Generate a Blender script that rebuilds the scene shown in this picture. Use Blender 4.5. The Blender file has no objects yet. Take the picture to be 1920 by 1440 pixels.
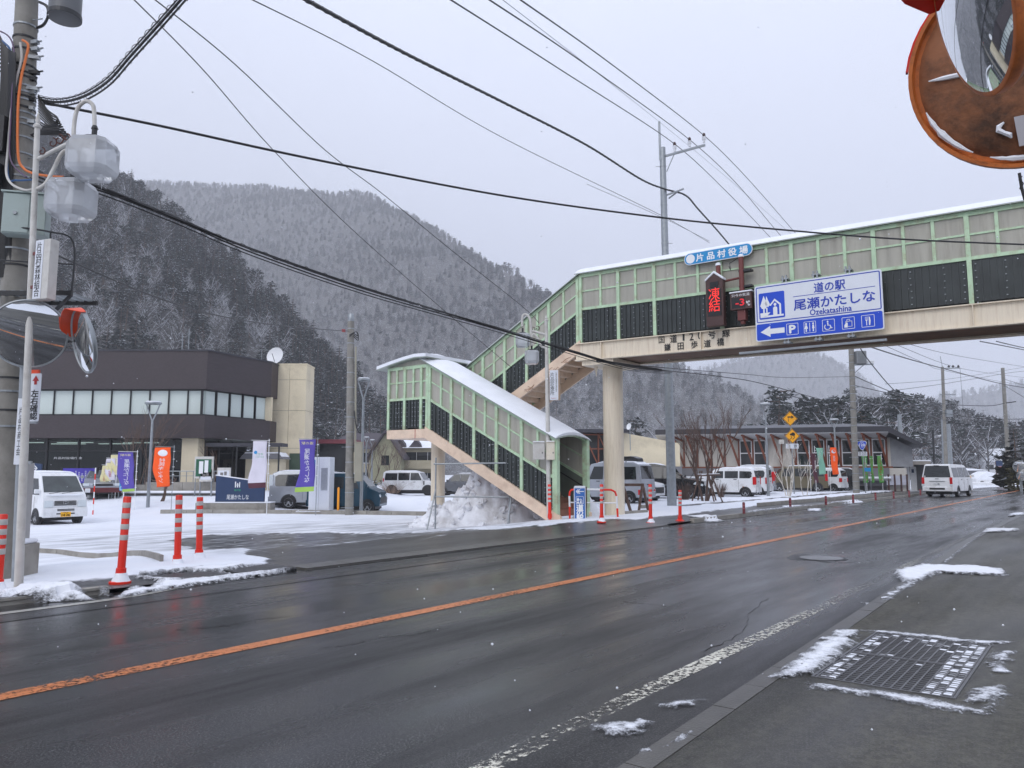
import bpy, math, random
import numpy as np
from mathutils import Vector, Matrix
random.seed(7); rng = np.random.default_rng(7)
S = bpy.context.scene
COL = S.collection
# ------------------------------------------------------------------ camera
H_EYE = 1.5; FPX = 1442.0; PITCH = math.atan(165.0 / FPX)
cam_d = bpy.data.cameras.new("camera"); cam = bpy.data.objects.new("camera", cam_d); COL.objects.link(cam)
cam_d.sensor_width = 36.0; cam_d.lens = 36.0 * FPX / 1920.0
cam_d.clip_start = 0.05; cam_d.clip_end = 6000
cam.location = (0, 0, H_EYE); cam.rotation_euler = (math.pi / 2 + PITCH, 0, 0)
S.camera = cam
# ------------------------------------------------------------------ sky, sun, exposure
SUN_EL, SUN_ROT = math.radians(40), math.radians(205)
world = bpy.data.worlds.new("World"); S.world = world; world.use_nodes = True
nt = world.node_tree; nt.nodes.clear()
def wn(t, **k):
 n = nt.nodes.new(t)
 for a, b in k.items(): setattr(n, a, b)
 return n
sky = wn('ShaderNodeTexSky', sky_type='NISHITA', sun_disc=False, sun_elevation=SUN_EL, sun_rotation=SUN_ROT)
tc = wn('ShaderNodeTexCoord'); sep = wn('ShaderNodeSeparateXYZ')
nt.links.new(tc.outputs['Generated'], sep.inputs[0])
mx = wn('ShaderNodeMath', operation='MAXIMUM'); mx.inputs[1].default_value = 0.0
nt.links.new(sep.outputs['Z'], mx.inputs[0])
ml = wn('ShaderNodeMath', operation='MULTIPLY_ADD'); ml.inputs[1].default_value = 0.70; ml.inputs[2].default_value = 0.56   # overcast: zenith brighter than horizon
nt.links.new(mx.outputs[0], ml.inputs[0])
cl = wn('ShaderNodeTexNoise'); cl.inputs['Scale'].default_value = 1.6; cl.inputs['Detail'].default_value = 3
nt.links.new(tc.outputs['Generated'], cl.inputs['Vector'])
cr = wn('ShaderNodeMapRange'); cr.inputs['From Min'].default_value = .3; cr.inputs['From Max'].default_value = .7
cr.inputs['To Min'].default_value = .95; cr.inputs['To Max'].default_value = 1.05
nt.links.new(cl.outputs['Fac'], cr.inputs['Value'])
m2 = wn('ShaderNodeMath', operation='MULTIPLY'); nt.links.new(ml.outputs[0], m2.inputs[0]); nt.links.new(cr.outputs[0], m2.inputs[1])
cc = wn('ShaderNodeCombineColor')
tint = wn('ShaderNodeVectorMath', operation='SCALE'); tint.inputs[0].default_value = (.912, .97, 1.165)
nt.links.new(m2.outputs[0], tint.inputs['Scale'])
bg1 = wn('ShaderNodeBackground'); bg1.inputs['Strength'].default_value = .05; nt.links.new(sky.outputs[0], bg1.inputs[0])
bg2 = wn('ShaderNodeBackground'); bg2.inputs['Strength'].default_value = .92; nt.links.new(tint.outputs[0], bg2.inputs[0])
add = wn('ShaderNodeMixShader'); add.inputs[0].default_value = .92
nt.links.new(bg1.outputs[0], add.inputs[1]); nt.links.new(bg2.outputs[0], add.inputs[2])
wo = wn('ShaderNodeOutputWorld'); nt.links.new(add.outputs[0], wo.inputs[0])
sd = bpy.data.lights.new("sun", 'SUN'); sun = bpy.data.objects.new("sun", sd); COL.objects.link(sun)
sd.energy = 1.1; sd.angle = math.radians(40); sd.color = (1, .97, .93)
sun.rotation_euler = (math.pi / 2 - SUN_EL, 0, math.pi - SUN_ROT)
S.view_settings.view_transform = 'Standard'; S.view_settings.look = 'None'
S.view_settings.exposure = 0.34; S.view_settings.gamma = 1.0; S.view_settings.use_curve_mapping = False
S.cycles.max_bounces = 8; S.cycles.volume_bounces = 1; S.cycles.transparent_max_bounces = 12
S.cycles.use_denoising = True
HAZE = 0.00060
# ------------------------------------------------------------------ photo geometry helpers (solve real positions once)
CP, SP = math.cos(PITCH), math.sin(PITCH)
def ray(u, v):
 yc = -(v - 720) / FPX
 return Vector(((u - 960) / FPX, CP - yc * SP, SP + yc * CP))
def at(u, v, Y):
 r = ray(u, v); s = Y / r.y
 return Vector((r.x * s, Y, H_EYE + r.z * s))
def G(u, v, z=0.0):
 r = ray(u, v); s = (z - H_EYE) / r.z
 return Vector((r.x * s, r.y * s, z))
T = Vector((.6114, .7913)); 
def aw(a, w): return Vector((T.x * a - T.y * w, T.y * a + T.x * w))     # along the road, across it (to the left)
def to_aw(x, y): return T.x * x + T.y * y, -(T.y * x - T.x * y)
HEAD = math.atan2(T.y, T.x)
def sm(x, a, b):
 t = np.clip((np.asarray(x, float) - a) / (b - a), 0, 1); return t * t * (3 - 2 * t)
def gz(x, y):
 x = np.asarray(x, float); y = np.asarray(y, float)
 a, w = to_aw(x, y)
 z = .10 - .45 * sm(w, 12, 18) * (1 - sm(a, 24, 31) * (1 - sm(w, 30, 40)))
 z = z + .65 * sm(y, 33, 43) * sm(-x, 8, 12)
 dip = sm(a, 6.6, 8) * (1 - sm(a, 19, 20.5)) * (1 - sm(w, 10.4, 13))
 return z - .075 * dip
def gzf(x, y): return float(gz(x, y))
def gp(u, v):
 z = 0.0
 for _ in range(25):
  p = G(u, v, z); z = .6 * z + .4 * gzf(p.x, p.y)
 return Vector((p.x, p.y, gzf(p.x, p.y)))
# value noise in numpy
_perm = rng.random((256, 256))
def vnoise(x, y):
 xi = np.floor(x).astype(int); yi = np.floor(y).astype(int); fx = x - xi; fy = y - yi
 fx = fx * fx * (3 - 2 * fx); fy = fy * fy * (3 - 2 * fy)
 g = lambda i, j: _perm[(i) & 255, (j) & 255]
 return (g(xi, yi) * (1 - fx) + g(xi + 1, yi) * fx) * (1 - fy) + (g(xi, yi + 1) * (1 - fx) + g(xi + 1, yi + 1) * fx) * fy
def fbm(x, y, o=4):
 s = 0; a = .5; t = 0
 for i in range(o):
  s = s + a * vnoise(x * 2 ** i + 17.3 * i, y * 2 ** i + 9.1 * i); t += a; a *= .5
 return s / t
def sdf(P, poly):
 poly = np.asarray(poly, float); x, y = P[:, 0], P[:, 1]
 d = np.full(len(P), 1e9); ins = np.zeros(len(P), bool)
 n = len(poly)
 for i in range(n):
  A = poly[i]; B = poly[(i + 1) % n]; e = B - A
  t = np.clip(((x - A[0]) * e[0] + (y - A[1]) * e[1]) / (e @ e + 1e-12), 0, 1)
  d = np.minimum(d, np.hypot(x - A[0] - t * e[0], y - A[1] - t * e[1]))
  c = ((A[1] > y) != (B[1] > y)) & (x < (B[0] - A[0]) * (y - A[1]) / (B[1] - A[1] + 1e-12) + A[0])
  ins ^= c
 return np.where(ins, d, -d)
# ------------------------------------------------------------------ mesh helpers
class MB:
 def __init__(s): s.v = []; s.f = []; s.mi = []; s.k = 0
 def add(s, vs, fs):
  o = len(s.v); s.v += [tuple(q) for q in vs]
  for f in fs: s.f.append(tuple(i + o for i in f)); s.mi.append(s.k)
  return s
 def hexa(s, p):   # bottom 4 ccw, top 4 ccw
  return s.add(p, [(3, 2, 1, 0), (4, 5, 6, 7), (0, 1, 5, 4), (1, 2, 6, 5), (2, 3, 7, 6), (3, 0, 4, 7)])
 def box(s, x0, x1, y0, y1, z0, z1):
  return s.hexa([(x0, y0, z0), (x1, y0, z0), (x1, y1, z0), (x0, y1, z0), (x0, y0, z1), (x1, y0, z1), (x1, y1, z1), (x0, y1, z1)])
 def cbox(s, c, d, rz=0):
  cs, sn = math.cos(rz), math.sin(rz); P = []
  for z in (-.5, .5):
   for x, y in ((-.5, -.5), (.5, -.5), (.5, .5), (-.5, .5)):
    X, Y = x * d[0], y * d[1]
    P.append((c[0] + X * cs - Y * sn, c[1] + X * sn + Y * cs, c[2] + z * d[2]))
  return s.hexa(P)
 def bar(s, p0, p1, w, h, up=(0, 0, 1)):
  p0 = Vector(p0); p1 = Vector(p1); d = (p1 - p0).normalized(); up = Vector(up)
  sx = d.cross(up)
  if sx.length < 1e-4: sx = d.cross(Vector((0, 1, 0)))
  sx.normalize(); uz = sx.cross(d)
  P = []
  for q in (p0, p1):
   P += [q - sx * w / 2 - uz * h / 2, q + sx * w / 2 - uz * h / 2, q + sx * w / 2 + uz * h / 2, q - sx * w / 2 + uz * h / 2]
  return s.hexa(P)
 def tube(s, pts, r, n=8, cap=True):
  pts = [Vector(p) for p in pts]; m = len(pts); rs = r if isinstance(r, (list, tuple)) else [r] * m
  V = []; ref = None
  for i, p in enumerate(pts):
   d = (pts[min(i + 1, m - 1)] - pts[max(i - 1, 0)]).normalized()
   if ref is None:
    ref = d.cross(Vector((0, 0, 1)))
    if ref.length < .05: ref = d.cross(Vector((1, 0, 0)))
   x = (ref - d * ref.dot(d)).normalized(); ref = x; y = d.cross(x)
   for k in range(n):
    a = 2 * math.pi * k / n; V.append(p + (x * math.cos(a) + y * math.sin(a)) * rs[i])
  F = []
  for i in range(m - 1):
   for k in range(n):
    F.append((i * n + k, i * n + (k + 1) % n, (i + 1) * n + (k + 1) % n, (i + 1) * n + k))
  if cap: F.append(tuple(range(n - 1, -1, -1))); F.append(tuple((m - 1) * n + k for k in range(n)))
  return s.add(V, F)
 def lathe(s, prof, n=20, c=(0, 0, 0), ax=None):
  c = Vector(c); az = Vector(ax).normalized() if ax is not None else Vector((0, 0, 1))
  x = az.cross(Vector((0, 0, 1)))
  if x.length < 1e-3: x = Vector((1, 0, 0))
  x.normalize(); y = az.cross(x); V = []; F = []; m = len(prof)
  for r, z in prof:
   for k in range(n):
    a = 2 * math.pi * k / n; V.append(c + az * z + (x * math.cos(a) + y * math.sin(a)) * r)
  for i in range(m - 1):
   for k in range(n): F.append((i * n + k, i * n + (k + 1) % n, (i + 1) * n + (k + 1) % n, (i + 1) * n + k))
  if prof[0][0] > 1e-6: F.append(tuple(range(n - 1, -1, -1)))
  if prof[-1][0] > 1e-6: F.append(tuple((m - 1) * n + k for k in range(n)))
  return s.add(V, F)
 def prism(s, poly, y0, y1, fr=None):     # poly in (x,z), extruded along y from y0 (front) to y1
  n = len(poly); f = fr or (lambda x, y, z: (x, y, z))
  V = [f(p[0], y0, p[1]) for p in poly] + [f(p[0], y1, p[1]) for p in poly]
  F = [tuple(range(n)), tuple(range(2 * n - 1, n - 1, -1))] + [(i, i + n, (i + 1) % n + n, (i + 1) % n) for i in range(n)]
  return s.add(V, F)
 def plan(s, poly, z0, z1):               # poly in (x,y) ccw, extruded up
  n = len(poly)
  V = [(p[0], p[1], z0) for p in poly] + [(p[0], p[1], z1) for p in poly]
  F = [tuple(range(n - 1, -1, -1)), tuple(range(n, 2 * n))] + [(i, (i + 1) % n, (i + 1) % n + n, i + n) for i in range(n)]
  return s.add(V, F)
def root_of(o):
 while o.parent: o = o.parent
 return o
def obj(name, mb, mat, parent=None, world=False, smooth=False, bevel=0, seg=2):
 me = bpy.data.meshes.new(name); vs = mb.v
 if world and parent is not None:
  r = root_of(parent); inv = (Matrix.Translation(r.location) @ r.rotation_euler.to_matrix().to_4x4()).inverted()
  vs = [inv @ Vector(q) for q in vs]
 me.from_pydata(vs, [], mb.f)
 for mt in (mat if isinstance(mat, (list, tuple)) else [mat]): me.materials.append(mt)
 if isinstance(mat, (list, tuple)): me.polygons.foreach_set('material_index', mb.mi)
 if smooth: me.polygons.foreach_set('use_smooth', [True] * len(me.polygons))
 o = bpy.data.objects.new(name, me); COL.objects.link(o)
 if parent is not None: o.parent = parent
 if bevel:
  b = o.modifiers.new('bevel', 'BEVEL'); b.width = bevel; b.segments = seg; b.limit_method = 'ANGLE'; b.angle_limit = .6
  me.polygons.foreach_set('use_smooth', [True] * len(me.polygons))
  w = o.modifiers.new('wn', 'WEIGHTED_NORMAL'); w.keep_sharp = False
 elif smooth:
  me.update()
  try: me.set_sharp_from_angle(angle=.7)
  except Exception: pass
 return o
def thing(name, label, cat, loc=(0, 0, 0), rz=0, group=None):
 o = bpy.data.objects.new(name, None); COL.objects.link(o); o.empty_display_size = .2
 o.location = loc; o.rotation_euler = (0, 0, rz); o['label'] = label; o['category'] = cat
 if group: o['group'] = group
 return o
def tag(o, label, cat, group=None):
 o['label'] = label; o['category'] = cat
 if group: o['group'] = group
 return o
def struct(name, mb, mat, parent=None, **k):
 o = obj(name, mb, mat, parent, **k)
 if parent is None: o['kind'] = 'structure'
 return o
def stuff(o): o['kind'] = 'stuff'; return o
def dup(root, loc, rz, label=None, group=None):
 r = root.copy(); COL.objects.link(r); r.location = loc; r.rotation_euler = (0, 0, rz)
 if label: r['label'] = label
 if group: r['group'] = group
 def rec(src, dst):
  for ch in list(src.children):
   c = ch.copy(); COL.objects.link(c); c.parent = dst; rec(ch, c)
 rec(root, r); return r
def share(o, name, parent, mtx):              # one more piece from the same mesh
 c = bpy.data.objects.new(name, o.data); COL.objects.link(c); c.parent = parent; c.matrix_local = mtx
 return c
_dgc = {}
def text_data(s, spacing=1.0):
 key = (s, spacing)
 if key in _dgc: return _dgc[key]
 cu = bpy.data.curves.new('t', 'FONT'); cu.body = s; cu.align_x = 'CENTER'; cu.resolution_u = 2; cu.space_line = spacing
 o = bpy.data.objects.new('t', cu); COL.objects.link(o)
 bpy.context.view_layer.update()
 me = bpy.data.meshes.new_from_object(o.evaluated_get(bpy.context.evaluated_depsgraph_get()))
 V = [tuple(v.co) for v in me.vertices]; F = [tuple(p.vertices) for p in me.polygons]
 bpy.data.objects.remove(o); bpy.data.curves.remove(cu); bpy.data.meshes.remove(me)
 _dgc[key] = (V, F); return V, F
def text_into(mb, s, cx, cz, w, h, y, mirror=False, bold=0.0, keep=False, spacing=1.0, fr=None):
 """Lettering in the local xz plane, facing -y, stretched into a box w x h."""
 V, F = text_data(s, spacing)
 if not V: return mb
 xs = [v[0] for v in V]; ys = [v[1] for v in V]
 x0, x1, y0, y1 = min(xs), max(xs), min(ys), max(ys)
 kx = w / max(x1 - x0, 1e-6); ky = h / max(y1 - y0, 1e-6)
 if keep: kx = ky = min(kx, ky)
 sgn = -1 if mirror else 1; f = fr or (lambda x, y, z: (x, y, z))
 offs = [(0, 0)] if not bold else [(-bold, 0), (bold, 0), (0, bold), (0, -bold)]
 for j, (ox, oz) in enumerate(offs):
  P = [f(cx + ox + sgn * (v[0] - (x0 + x1) / 2) * kx, y - j * .0004, cz + oz + (v[1] - (y0 + y1) / 2) * ky) for v in V]
  mb.add(P, [tuple(reversed(q)) if mirror else q for q in F])
 return mb
def vert(s): return "\n".join(s)
def snow_patch(name, poly, h=.05, cell=.05, amp=.12, z=0.0, mat=None, parent=None, rough=.3, fz=None, nf=2.5):
 poly = np.array([(p[0], p[1]) for p in poly], float); lo = poly.min(0) - .3; hi = poly.max(0) + .3
 nx = max(3, int((hi[0] - lo[0]) / cell)); ny = max(3, int((hi[1] - lo[1]) / cell))
 X, Y = np.meshgrid(np.linspace(lo[0], hi[0], nx), np.linspace(lo[1], hi[1], ny)); P = np.stack([X.ravel(), Y.ravel()], 1)
 d = sdf(P, poly) + (fbm(P[:, 0] * nf, P[:, 1] * nf) - .5) * 2 * amp
 hh = h * sm(d, 0, max(h * 1.5, cell)) * (1 - rough + 2 * rough * fbm(P[:, 0] * 7 + 5, P[:, 1] * 7)) - np.where(d < 0, -.0015, 0)
 base = fz(P[:, 0], P[:, 1]) if fz else z
 Z = base + hh; idx = np.arange(nx * ny).reshape(ny, nx)
 q = np.stack([idx[:-1, :-1], idx[:-1, 1:], idx[1:, 1:], idx[1:, :-1]], -1).reshape(-1, 4)
 q = q[(d[q] > -.07).any(1)]
 used, inv = np.unique(q, return_inverse=True); q = inv.reshape(-1, 4)
 mb = MB(); mb.v = [tuple(r) for r in np.column_stack([P, Z])[used]]; mb.f = [tuple(r) for r in q]; mb.mi = [0] * len(q)
 o = obj(name, mb, slush if mat is None or mat is snow else mat, parent, smooth=True); at_ = o.data.attributes.new('edge', 'FLOAT', 'POINT'); at_.data.foreach_set('value', (d[used] / .06).astype(np.float32)); return o
# ------------------------------------------------------------------ materials
class NT:
 def __init__(s, m): s.t = m.node_tree
 def n(s, ty, **k):
  q = s.t.nodes.new(ty)
  for a, b in k.items(): setattr(q, a, b)
  return q
 def l(s, a, b): s.t.links.new(a, b)
def new_mat(name):
 m = bpy.data.materials.new(name); m.use_nodes = True
 b = m.node_tree.nodes['Principled BSDF']; return m, NT(m), b
def lin(c): return tuple(((x / 255) / 12.92 if x / 255 <= .04045 else ((x / 255 + .055) / 1.055) ** 2.4) for x in c) + (1,)
def M(name, col, rough=.55, metal=0.0, var=.12, scale=3.0, bump=0.0, bscale=25.0, dirt=None, dscale=1.5, damt=.4, emit=0, alpha=1.0, streak=False, spec=.5, trans=0.0):
 m, t, b = new_mat(name); c = col if len(col) == 4 else tuple(col) + (1,)
 co = t.n('ShaderNodeTexCoord'); vec = co.outputs['Object']
 if streak:
  mp = t.n('ShaderNodeMapping'); mp.inputs['Scale'].default_value = (6, 6, .5); t.l(vec, mp.inputs[0]); vec2 = mp.outputs[0]
 else: vec2 = vec
 no = t.n('ShaderNodeTexNoise'); no.inputs['Scale'].default_value = scale; no.inputs['Detail'].default_value = 5; t.l(vec2, no.inputs['Vector'])
 mr = t.n('ShaderNodeMapRange'); mr.inputs['From Min'].default_value = .3; mr.inputs['From Max'].default_value = .7
 mr.inputs['To Min'].default_value = 1 - var; mr.inputs['To Max'].default_value = 1 + var; t.l(no.outputs['Fac'], mr.inputs['Value'])
 sc = t.n('ShaderNodeVectorMath', operation='SCALE'); sc.inputs[0].default_value = c[:3]; t.l(mr.outputs[0], sc.inputs['Scale'])
 out = sc.outputs[0]
 if dirt is not None:
  n2 = t.n('ShaderNodeTexNoise'); n2.inputs['Scale'].default_value = dscale; n2.inputs['Detail'].default_value = 8; n2.inputs['Roughness'].default_value = .7; t.l(vec2, n2.inputs['Vector'])
  r2 = t.n('ShaderNodeMapRange'); r2.inputs['From Min'].default_value = .5; r2.inputs['From Max'].default_value = .68; r2.inputs['To Max'].default_value = damt; t.l(n2.outputs['Fac'], r2.inputs['Value'])
  mi = t.n('ShaderNodeMix', data_type='RGBA'); t.l(r2.outputs[0], mi.inputs['Factor']); t.l(out, mi.inputs[6]); mi.inputs[7].default_value = tuple(dirt)[:3] + (1,); out = mi.outputs[2]
 t.l(out, b.inputs['Base Color'])
 b.inputs['Roughness'].default_value = rough; b.inputs['Metallic'].default_value = metal; b.inputs['Specular IOR Level'].default_value = spec
 if bump:
  n3 = t.n('ShaderNodeTexNoise'); n3.inputs['Scale'].default_value = bscale; n3.inputs['Detail'].default_value = 4; t.l(vec, n3.inputs['Vector'])
  bp = t.n('ShaderNodeBump'); bp.inputs['Strength'].default_value = bump; bp.inputs['Distance'].default_value = .02; t.l(n3.outputs['Fac'], bp.inputs['Height']); t.l(bp.outputs[0], b.inputs['Normal'])
 if emit: b.inputs['Emission Color'].default_value = c; b.inputs['Emission Strength'].default_value = emit
 if alpha < 1: b.inputs['Alpha'].default_value = alpha
 if trans: b.inputs['Transmission Weight'].default_value = trans
 return m
snow = M('snow', (.80, .82, .86), .6, var=.05, scale=2, bump=.25, bscale=18, spec=.25)
snow_dirty = M('dirty_snow', (.74, .75, .78), .65, var=.12, scale=3, bump=.8, bscale=9, dirt=(.36, .34, .32), dscale=1.1, damt=.6, spec=.2)
green_paint = M('pale_green_paint', lin((180, 206, 172)), .45, var=.10, dirt=(.30, .20, .10), dscale=3.5, damt=.55)
cream_paint = M('cream_paint', lin((224, 212, 190)), .45, var=.05, dirt=(.46, .33, .22), dscale=2.2, damt=.42, streak=True)
peach_paint = M('faded_peach_paint', lin((222, 198, 174)), .5, var=.08, dirt=(.38, .22, .14), dscale=2.2, damt=.35)
rust_soffit = M('rusty_soffit', lin((118, 88, 66)), .7, var=.25, scale=2)
panel_poly = M('clouded_polycarbonate', lin((182, 179, 166)), .3, var=.12, scale=.9, dirt=lin((120, 112, 98)), dscale=.8, damt=.45, streak=True)
def _tl(m, c, f):
 t = NT(m); o = m.node_tree.nodes['Material Output']; b = m.node_tree.nodes['Principled BSDF']; tl = t.n('ShaderNodeBsdfTranslucent'); tl.inputs[0].default_value = c; mx_ = t.n('ShaderNodeMixShader'); mx_.inputs[0].default_value = f
 t.l(b.outputs[0], mx_.inputs[1]); t.l(tl.outputs[0], mx_.inputs[2]); t.l(mx_.outputs[0], o.inputs[0])
_tl(panel_poly, (.55, .55, .5, 1), .18)
clad_in = M('cladding_lit_copy', lin((96, 104, 94)), .5, var=.15)  # cladding colour raised to stand in for light missing inside the stair
clad = M('black_green_cladding', (.030, .036, .034), .32, var=.3, scale=2, spec=.5)
galv = M('galvanised_steel', lin((150, 155, 158)), .42, metal=.55, var=.12, scale=8)
galv_w = M('white_grey_paint', lin((200, 198, 192)), .45, var=.10, scale=5, dirt=(.25, .2, .16), dscale=3, damt=.4)
concrete_pole = M('pole_concrete', lin((134, 131, 124)), .8, var=.16, scale=4, bump=.15, dirt=lin((90, 86, 80)), dscale=1.8, damt=.5)
concrete = M('concrete', lin((150, 146, 138)), .8, var=.14, scale=3, bump=.2, dirt=lin((96, 92, 86)), dscale=2, damt=.5)
concrete_wet = M('wet_concrete', lin((82, 80, 76)), .35, var=.15, scale=5, bump=.2, bscale=60)
black = M('black_rubber', (.012, .012, .013), .5, var=.2)
cable = M('cable_black', (.011, .011, .012), .45, var=.1)
steel_dark = M('dark_steel', (.035, .036, .038), .45, metal=.4, var=.2)
brown_steel = M('dark_brown_steel', lin((72, 46, 42)), .45, var=.15)
pipe_red = M('red_brown_pipe', lin((110, 52, 48)), .5, var=.15, dirt=(.06, .03, .02), dscale=3)
red_plastic = M('red_plastic', lin((222, 40, 18)), .38, var=.06, dirt=(.35, .04, .02), dscale=4, damt=.3)
reflect_band = M('silver_reflective_band', lin((186, 184, 180)), .3, var=.05)
orange_enamel = M('orange_enamel', lin((226, 74, 30)), .35, var=.06)
rust_back = M('rusty_brown_shell', lin((148, 96, 64)), .7, var=.25, scale=9, bump=.25, dirt=(.045, .028, .020), dscale=4.0, damt=.85)
rust_rim = M('worn_orange_rim', lin((190, 104, 44)), .5, var=.18, scale=6, dirt=(.05, .02, .012), dscale=7, damt=.7)
white_paint = M('white_paint', (.78, .79, .80), .35, var=.03)
car_white = M('white_car_paint', (.74, .75, .76), .22, var=.02, dirt=lin((140, 134, 126)), dscale=1.6, damt=.45)
car_silver = M('silver_car_paint', lin((168, 172, 178)), .25, metal=.5, var=.03, dirt=lin((120, 118, 112)), dscale=1.2, damt=.25)
car_teal = M('teal_car_paint', lin((22, 62, 80)), .22, metal=.2, var=.05)
car_black = M('black_car_paint', (.012, .012, .014), .15, var=.1)
car_olive = M('olive_car_paint', lin((112, 104, 84)), .25, metal=.3, var=.04)
car_grey = M('grey_car_paint', lin((96, 98, 102)), .25, metal=.4, var=.04)
car_maroon = M('maroon_car_paint', lin((88, 32, 34)), .3, var=.05)
glass = M('dark_glass', (.016, .019, .020), .06, var=.1, spec=.6)
glass_green = M('windscreen_glass', (.045, .055, .055), .06, var=.3, scale=3, spec=.6)
rim_metal = M('wheel_rim_metal', lin((170, 172, 174)), .3, metal=.7, var=.05)
lamp_clear = M('headlight_lens', lin((205, 212, 215)), .12, var=.05)
lamp_red = M('tail_light_red', lin((190, 16, 22)), .15, var=.05)
plate_yellow = M('yellow_plate', lin((240, 176, 20)), .4, var=.03)
plate_white = M('white_plate', (.75, .76, .76), .4, var=.03)
ink_black = M('black_lettering', (.01, .01, .01), .5, var=0)
ink_white = M('white_lettering', (.80, .81, .82), .45, var=0)
ink_blue = M('blue_lettering', lin((28, 60, 170)), .45, var=0)
ink_red = M('red_lettering', lin((170, 24, 30)), .45, var=0)
ink_yellow = M('pale_yellow_lettering', lin((228, 220, 150)), .5, var=0)
ink_green = M('green_lettering', lin((40, 160, 110)), .5, var=0)
sign_blue = M('road_sign_blue', lin((14, 70, 196)), .4, var=.03)
sign_cyan = M('cyan_sign_blue', lin((30, 138, 196)), .4, var=.05)
sign_navy = M('navy_panel', lin((28, 52, 88)), .45, var=.05)
sign_white = M('sign_white', (.70, .73, .78), .4, var=.03)
sign_yellow = M('warning_yellow', lin((248, 172, 16)), .4, var=.04)
led_black = M('led_board_black', (.008, .007, .008), .3, var=.1)
led_red = M('lit_red_diodes', (1.0, .03, .02), .5, var=0, emit=.42)
led_dim = M('lit_dim_red_diodes', (.8, .015, .03), .5, var=0, emit=.14)
flag_purple = M('purple_cloth', lin((88, 74, 164)), .8, var=.06)
flag_orange = M('orange_cloth', lin((250, 92, 20)), .8, var=.06)
flag_white = M('white_cloth', lin((212, 208, 218)), .8, var=.05)
flag_teal = M('sage_green_cloth', lin((128, 182, 160)), .8, var=.06)
flag_lime = M('lime_cloth', lin((160, 196, 90)), .8, var=.05)
flag_green = M('green_cloth', lin((86, 150, 74)), .8, var=.2, scale=6)
flag_cream = M('cream_cloth', lin((216, 208, 160)), .8, var=.1)
flag_maroon = M('maroon_cloth', lin((84, 44, 56)), .8, var=.1)
wood = M('dark_weathered_wood', lin((92, 72, 62)), .75, var=.25, scale=6)
wood_red = M('red_brown_timber', lin((122, 66, 42)), .6, var=.18, scale=5)
bark = M('grey_brown_bark', lin((96, 80, 70)), .85, var=.25, scale=10)
bark_red = M('red_brown_twigs', lin((92, 74, 66)), .85, var=.2, scale=10)
bark_white = M('white_birch_bark', lin((206, 200, 190)), .8, var=.15, scale=10)
yellow_post = M('amber_post', lin((246, 158, 20)), .45, var=.05)
cab_white = M('white_cabinet_enamel', lin((222, 226, 232)), .35, var=.03)
cab_green = M('pale_green_cabinet', lin((158, 172, 168)), .45, var=.06, dirt=(.2, .2, .18), dscale=3, damt=.3)
beige = M('beige_enamel', lin((150, 146, 130)), .5, var=.06)
# mirror glass
mirror = M('mirror_glass', (.74, .76, .78), .015, metal=1.0, var=.02)
# clear globe
def globe_mat():
 m, t, b = new_mat('clear_globe_plastic'); t.t.nodes.remove(b)
 tr = t.n('ShaderNodeBsdfTransparent'); tr.inputs[0].default_value = (.93, .95, .97, 1)
 gl = t.n('ShaderNodeBsdfGlossy'); gl.inputs['Roughness'].default_value = .08
 df = t.n('ShaderNodeBsdfTranslucent'); df.inputs[0].default_value = (.8, .82, .84, 1)
 fr = t.n('ShaderNodeFresnel'); fr.inputs['IOR'].default_value = 1.5
 m1 = t.n('ShaderNodeMixShader'); m1.inputs[0].default_value = .58; d2 = t.n('ShaderNodeBsdfDiffuse'); d2.inputs[0].default_value = (.86, .88, .9, 1); m0 = t.n('ShaderNodeMixShader'); m0.inputs[0].default_value = .55; t.l(df.outputs[0], m0.inputs[1]); t.l(d2.outputs[0], m0.inputs[2]); t.l(tr.outputs[0], m1.inputs[1]); t.l(m0.outputs[0], m1.inputs[2])
 m2 = t.n('ShaderNodeMixShader'); t.l(fr.outputs[0], m2.inputs[0]); t.l(m1.outputs[0], m2.inputs[1]); t.l(gl.outputs[0], m2.inputs[2])
 t.l(m2.outputs[0], t.t.nodes['Material Output'].inputs[0]); return m
globe = globe_mat()
def window_mat(name, dens, tint):
 m, t, b = new_mat(name); t.t.nodes.remove(b)
 tr = t.n('ShaderNodeBsdfTransparent'); tr.inputs[0].default_value = tint
 gl = t.n('ShaderNodeBsdfGlossy'); gl.inputs['Roughness'].default_value = .02
 fr = t.n('ShaderNodeFresnel'); fr.inputs['IOR'].default_value = dens
 m2 = t.n('ShaderNodeMixShader'); t.l(fr.outputs[0], m2.inputs[0]); t.l(tr.outputs[0], m2.inputs[1]); t.l(gl.outputs[0], m2.inputs[2])
 t.l(m2.outputs[0], t.t.nodes['Material Output'].inputs[0]); return m
pane = window_mat('window_glass', 1.45, (.55, .6, .6, 1))
def road_coords(t, sx, sy):
 co = t.n('ShaderNodeTexCoord'); mp = t.n('ShaderNodeMapping', vector_type='POINT')
 r = t.n('ShaderNodeVectorRotate', rotation_type='Z_AXIS'); r.inputs['Angle'].default_value = -HEAD
 t.l(co.outputs['Object'], r.inputs['Vector']); t.l(r.outputs[0], mp.inputs[0]); mp.inputs['Scale'].default_value = (sx, sy, 1)
 return mp.outputs[0], r.outputs[0]
def noise_n(t, vec, scale, detail=4, rough=.5):
 n = t.n('ShaderNodeTexNoise'); n.inputs['Scale'].default_value = scale; n.inputs['Detail'].default_value = detail; n.inputs['Roughness'].default_value = rough
 t.l(vec, n.inputs['Vector']); return n.outputs['Fac']
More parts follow.
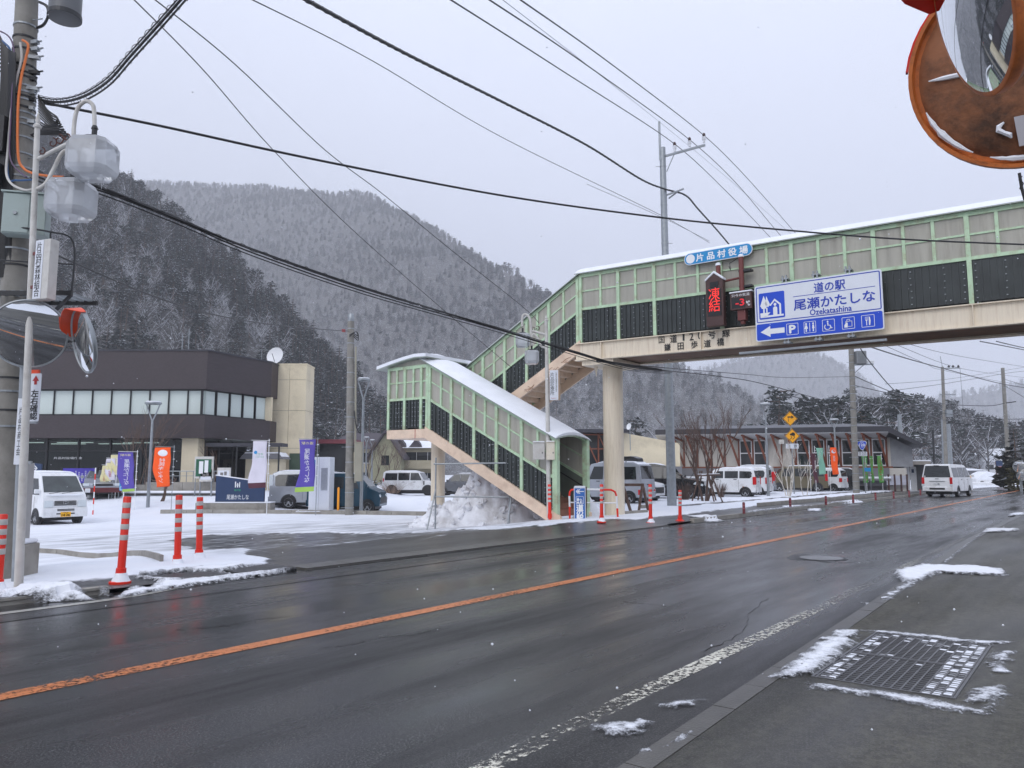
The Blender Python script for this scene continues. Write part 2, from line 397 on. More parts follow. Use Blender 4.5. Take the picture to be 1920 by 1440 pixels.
def mapr(t, v, a, b, c, d):
 m = t.n('ShaderNodeMapRange'); m.inputs['From Min'].default_value = a; m.inputs['From Max'].default_value = b
 m.inputs['To Min'].default_value = c; m.inputs['To Max'].default_value = d; t.l(v, m.inputs['Value']); return m.outputs[0]
def mixc(t, f, a, b):
 m = t.n('ShaderNodeMix', data_type='RGBA'); t.l(f, m.inputs['Factor'])
 for q, i in ((a, 6), (b, 7)):
  if isinstance(q, tuple): m.inputs[i].default_value = q
  else: t.l(q, m.inputs[i])
 return m.outputs[2]
def math2(t, op, a, b):
 m = t.n('ShaderNodeMath', operation=op)
 for q, i in ((a, 0), (b, 1)):
  if isinstance(q, (int, float)): m.inputs[i].default_value = q
  else: t.l(q, m.inputs[i])
 return m.outputs[0]
def asphalt_nodes(t, b, lo=.020, hi=.040, wet=.5, brown=0.0):
 v, r = road_coords(t, .16, 1.0)
 v2, _ = road_coords(t, .03, 1.0)
 big = noise_n(t, v, .8, 5, .6); band = noise_n(t, v2, 1.1, 3); fine = noise_n(t, r, 75, 4, .8); mid = noise_n(t, r, 3.0, 6, .65)
 c = mixc(t, mapr(t, mid, .3, .7, 0, 1), (lo, lo * (1 - .06 * brown), lo * (1.03 - .22 * brown), 1), (hi, hi * (1 - .08 * brown), hi * (1.02 - .28 * brown), 1))
 c = mixc(t, mapr(t, noise_n(t, r, 19, 6, .8), .44, .60, 0, 1), c, (hi * 1.75, hi * 1.7, hi * (1.7 - .3 * brown), 1)); c2 = mixc(t, mapr(t, fine, .53, .60, 0, .8), mixc(t, mapr(t, noise_n(t, v, 1.7, 6, .7), .42, .60, 0, .55), c, (.008, .008, .009, 1)), (.105, .103, .10, 1))
 wetf = mapr(t, math2(t, 'ADD', math2(t, 'MULTIPLY', big, .6), math2(t, 'MULTIPLY', band, .4)), .39, .58, 0, 1)
 ro = mapr(t, wetf, 0, 1, .50 - .1 * wet, .50 - .40 * wet)
 bp = t.n('ShaderNodeBump'); bp.inputs['Distance'].default_value = .006; t.l(fine, bp.inputs['Height']); t.l(mapr(t, wetf, 0, 1, .45, .12), bp.inputs['Strength'])
 t.l(mapr(t, wetf, 0, 1, .10, .5), b.inputs['Specular IOR Level'])
 return c2, ro, bp.outputs[0]
def road_mat():
 m, t, b = new_mat('wet_asphalt'); c, ro, nn = asphalt_nodes(t, b, lo=.010, hi=.021, wet=.95)
 t.l(c, b.inputs['Base Color']); t.l(ro, b.inputs['Roughness']); t.l(nn, b.inputs['Normal']); return m
def pave_mat():
 m, t, b = new_mat('damp_brown_asphalt'); c, ro, nn = asphalt_nodes(t, b, lo=.030, hi=.054, wet=.25, brown=1.5)
 t.l(c, b.inputs['Base Color']); t.l(ro, b.inputs['Roughness']); t.l(nn, b.inputs['Normal']); return m
def patch_mat():
 m, t, b = new_mat('dark_patch_asphalt'); c, ro, nn = asphalt_nodes(t, b, lo=.010, hi=.018, wet=.7)
 t.l(c, b.inputs['Base Color']); t.l(ro, b.inputs['Roughness']); t.l(nn, b.inputs['Normal']); return m
def ground_mat():
 m, t, b = new_mat('snow_over_asphalt'); c, ro, nn = asphalt_nodes(t, b, lo=.022, hi=.042, wet=.6)
 at_ = t.n('ShaderNodeAttribute', attribute_name='snow'); tr = t.n('ShaderNodeAttribute', attribute_name='track')
 v, r = road_coords(t, .25, 1.0)
 e = noise_n(t, v, 5, 6, .7); g = noise_n(t, r, 1.3, 5, .6); g2 = noise_n(t, v, 2.2, 5, .6)
 f = mapr(t, math2(t, 'ADD', at_.outputs['Fac'], math2(t, 'MULTIPLY', math2(t, 'SUBTRACT', e, .5), 1.5)), .38, .62, 0, 1)
 trk = math2(t, 'MULTIPLY', tr.outputs['Fac'], mapr(t, g2, .35, .65, .0, 1))
 sc = mixc(t, mapr(t, g, .3, .7, 0, 1), (.80, .82, .86, 1), (.73, .76, .82, 1))
 sc = mixc(t, trk, sc, (.34, .35, .37, 1))
 t.l(mixc(t, f, c, sc), b.inputs['Base Color'])
 t.l(mapr(t, f, 0, 1, .30, .65), b.inputs['Roughness'])
 bp = t.n('ShaderNodeBump'); bp.inputs['Strength'].default_value = .35; bp.inputs['Distance'].default_value = .03; t.l(noise_n(t, r, 9, 5, .6), bp.inputs['Height']); t.l(bp.outputs[0], b.inputs['Normal'])
 return m
def worn_paint(name, col, lo, hi, edge=True):
 """Paint flaking off: bare asphalt shows through the gaps."""
 m, t, b = new_mat(name); v, r = road_coords(t, .5, 1.0)
 n1 = noise_n(t, r, 22, 6, .75); n2 = noise_n(t, v, 1.2, 3)
 f = mapr(t, math2(t, 'ADD', math2(t, 'MULTIPLY', n1, .7), math2(t, 'MULTIPLY', n2, .3)), lo, hi, 0, 1)
 cc2 = mixc(t, mapr(t, noise_n(t, r, 6, 5, .7), .3, .7, 0, 1), col, tuple(x * .72 for x in col[:3]) + (1,))
 t.l(cc2, b.inputs['Base Color']); t.l(f, b.inputs['Alpha']); b.inputs['Roughness'].default_value = .4; return m
def slush_mat():
 m, t, b = new_mat('melting_snow'); co = t.n('ShaderNodeTexCoord').outputs['Object']; e = t.n('ShaderNodeAttribute', attribute_name='edge').outputs['Fac']
 n1 = math2(t, 'MULTIPLY', math2(t, 'SUBTRACT', noise_n(t, co, 14, 6, .75), .5), 5.5); n2 = math2(t, 'MULTIPLY', math2(t, 'SUBTRACT', noise_n(t, co, 60, 4, .7), .5), 2.5)
 s_ = math2(t, 'ADD', e, math2(t, 'ADD', n1, n2)); t.l(mapr(t, s_, -.2, 1.1, 0, 1), b.inputs['Alpha'])
 t.l(mixc(t, mapr(t, s_, .0, 2.2, 0, 1), (.22, .225, .235, 1), (.80, .82, .86, 1)), b.inputs['Base Color']); b.inputs['Roughness'].default_value = .6
 bp = t.n('ShaderNodeBump'); bp.inputs['Strength'].default_value = .4; bp.inputs['Distance'].default_value = .02; t.l(noise_n(t, co, 25, 5, .6), bp.inputs['Height']); t.l(bp.outputs[0], b.inputs['Normal']); return m
slush = slush_mat()
road_m, pave_m, patch_m, ground_m = road_mat(), pave_mat(), patch_mat(), ground_mat()
paint_orange = worn_paint('worn_orange_paint', lin((206, 122, 64)), .405, .49)
paint_white = worn_paint('worn_white_paint', lin((222, 218, 202)), .495, .545)
paint_white2 = worn_paint('grey_white_paint', lin((170, 168, 160)), .36, .48)
paint_faint = worn_paint('faint_white_paint', lin((150, 148, 142)), .48, .60)
# ================================================================== SETTING
# ---- snowy ground, fine near the road
def grid_obj(name, X, Y, Z, mat, keep=None, attrs=None):
 ny, nx = X.shape; idx = np.arange(nx * ny).reshape(ny, nx)
 q = np.stack([idx[:-1, :-1], idx[:-1, 1:], idx[1:, 1:], idx[1:, :-1]], -1).reshape(-1, 4)
 if keep is not None: q = q[keep.ravel()[q].all(1)]
 used, inv = np.unique(q, return_inverse=True); q = inv.reshape(-1, 4)
 V = np.column_stack([X.ravel(), Y.ravel(), Z.ravel()])[used]
 me = bpy.data.meshes.new(name); me.vertices.add(len(V)); me.vertices.foreach_set('co', V.ravel())
 me.loops.add(q.size); me.loops.foreach_set('vertex_index', q.ravel().astype(np.int32))
 me.polygons.add(len(q)); me.polygons.foreach_set('loop_start', np.arange(0, q.size, 4, dtype=np.int32))
 try: me.polygons.foreach_set('loop_total', np.full(len(q), 4, dtype=np.int32))
 except Exception: pass
 me.polygons.foreach_set('use_smooth', np.ones(len(q), bool)); me.update(calc_edges=True)
 for k, a in (attrs or {}).items():
  at_ = me.attributes.new(k, 'FLOAT', 'POINT'); at_.data.foreach_set('value', a.ravel()[used].astype(np.float32))
 me.materials.append(mat); o = bpy.data.objects.new(name, me); COL.objects.link(o); o['kind'] = 'structure'; return o
awp = lambda q: [to_aw(*gp(u, v).xy) for u, v in q]
DRIVE = [(7.3, 9.6), (7.5, 10.4)] + awp([(512, 1054), (486, 1034), (372, 1026), (318, 1013), (381, 1002), (600, 997), (760, 997), (900, 995), (1000, 986), (1050, 983)]) + [(20.3, 12.0), (21.3, 11.2), (22, 9.6)]
WALK = [(20.8, 9.6), (21.3, 11.25), (26, 11.4), (34, 11.9), (45, 12.6), (64, 12.9), (64, 9.6)]
NEARL = [(-9, 9.6), (-9, 10.75), (3.2, 10.7), (4.6, 10.75), (5.4, 10.55), (5.5, 9.6)]
FARB = [(30, 14.0), (64, 14.3), (64, 14.9), (30, 14.5)]
a_, w_ = np.meshgrid(np.concatenate([np.arange(-9, 26, .11), np.arange(26, 64.1, .22)]), np.concatenate([np.arange(9.94, 20, .11), np.arange(20, 44.1, .25)]))
X, Y = T.x * a_ - T.y * w_, T.y * a_ + T.x * w_
P = np.stack([a_.ravel(), w_.ravel()], 1)
ins = np.maximum.reduce([sdf(P, DRIVE), sdf(P, WALK), sdf(P, NEARL), sdf(P, FARB)]).reshape(a_.shape)
edge_n = (fbm(a_ * 1.1, w_ * 2.0, 5) - .5) * .9
sn = sm(-(ins + edge_n), -.12, .30)
gpit = sm(sdf(P, [to_aw(*G(u, v, .03).xy) for u, v in ((262, 1083), (330, 1095), (575, 1066), (500, 1057))]).reshape(a_.shape), -.10, .04); sn = np.maximum(sn, .33 * sm(w_, 11.0, 12.6) * (a_ < 19)) * (1 - gpit)
trk = sm(sdf(P, awp([(40, 1016), (300, 1001), (500, 984), (800, 979), (1000, 980), (960, 992), (600, 1000), (380, 1008), (420, 1036), (300, 1030), (120, 1030)])).reshape(a_.shape), -1.2, .6) * .95
trk = np.maximum(trk, .45 * sm(w_, 15, 18) * (1 - sm(w_, 24, 28)) * (1 - sm(a_, 18, 26)))
Z = gz(X, Y) - .045 + sn * (.055 + .03 * fbm(X * 1.5, Y * 1.5)) - .02 * trk - .06 * gpit
grid_obj('snow_covered_ground', X, Y, Z, ground_m, attrs={'snow': sn, 'track': trk})
# ---- coarse snow field beyond
xs = np.arange(-260, 300, 4.0); ys = np.arange(-60, 330, 4.0); X, Y = np.meshgrid(xs, ys); a2, w2 = to_aw(X, Y)
Z = np.where(w2 > 9.4, gz(X, Y) - .10, -.16) - .06 * ((w2 < 42) & (w2 > 8) & (a2 > -10) & (a2 < 66))
grid_obj('snow_field', X, Y, Z, snow)
mb = MB(); mb.add([(-1700, -400, -.5), (1700, -400, -.5), (1700, 2300, -.5), (-1700, 2300, -.5)], [(0, 1, 2, 3)])
struct('valley_floor', mb, snow)
# ---- road: straight, then bending right past the diamond signs
def path(off):
 pts = []
 for a in list(np.arange(-40, 85, 5.0)): pts.append(aw(a, 6 + off))
 R = 36
 for th in np.linspace(0, 1.75, 22):
  r = R + off; pts.append(aw(85 + math.sin(th) * r, 6 - R + math.cos(th) * r))
 return pts
def ribbon(name, o0, o1, z, mat, i0=0, i1=None, parent=None, n=1):
 A = path(o0)[i0:i1]; B = path(o1)[i0:i1]; mb = MB(); m = len(A)
 mb.add([(p.x, p.y, z) for p in A] + [(p.x, p.y, z) for p in B], [(i, i + 1, m + i + 1, m + i) for i in range(m - 1)])
 return struct(name, mb, mat, parent)
road = ribbon('road', -4.2, 3.96, 0.0, road_m)
def line(name, a0, a1, w0, w1, half, z, mat, n=10):
 mb = MB(); V = []
 for i in range(n + 1):
  a = a0 + (a1 - a0) * i / n; w = w0 + (w1 - w0) * i / n
  V += [tuple(aw(a, w - half)) + (z,), tuple(aw(a, w + half)) + (z,)]
 mb.add(V, [(2 * i, 2 * i + 2, 2 * i + 3, 2 * i + 1) for i in range(n)])
 return obj(name, mb, mat, road)
ribbon('centre_line', -.10, .085, .004, paint_orange, parent=road)
line('edge_line', -20, 9.5, 2.52, 2.66, .075, .004, paint_white)
line('edge_line', 9.5, 80, 2.68, 2.95, .07, .004, paint_faint)
line('edge_line', -20, 4.2, 9.45, 9.45, .07, .004, paint_white2)
mb = MB(); V = []      # left edge line sweeps into the entrance
for i in range(9):
 k = i / 8; a = 4.2 + 1.35 * k; w = 9.45 + .32 * k * k
 V += [tuple(aw(a, w - .07)) + (.004,), tuple(aw(a, w + .07)) + (.004,)]
mb.add(V, [(2 * i, 2 * i + 2, 2 * i + 3, 2 * i + 1) for i in range(8)]); obj('edge_line', mb, paint_white2, road)
line('edge_line', 19.5, 84, 9.50, 9.45, .06, .004, paint_faint)
line('tar_seam', -20, 16, 8.9, 8.95, .03, .005, M('tar_seam', (.006, .006, .007), .25), n=12)
for k, pp in enumerate(([(1165, 1126), (1200, 1130), (1232, 1132), (1262, 1138)], [(560, 1066), (620, 1060), (700, 1052), (790, 1044), (900, 1030), (985, 1015)], [(600, 1215), (660, 1207), (700, 1196), (770, 1190), (830, 1176)], [(1440, 1120), (1405, 1150), (1392, 1185), (1330, 1215), (1290, 1260)], [(330, 1180), (430, 1172), (480, 1160), (560, 1152)], [(1350, 1052), (1420, 1046), (1480, 1047)])):
 m = MB(); q = [G(u, v, .005) for u, v in pp]; P2 = []
 for a, b in zip(q[:-1], q[1:]):
  for j in range(7): p = a.lerp(b, j / 7); P2.append(p + Vector((random.uniform(-.025, .025), random.uniform(-.025, .025), 0)))
 V = []
 for p in P2: w_c = random.uniform(.004, .016); V += [(p.x, p.y - w_c, .0055), (p.x, p.y + w_c, .0055)]
 m.add(V, [(2 * i, 2 * i + 2, 2 * i + 3, 2 * i + 1) for i in range(len(P2) - 1)]); obj('crack', m, bpy.data.materials['tar_seam'], road)
# asphalt patch strip and puddle along the right kerb
mb = MB(); V = []; nn = 60
for i in range(nn + 1):
 a = -10 + 40 * i / nn; V += [tuple(aw(a, 1.95)) + (.002,), tuple(aw(a, 2.42 + .25 * fbm(np.array(a * .9), np.array(3.1)) + .012 * max(a, 0))) + (.002,)]
mb.add(V, [(2 * i, 2 * i + 2, 2 * i + 3, 2 * i + 1) for i in range(nn)]); obj('repair_strip', mb, patch_m, road)
# ---- gutter in front of the entrance, left kerb stones
gut = MB(); n = 14
for i in range(n):
 a0 = 7.6 + i * .88
 P4 = [aw(a0 + .006, 9.86), aw(a0 + .874, 9.86), aw(a0 + .874, 10.34), aw(a0 + .006, 10.34)]
 gut.plan([tuple(q) for q in reversed(P4)][::-1], -.1, .034)
struct('gutter_slabs', gut, concrete_wet)
kerb = thing('kerb', 'low concrete kerb between the wet road and the left pavement', 'kerb', (0, 0, 0)); kerb['kind'] = 'structure'
def kerb_run(par, a0, a1, w, wid, z0, z1, mat, step=1.0, name='kerb_stone'):
 a = a0
 while a < a1 - .05:
  b = min(a + step, a1); mb = MB(); g = .006
  P4 = [aw(a + g, w), aw(b - g, w), aw(b - g, w + wid), aw(a + g, w + wid)]
  mb.plan([tuple(q) for q in P4], z0, z1); obj(name, mb, mat, par); a = b
kerb_run(kerb, -8, 4.7, 9.96, .14, -.1, .085, concrete, 1.0)
kerb_run(kerb, 21.6, 64, 9.86, .14, -.1, .12, concrete, 1.2)
# flush kerb on our side
fk = thing('flush_kerb', 'flush grey concrete kerb strip along the right pavement edge', 'kerb', (0, 0, 0)); fk['kind'] = 'structure'
def wR(a): return 1.93 + .034 * np.clip(a, 0, 20)
a = -12.0
while a < 60:
 mb = MB(); b = a + .6; P4 = [aw(a + .004, wR(a) - .14), aw(b - .004, wR(b) - .14), aw(b - .004, wR(b) + .005), aw(a + .004, wR(a) + .005)]
 mb.plan([tuple(q) for q in P4], -.1, .030 + .002 * random.random()); obj('kerb_slab', mb, concrete_wet, fk); a = b
# ---- right pavement, with a hole for the grate
GR = (5.90, 7.86, .90, 1.82)
pv = MB()
def pq(a0, a1, w0, w1a, w1b, z=.026):
 p = [aw(a0, w0), aw(a1, w0), aw(a1, w1b), aw(a0, w1a)]; pv.add([tuple(q) + (z,) for q in p], [(0, 1, 2, 3)])
pq(-40, GR[0], -40, wR(-40) - .14, wR(GR[0]) - .14); pq(GR[0], GR[1], -40, GR[2], GR[2]); pq(GR[0], GR[1], GR[3], wR(GR[0]) - .14, wR(GR[1]) - .14)
pq(GR[1], 20, -40, wR(GR[1]) - .14, wR(20) - .14); pq(20, 62, -40, wR(20) - .14, wR(60) - .14)
struct('right_pavement', pv, pave_m)
# ================================================================== HILLS AND FOREST
def forest_floor():
 m, t, b = new_mat('forest_floor'); co = t.n('ShaderNodeTexCoord').outputs['Object']
 n1 = noise_n(t, co, .09, 8, .75); n2 = noise_n(t, co, .9, 6, .75)
 c = mixc(t, mapr(t, n1, .35, .65, 0, 1), (.055, .050, .046, 1), (.11, .105, .10, 1))
 c = mixc(t, mapr(t, n2, .52, .66, 0, .75), c, (.52, .54, .57, 1))
 t.l(c, b.inputs['Base Color']); b.inputs['Roughness'].default_value = .9; b.inputs['Specular IOR Level'].default_value = .1; return m
floor_m = forest_floor()
def hill(name, prof, D, front, back, th, step, noise_amp=5, seed=0):
 """prof: photo points of the tree-top skyline, solved at distance D -> ridge; a real sloping hill in front of and behind it."""
 rp = [at(u, v, d) for (u, v), d in zip(prof, D)]
 rx = np.array([p.x for p in rp]); rz_ = np.array([p.z - th for p in rp]); ry = np.array([p.y for p in rp])
 xs = np.arange(rx[0], rx[-1] + step, step); ys = np.arange(ry.min() - front - 10, ry.max() + back, step)
 X, Y = np.meshgrid(xs, ys); R = np.interp(X, rx, ry); Zr = np.interp(X, rx, rz_)
 s = (Y - R); fe = np.minimum(front, 55 + 1.3 * np.maximum(Zr, 0)); tt = np.where(s < 0, np.clip(-s / fe, 0, 1), np.clip(s / back, 0, 1))
 f = np.where(s < 0, 1 - tt ** 1.25, 1 - tt ** 1.6)
 nz = (fbm(X / 45 + seed, Y / 45, 4) - .5) * 2 * noise_amp * np.clip(Zr / 30, 0, 1) * np.clip(tt * 4, 0.15, 1)
 Z = np.maximum(Zr, -2) * f + nz * np.clip(f * 3, 0, 1) - .6
 grid_obj(name, X, Y, Z, floor_m)
 return dict(xs=xs, ys=ys, Z=Z, R=(rx, ry))
def hz(h, x, y):
 xs, ys, Z = h['xs'], h['ys'], h['Z']
 fx = np.clip((x - xs[0]) / (xs[1] - xs[0]), 0, len(xs) - 1.001); fy = np.clip((y - ys[0]) / (ys[1] - ys[0]), 0, len(ys) - 1.001)
 i = fx.astype(int); j = fy.astype(int); u = fx - i; v = fy - j
 return (Z[j, i] * (1 - u) + Z[j, i + 1] * u) * (1 - v) + (Z[j + 1, i] * (1 - u) + Z[j + 1, i + 1] * u) * v
h1p = [(-420, -60), (-200, 40), (0, 165), (90, 232), (150, 262), (216, 308), (277, 341), (325, 375), (366, 416), (441, 467), (488, 510), (558, 580), (620, 640), (690, 715), (740, 770), (800, 850), (840, 890)]
h1 = hill('wooded_hill_left', h1p, np.linspace(330, 175, len(h1p)), 150, 120, 9, 5, 6, 1)
h2p = [(60, 345), (200, 338), (287, 334), (394, 339), (497, 341), (558, 350), (629, 357), (666, 350), (699, 357), (746, 385), (816, 416), (863, 449), (910, 477), (952, 493), (985, 508), (1018, 533), (1100, 580), (1180, 630), (1292, 677), (1350, 689), (1375, 712), (1420, 745), (1500, 790), (1620, 850), (1700, 888)]
h2 = hill('wooded_hill_middle', h2p, np.interp(np.arange(len(h2p)), [0, 8, 12, 15, 24], [1150, 980, 720, 540, 460]), 420, 260, 9, 10, 18, 4)
h3p = [(1000, 800), (1200, 720), (1380, 668), (1470, 648), (1520, 650), (1575, 680), (1620, 705), (1700, 745), (1760, 733), (1824, 728), (1880, 718), (1960, 700), (2100, 690), (2300, 720), (2500, 880)]
h3 = hill('far_hill_right', h3p, [1500] * 7 + [1250] * 8, 420, 300, 10, 22, 14, 9)
h4p = [(1420, 885), (1500, 770), (1600, 740), (1690, 752), (1750, 775), (1810, 806), (1870, 818), (1960, 800), (2100, 800), (2300, 890)]
h4 = hill('low_wooded_rise_right', h4p, [240] * 10, 120, 90, 8, 7, 3, 13)
# ---- tree meshes -----------------------------------------------------------
needle = M('dark_pine_needles', (.036, .044, .039), .85, var=.35, scale=.7, spec=.15)
needle2 = M('grey_green_needles', (.056, .062, .056), .85, var=.3, scale=.7, spec=.15)
snow_leaf = M('snow_on_branches', (.58, .60, .64), .8, var=.25, scale=.6, spec=.1)
twig = M('winter_twigs', (.088, .085, .085), .9, var=.25, scale=.8, spec=.1)
twig_snow = M('frosted_twigs', (.50, .51, .54), .9, var=.25, scale=.8, spec=.1)
def leaf(mb, c, d, side, L, W, k, rnd):
 """One small ragged branch spray: a drooping double triangle."""
 d = d.normalized(); s = side.normalized(); mb.k = k
 a = c - d * L * .1; b = c + d * L; m = c + d * L * .45
 mb.add([a, m + s * W, b, m - s * W + Vector((0, 0, -.12 * L))], [(0, 1, 2), (0, 2, 3)])
def conifer(R, h, r, tiers, per, snowy, open_=.0, base=.12):
 mb = MB(); mb.k = 2; mb.tube([(0, 0, -.4), (R.uniform(-.1, .1), R.uniform(-.1, .1), h * .55), (0, 0, h * .97)], [.018 * h, .011 * h, .02], n=5, cap=False)
 for i in range(tiers):
  k = i / (tiers - 1); z = h * (base + (1 - base) * k); rr = r * (1 - k) ** .75 * R.uniform(.75, 1.2) + .12
  n = max(4, int(per * (1 - .55 * k))); ph = R.uniform(0, 6.28)
  for j in range(n):
   if R.random() < open_: continue
   a = ph + 6.283 * j / n + R.uniform(-.35, .35); q = rr * R.uniform(.7, 1.15)
   out = Vector((math.cos(a), math.sin(a), R.uniform(-.35, .12))); sd_ = Vector((-math.sin(a), math.cos(a), R.uniform(-.3, .3)))
   st = Vector((math.cos(a), math.sin(a), 0)) * q * .12 + Vector((0, 0, z))
   leaf(mb, st, out, sd_, q, q * R.uniform(.22, .36), 0 if R.random() > .25 else 1, R)
   for _ in range(2):
    o2 = (out + sd_ * R.uniform(-.9, .9)); leaf(mb, st + out * q * R.uniform(.3, .7), o2, sd_.cross(o2) + Vector((0, 0, .4)), q * R.uniform(.3, .5), q * .16, 0, R)
   if R.random() < snowy:
    leaf(mb, st + Vector((0, 0, .05 * h / 10)) + out * q * R.uniform(.15, .4), out, sd_, q * R.uniform(.4, .7), q * R.uniform(.10, .22), 3, R)
 return mb
def pine(R, h, r, n, snowy):
 """Red pine: bare lower trunk, flat layered plates of needles."""
 mb = MB(); mb.k = 2; lean = R.uniform(-.08, .08) * h
 mb.tube([(0, 0, -.4), (lean * .5, 0, h * .5), (lean, 0, h * .95)], [.02 * h, .014 * h, .03], n=5, cap=False)
 for i in range(n):
  k = R.random() ** .8; z = h * (.25 + .75 * k); a = R.uniform(0, 6.283); q = r * R.uniform(.35, 1.0) * (1.05 - .65 * k)
  c = Vector((lean * k + math.cos(a) * q, math.sin(a) * q, z))
  if i % 3 == 0: mb.k = 2; mb.tube([(lean * k, 0, z - .12 * q), c], [.008 * h, .02], n=4, cap=False)
  pr = r * R.uniform(.14, .30)
  for j in range(9):
   b = R.uniform(0, 6.283); o2 = Vector((math.cos(b), math.sin(b), R.uniform(-.55, .7))); s2 = Vector((-math.sin(b), math.cos(b), R.uniform(-1.2, 1.2)))
   leaf(mb, c + o2 * pr * R.uniform(0, .4) + Vector((0, 0, R.uniform(-.12, .1) * pr)), o2, s2, pr * R.uniform(.5, 1.0), pr * R.uniform(.16, .3), 0 if R.random() > .3 else 1, R)
  if R.random() < snowy:
   for j in range(3):
    b = R.uniform(0, 6.283); o2 = Vector((math.cos(b), math.sin(b), -.05)); s2 = Vector((-math.sin(b), math.cos(b), .1))
    leaf(mb, c + Vector((0, 0, .14 * pr + .04)), o2, s2, pr * R.uniform(.5, .9), pr * R.uniform(.12, .26), 3, R)
 return mb
def bare(R, h, r, n, fr):
 """Leafless broadleaf tree: many thin rising twigs, part of them frosted."""
 mb = MB(); mb.k = 2; mb.tube([(0, 0, -.4), (R.uniform(-.2, .2), R.uniform(-.2, .2), h * .6)], [.014 * h, .006 * h], n=4, cap=False)
 for i in range(n):
  z = h * R.uniform(.22, .62); a = R.uniform(0, 6.283); q = r * R.uniform(.5, 1.0); up = h * R.uniform(.15, .42)
  p0 = Vector((0, 0, z)); p1 = p0 + Vector((math.cos(a) * q * .6, math.sin(a) * q * .6, up * .55)); p2 = p0 + Vector((math.cos(a) * q, math.sin(a) * q, up))
  for (u, v, wd) in ((p0, p1, .05), (p1, p2, .035)):
   k = 3 if R.random() < fr else 1; d = v - u; s = d.cross(Vector((R.uniform(-1, 1), R.uniform(-1, 1), R.uniform(-.3, .3)))).normalized() * wd * h / 9
   mb.k = k; mb.add([u - s, u + s, v + s * .5, v - s * .5], [(0, 1, 2, 3)])
  for j in range(4):
   b = R.uniform(0, 6.283); k = 3 if R.random() < fr else 1; st = p1.lerp(p2, R.random()); e = st + Vector((math.cos(b), math.sin(b), R.uniform(.2, 1.1))) * h * .10
   s = (e - st).cross(Vector((R.uniform(-1, 1), R.uniform(-1, 1), 0))).normalized() * .028 * h / 9
   mb.k = k; mb.add([st - s, st + s, e], [(0, 1, 2)])
 return mb
TM = [needle, needle2, bark, snow_leaf]; TB = [twig, twig, twig, twig_snow]
R = random.Random(11)
tree_src = []
def src(kind, name, label, *a, mats=TM):
 t = thing(name, label, 'tree', (0, 0, 0), 0, 'snow dusted trees at the foot of the wooded hills')
 mb = kind(R, *a); crown = obj('crown', mb, mats, t); tree_src.append((t, crown)); return t
src(conifer, 'cedar_tree', 'dark cedar with a narrow pointed crown and a dusting of snow', 11, 2.1, 15, 11, .30)
src(conifer, 'cedar_tree', 'dark cedar with a narrow pointed crown and a dusting of snow', 9, 2.2, 12, 10, .45, .1)
src(pine, 'pine_tree', 'spreading pine with snow dusted plates of needles', 10, 3.2, 84, .60)
src(pine, 'pine_tree', 'spreading pine with snow dusted plates of needles', 9, 2.8, 72, .80)
src(bare, 'bare_tree', 'leafless grey winter tree with frosted twigs', 10, 3.0, 46, .30, mats=TB)
src(bare, 'bare_tree', 'leafless grey winter tree with frosted twigs', 8.5, 2.8, 46, .62, mats=TB)
HALF = [(.30, .25, .10, .10, .15, .10)]
def mix_at(u, v, rnd, table): return None
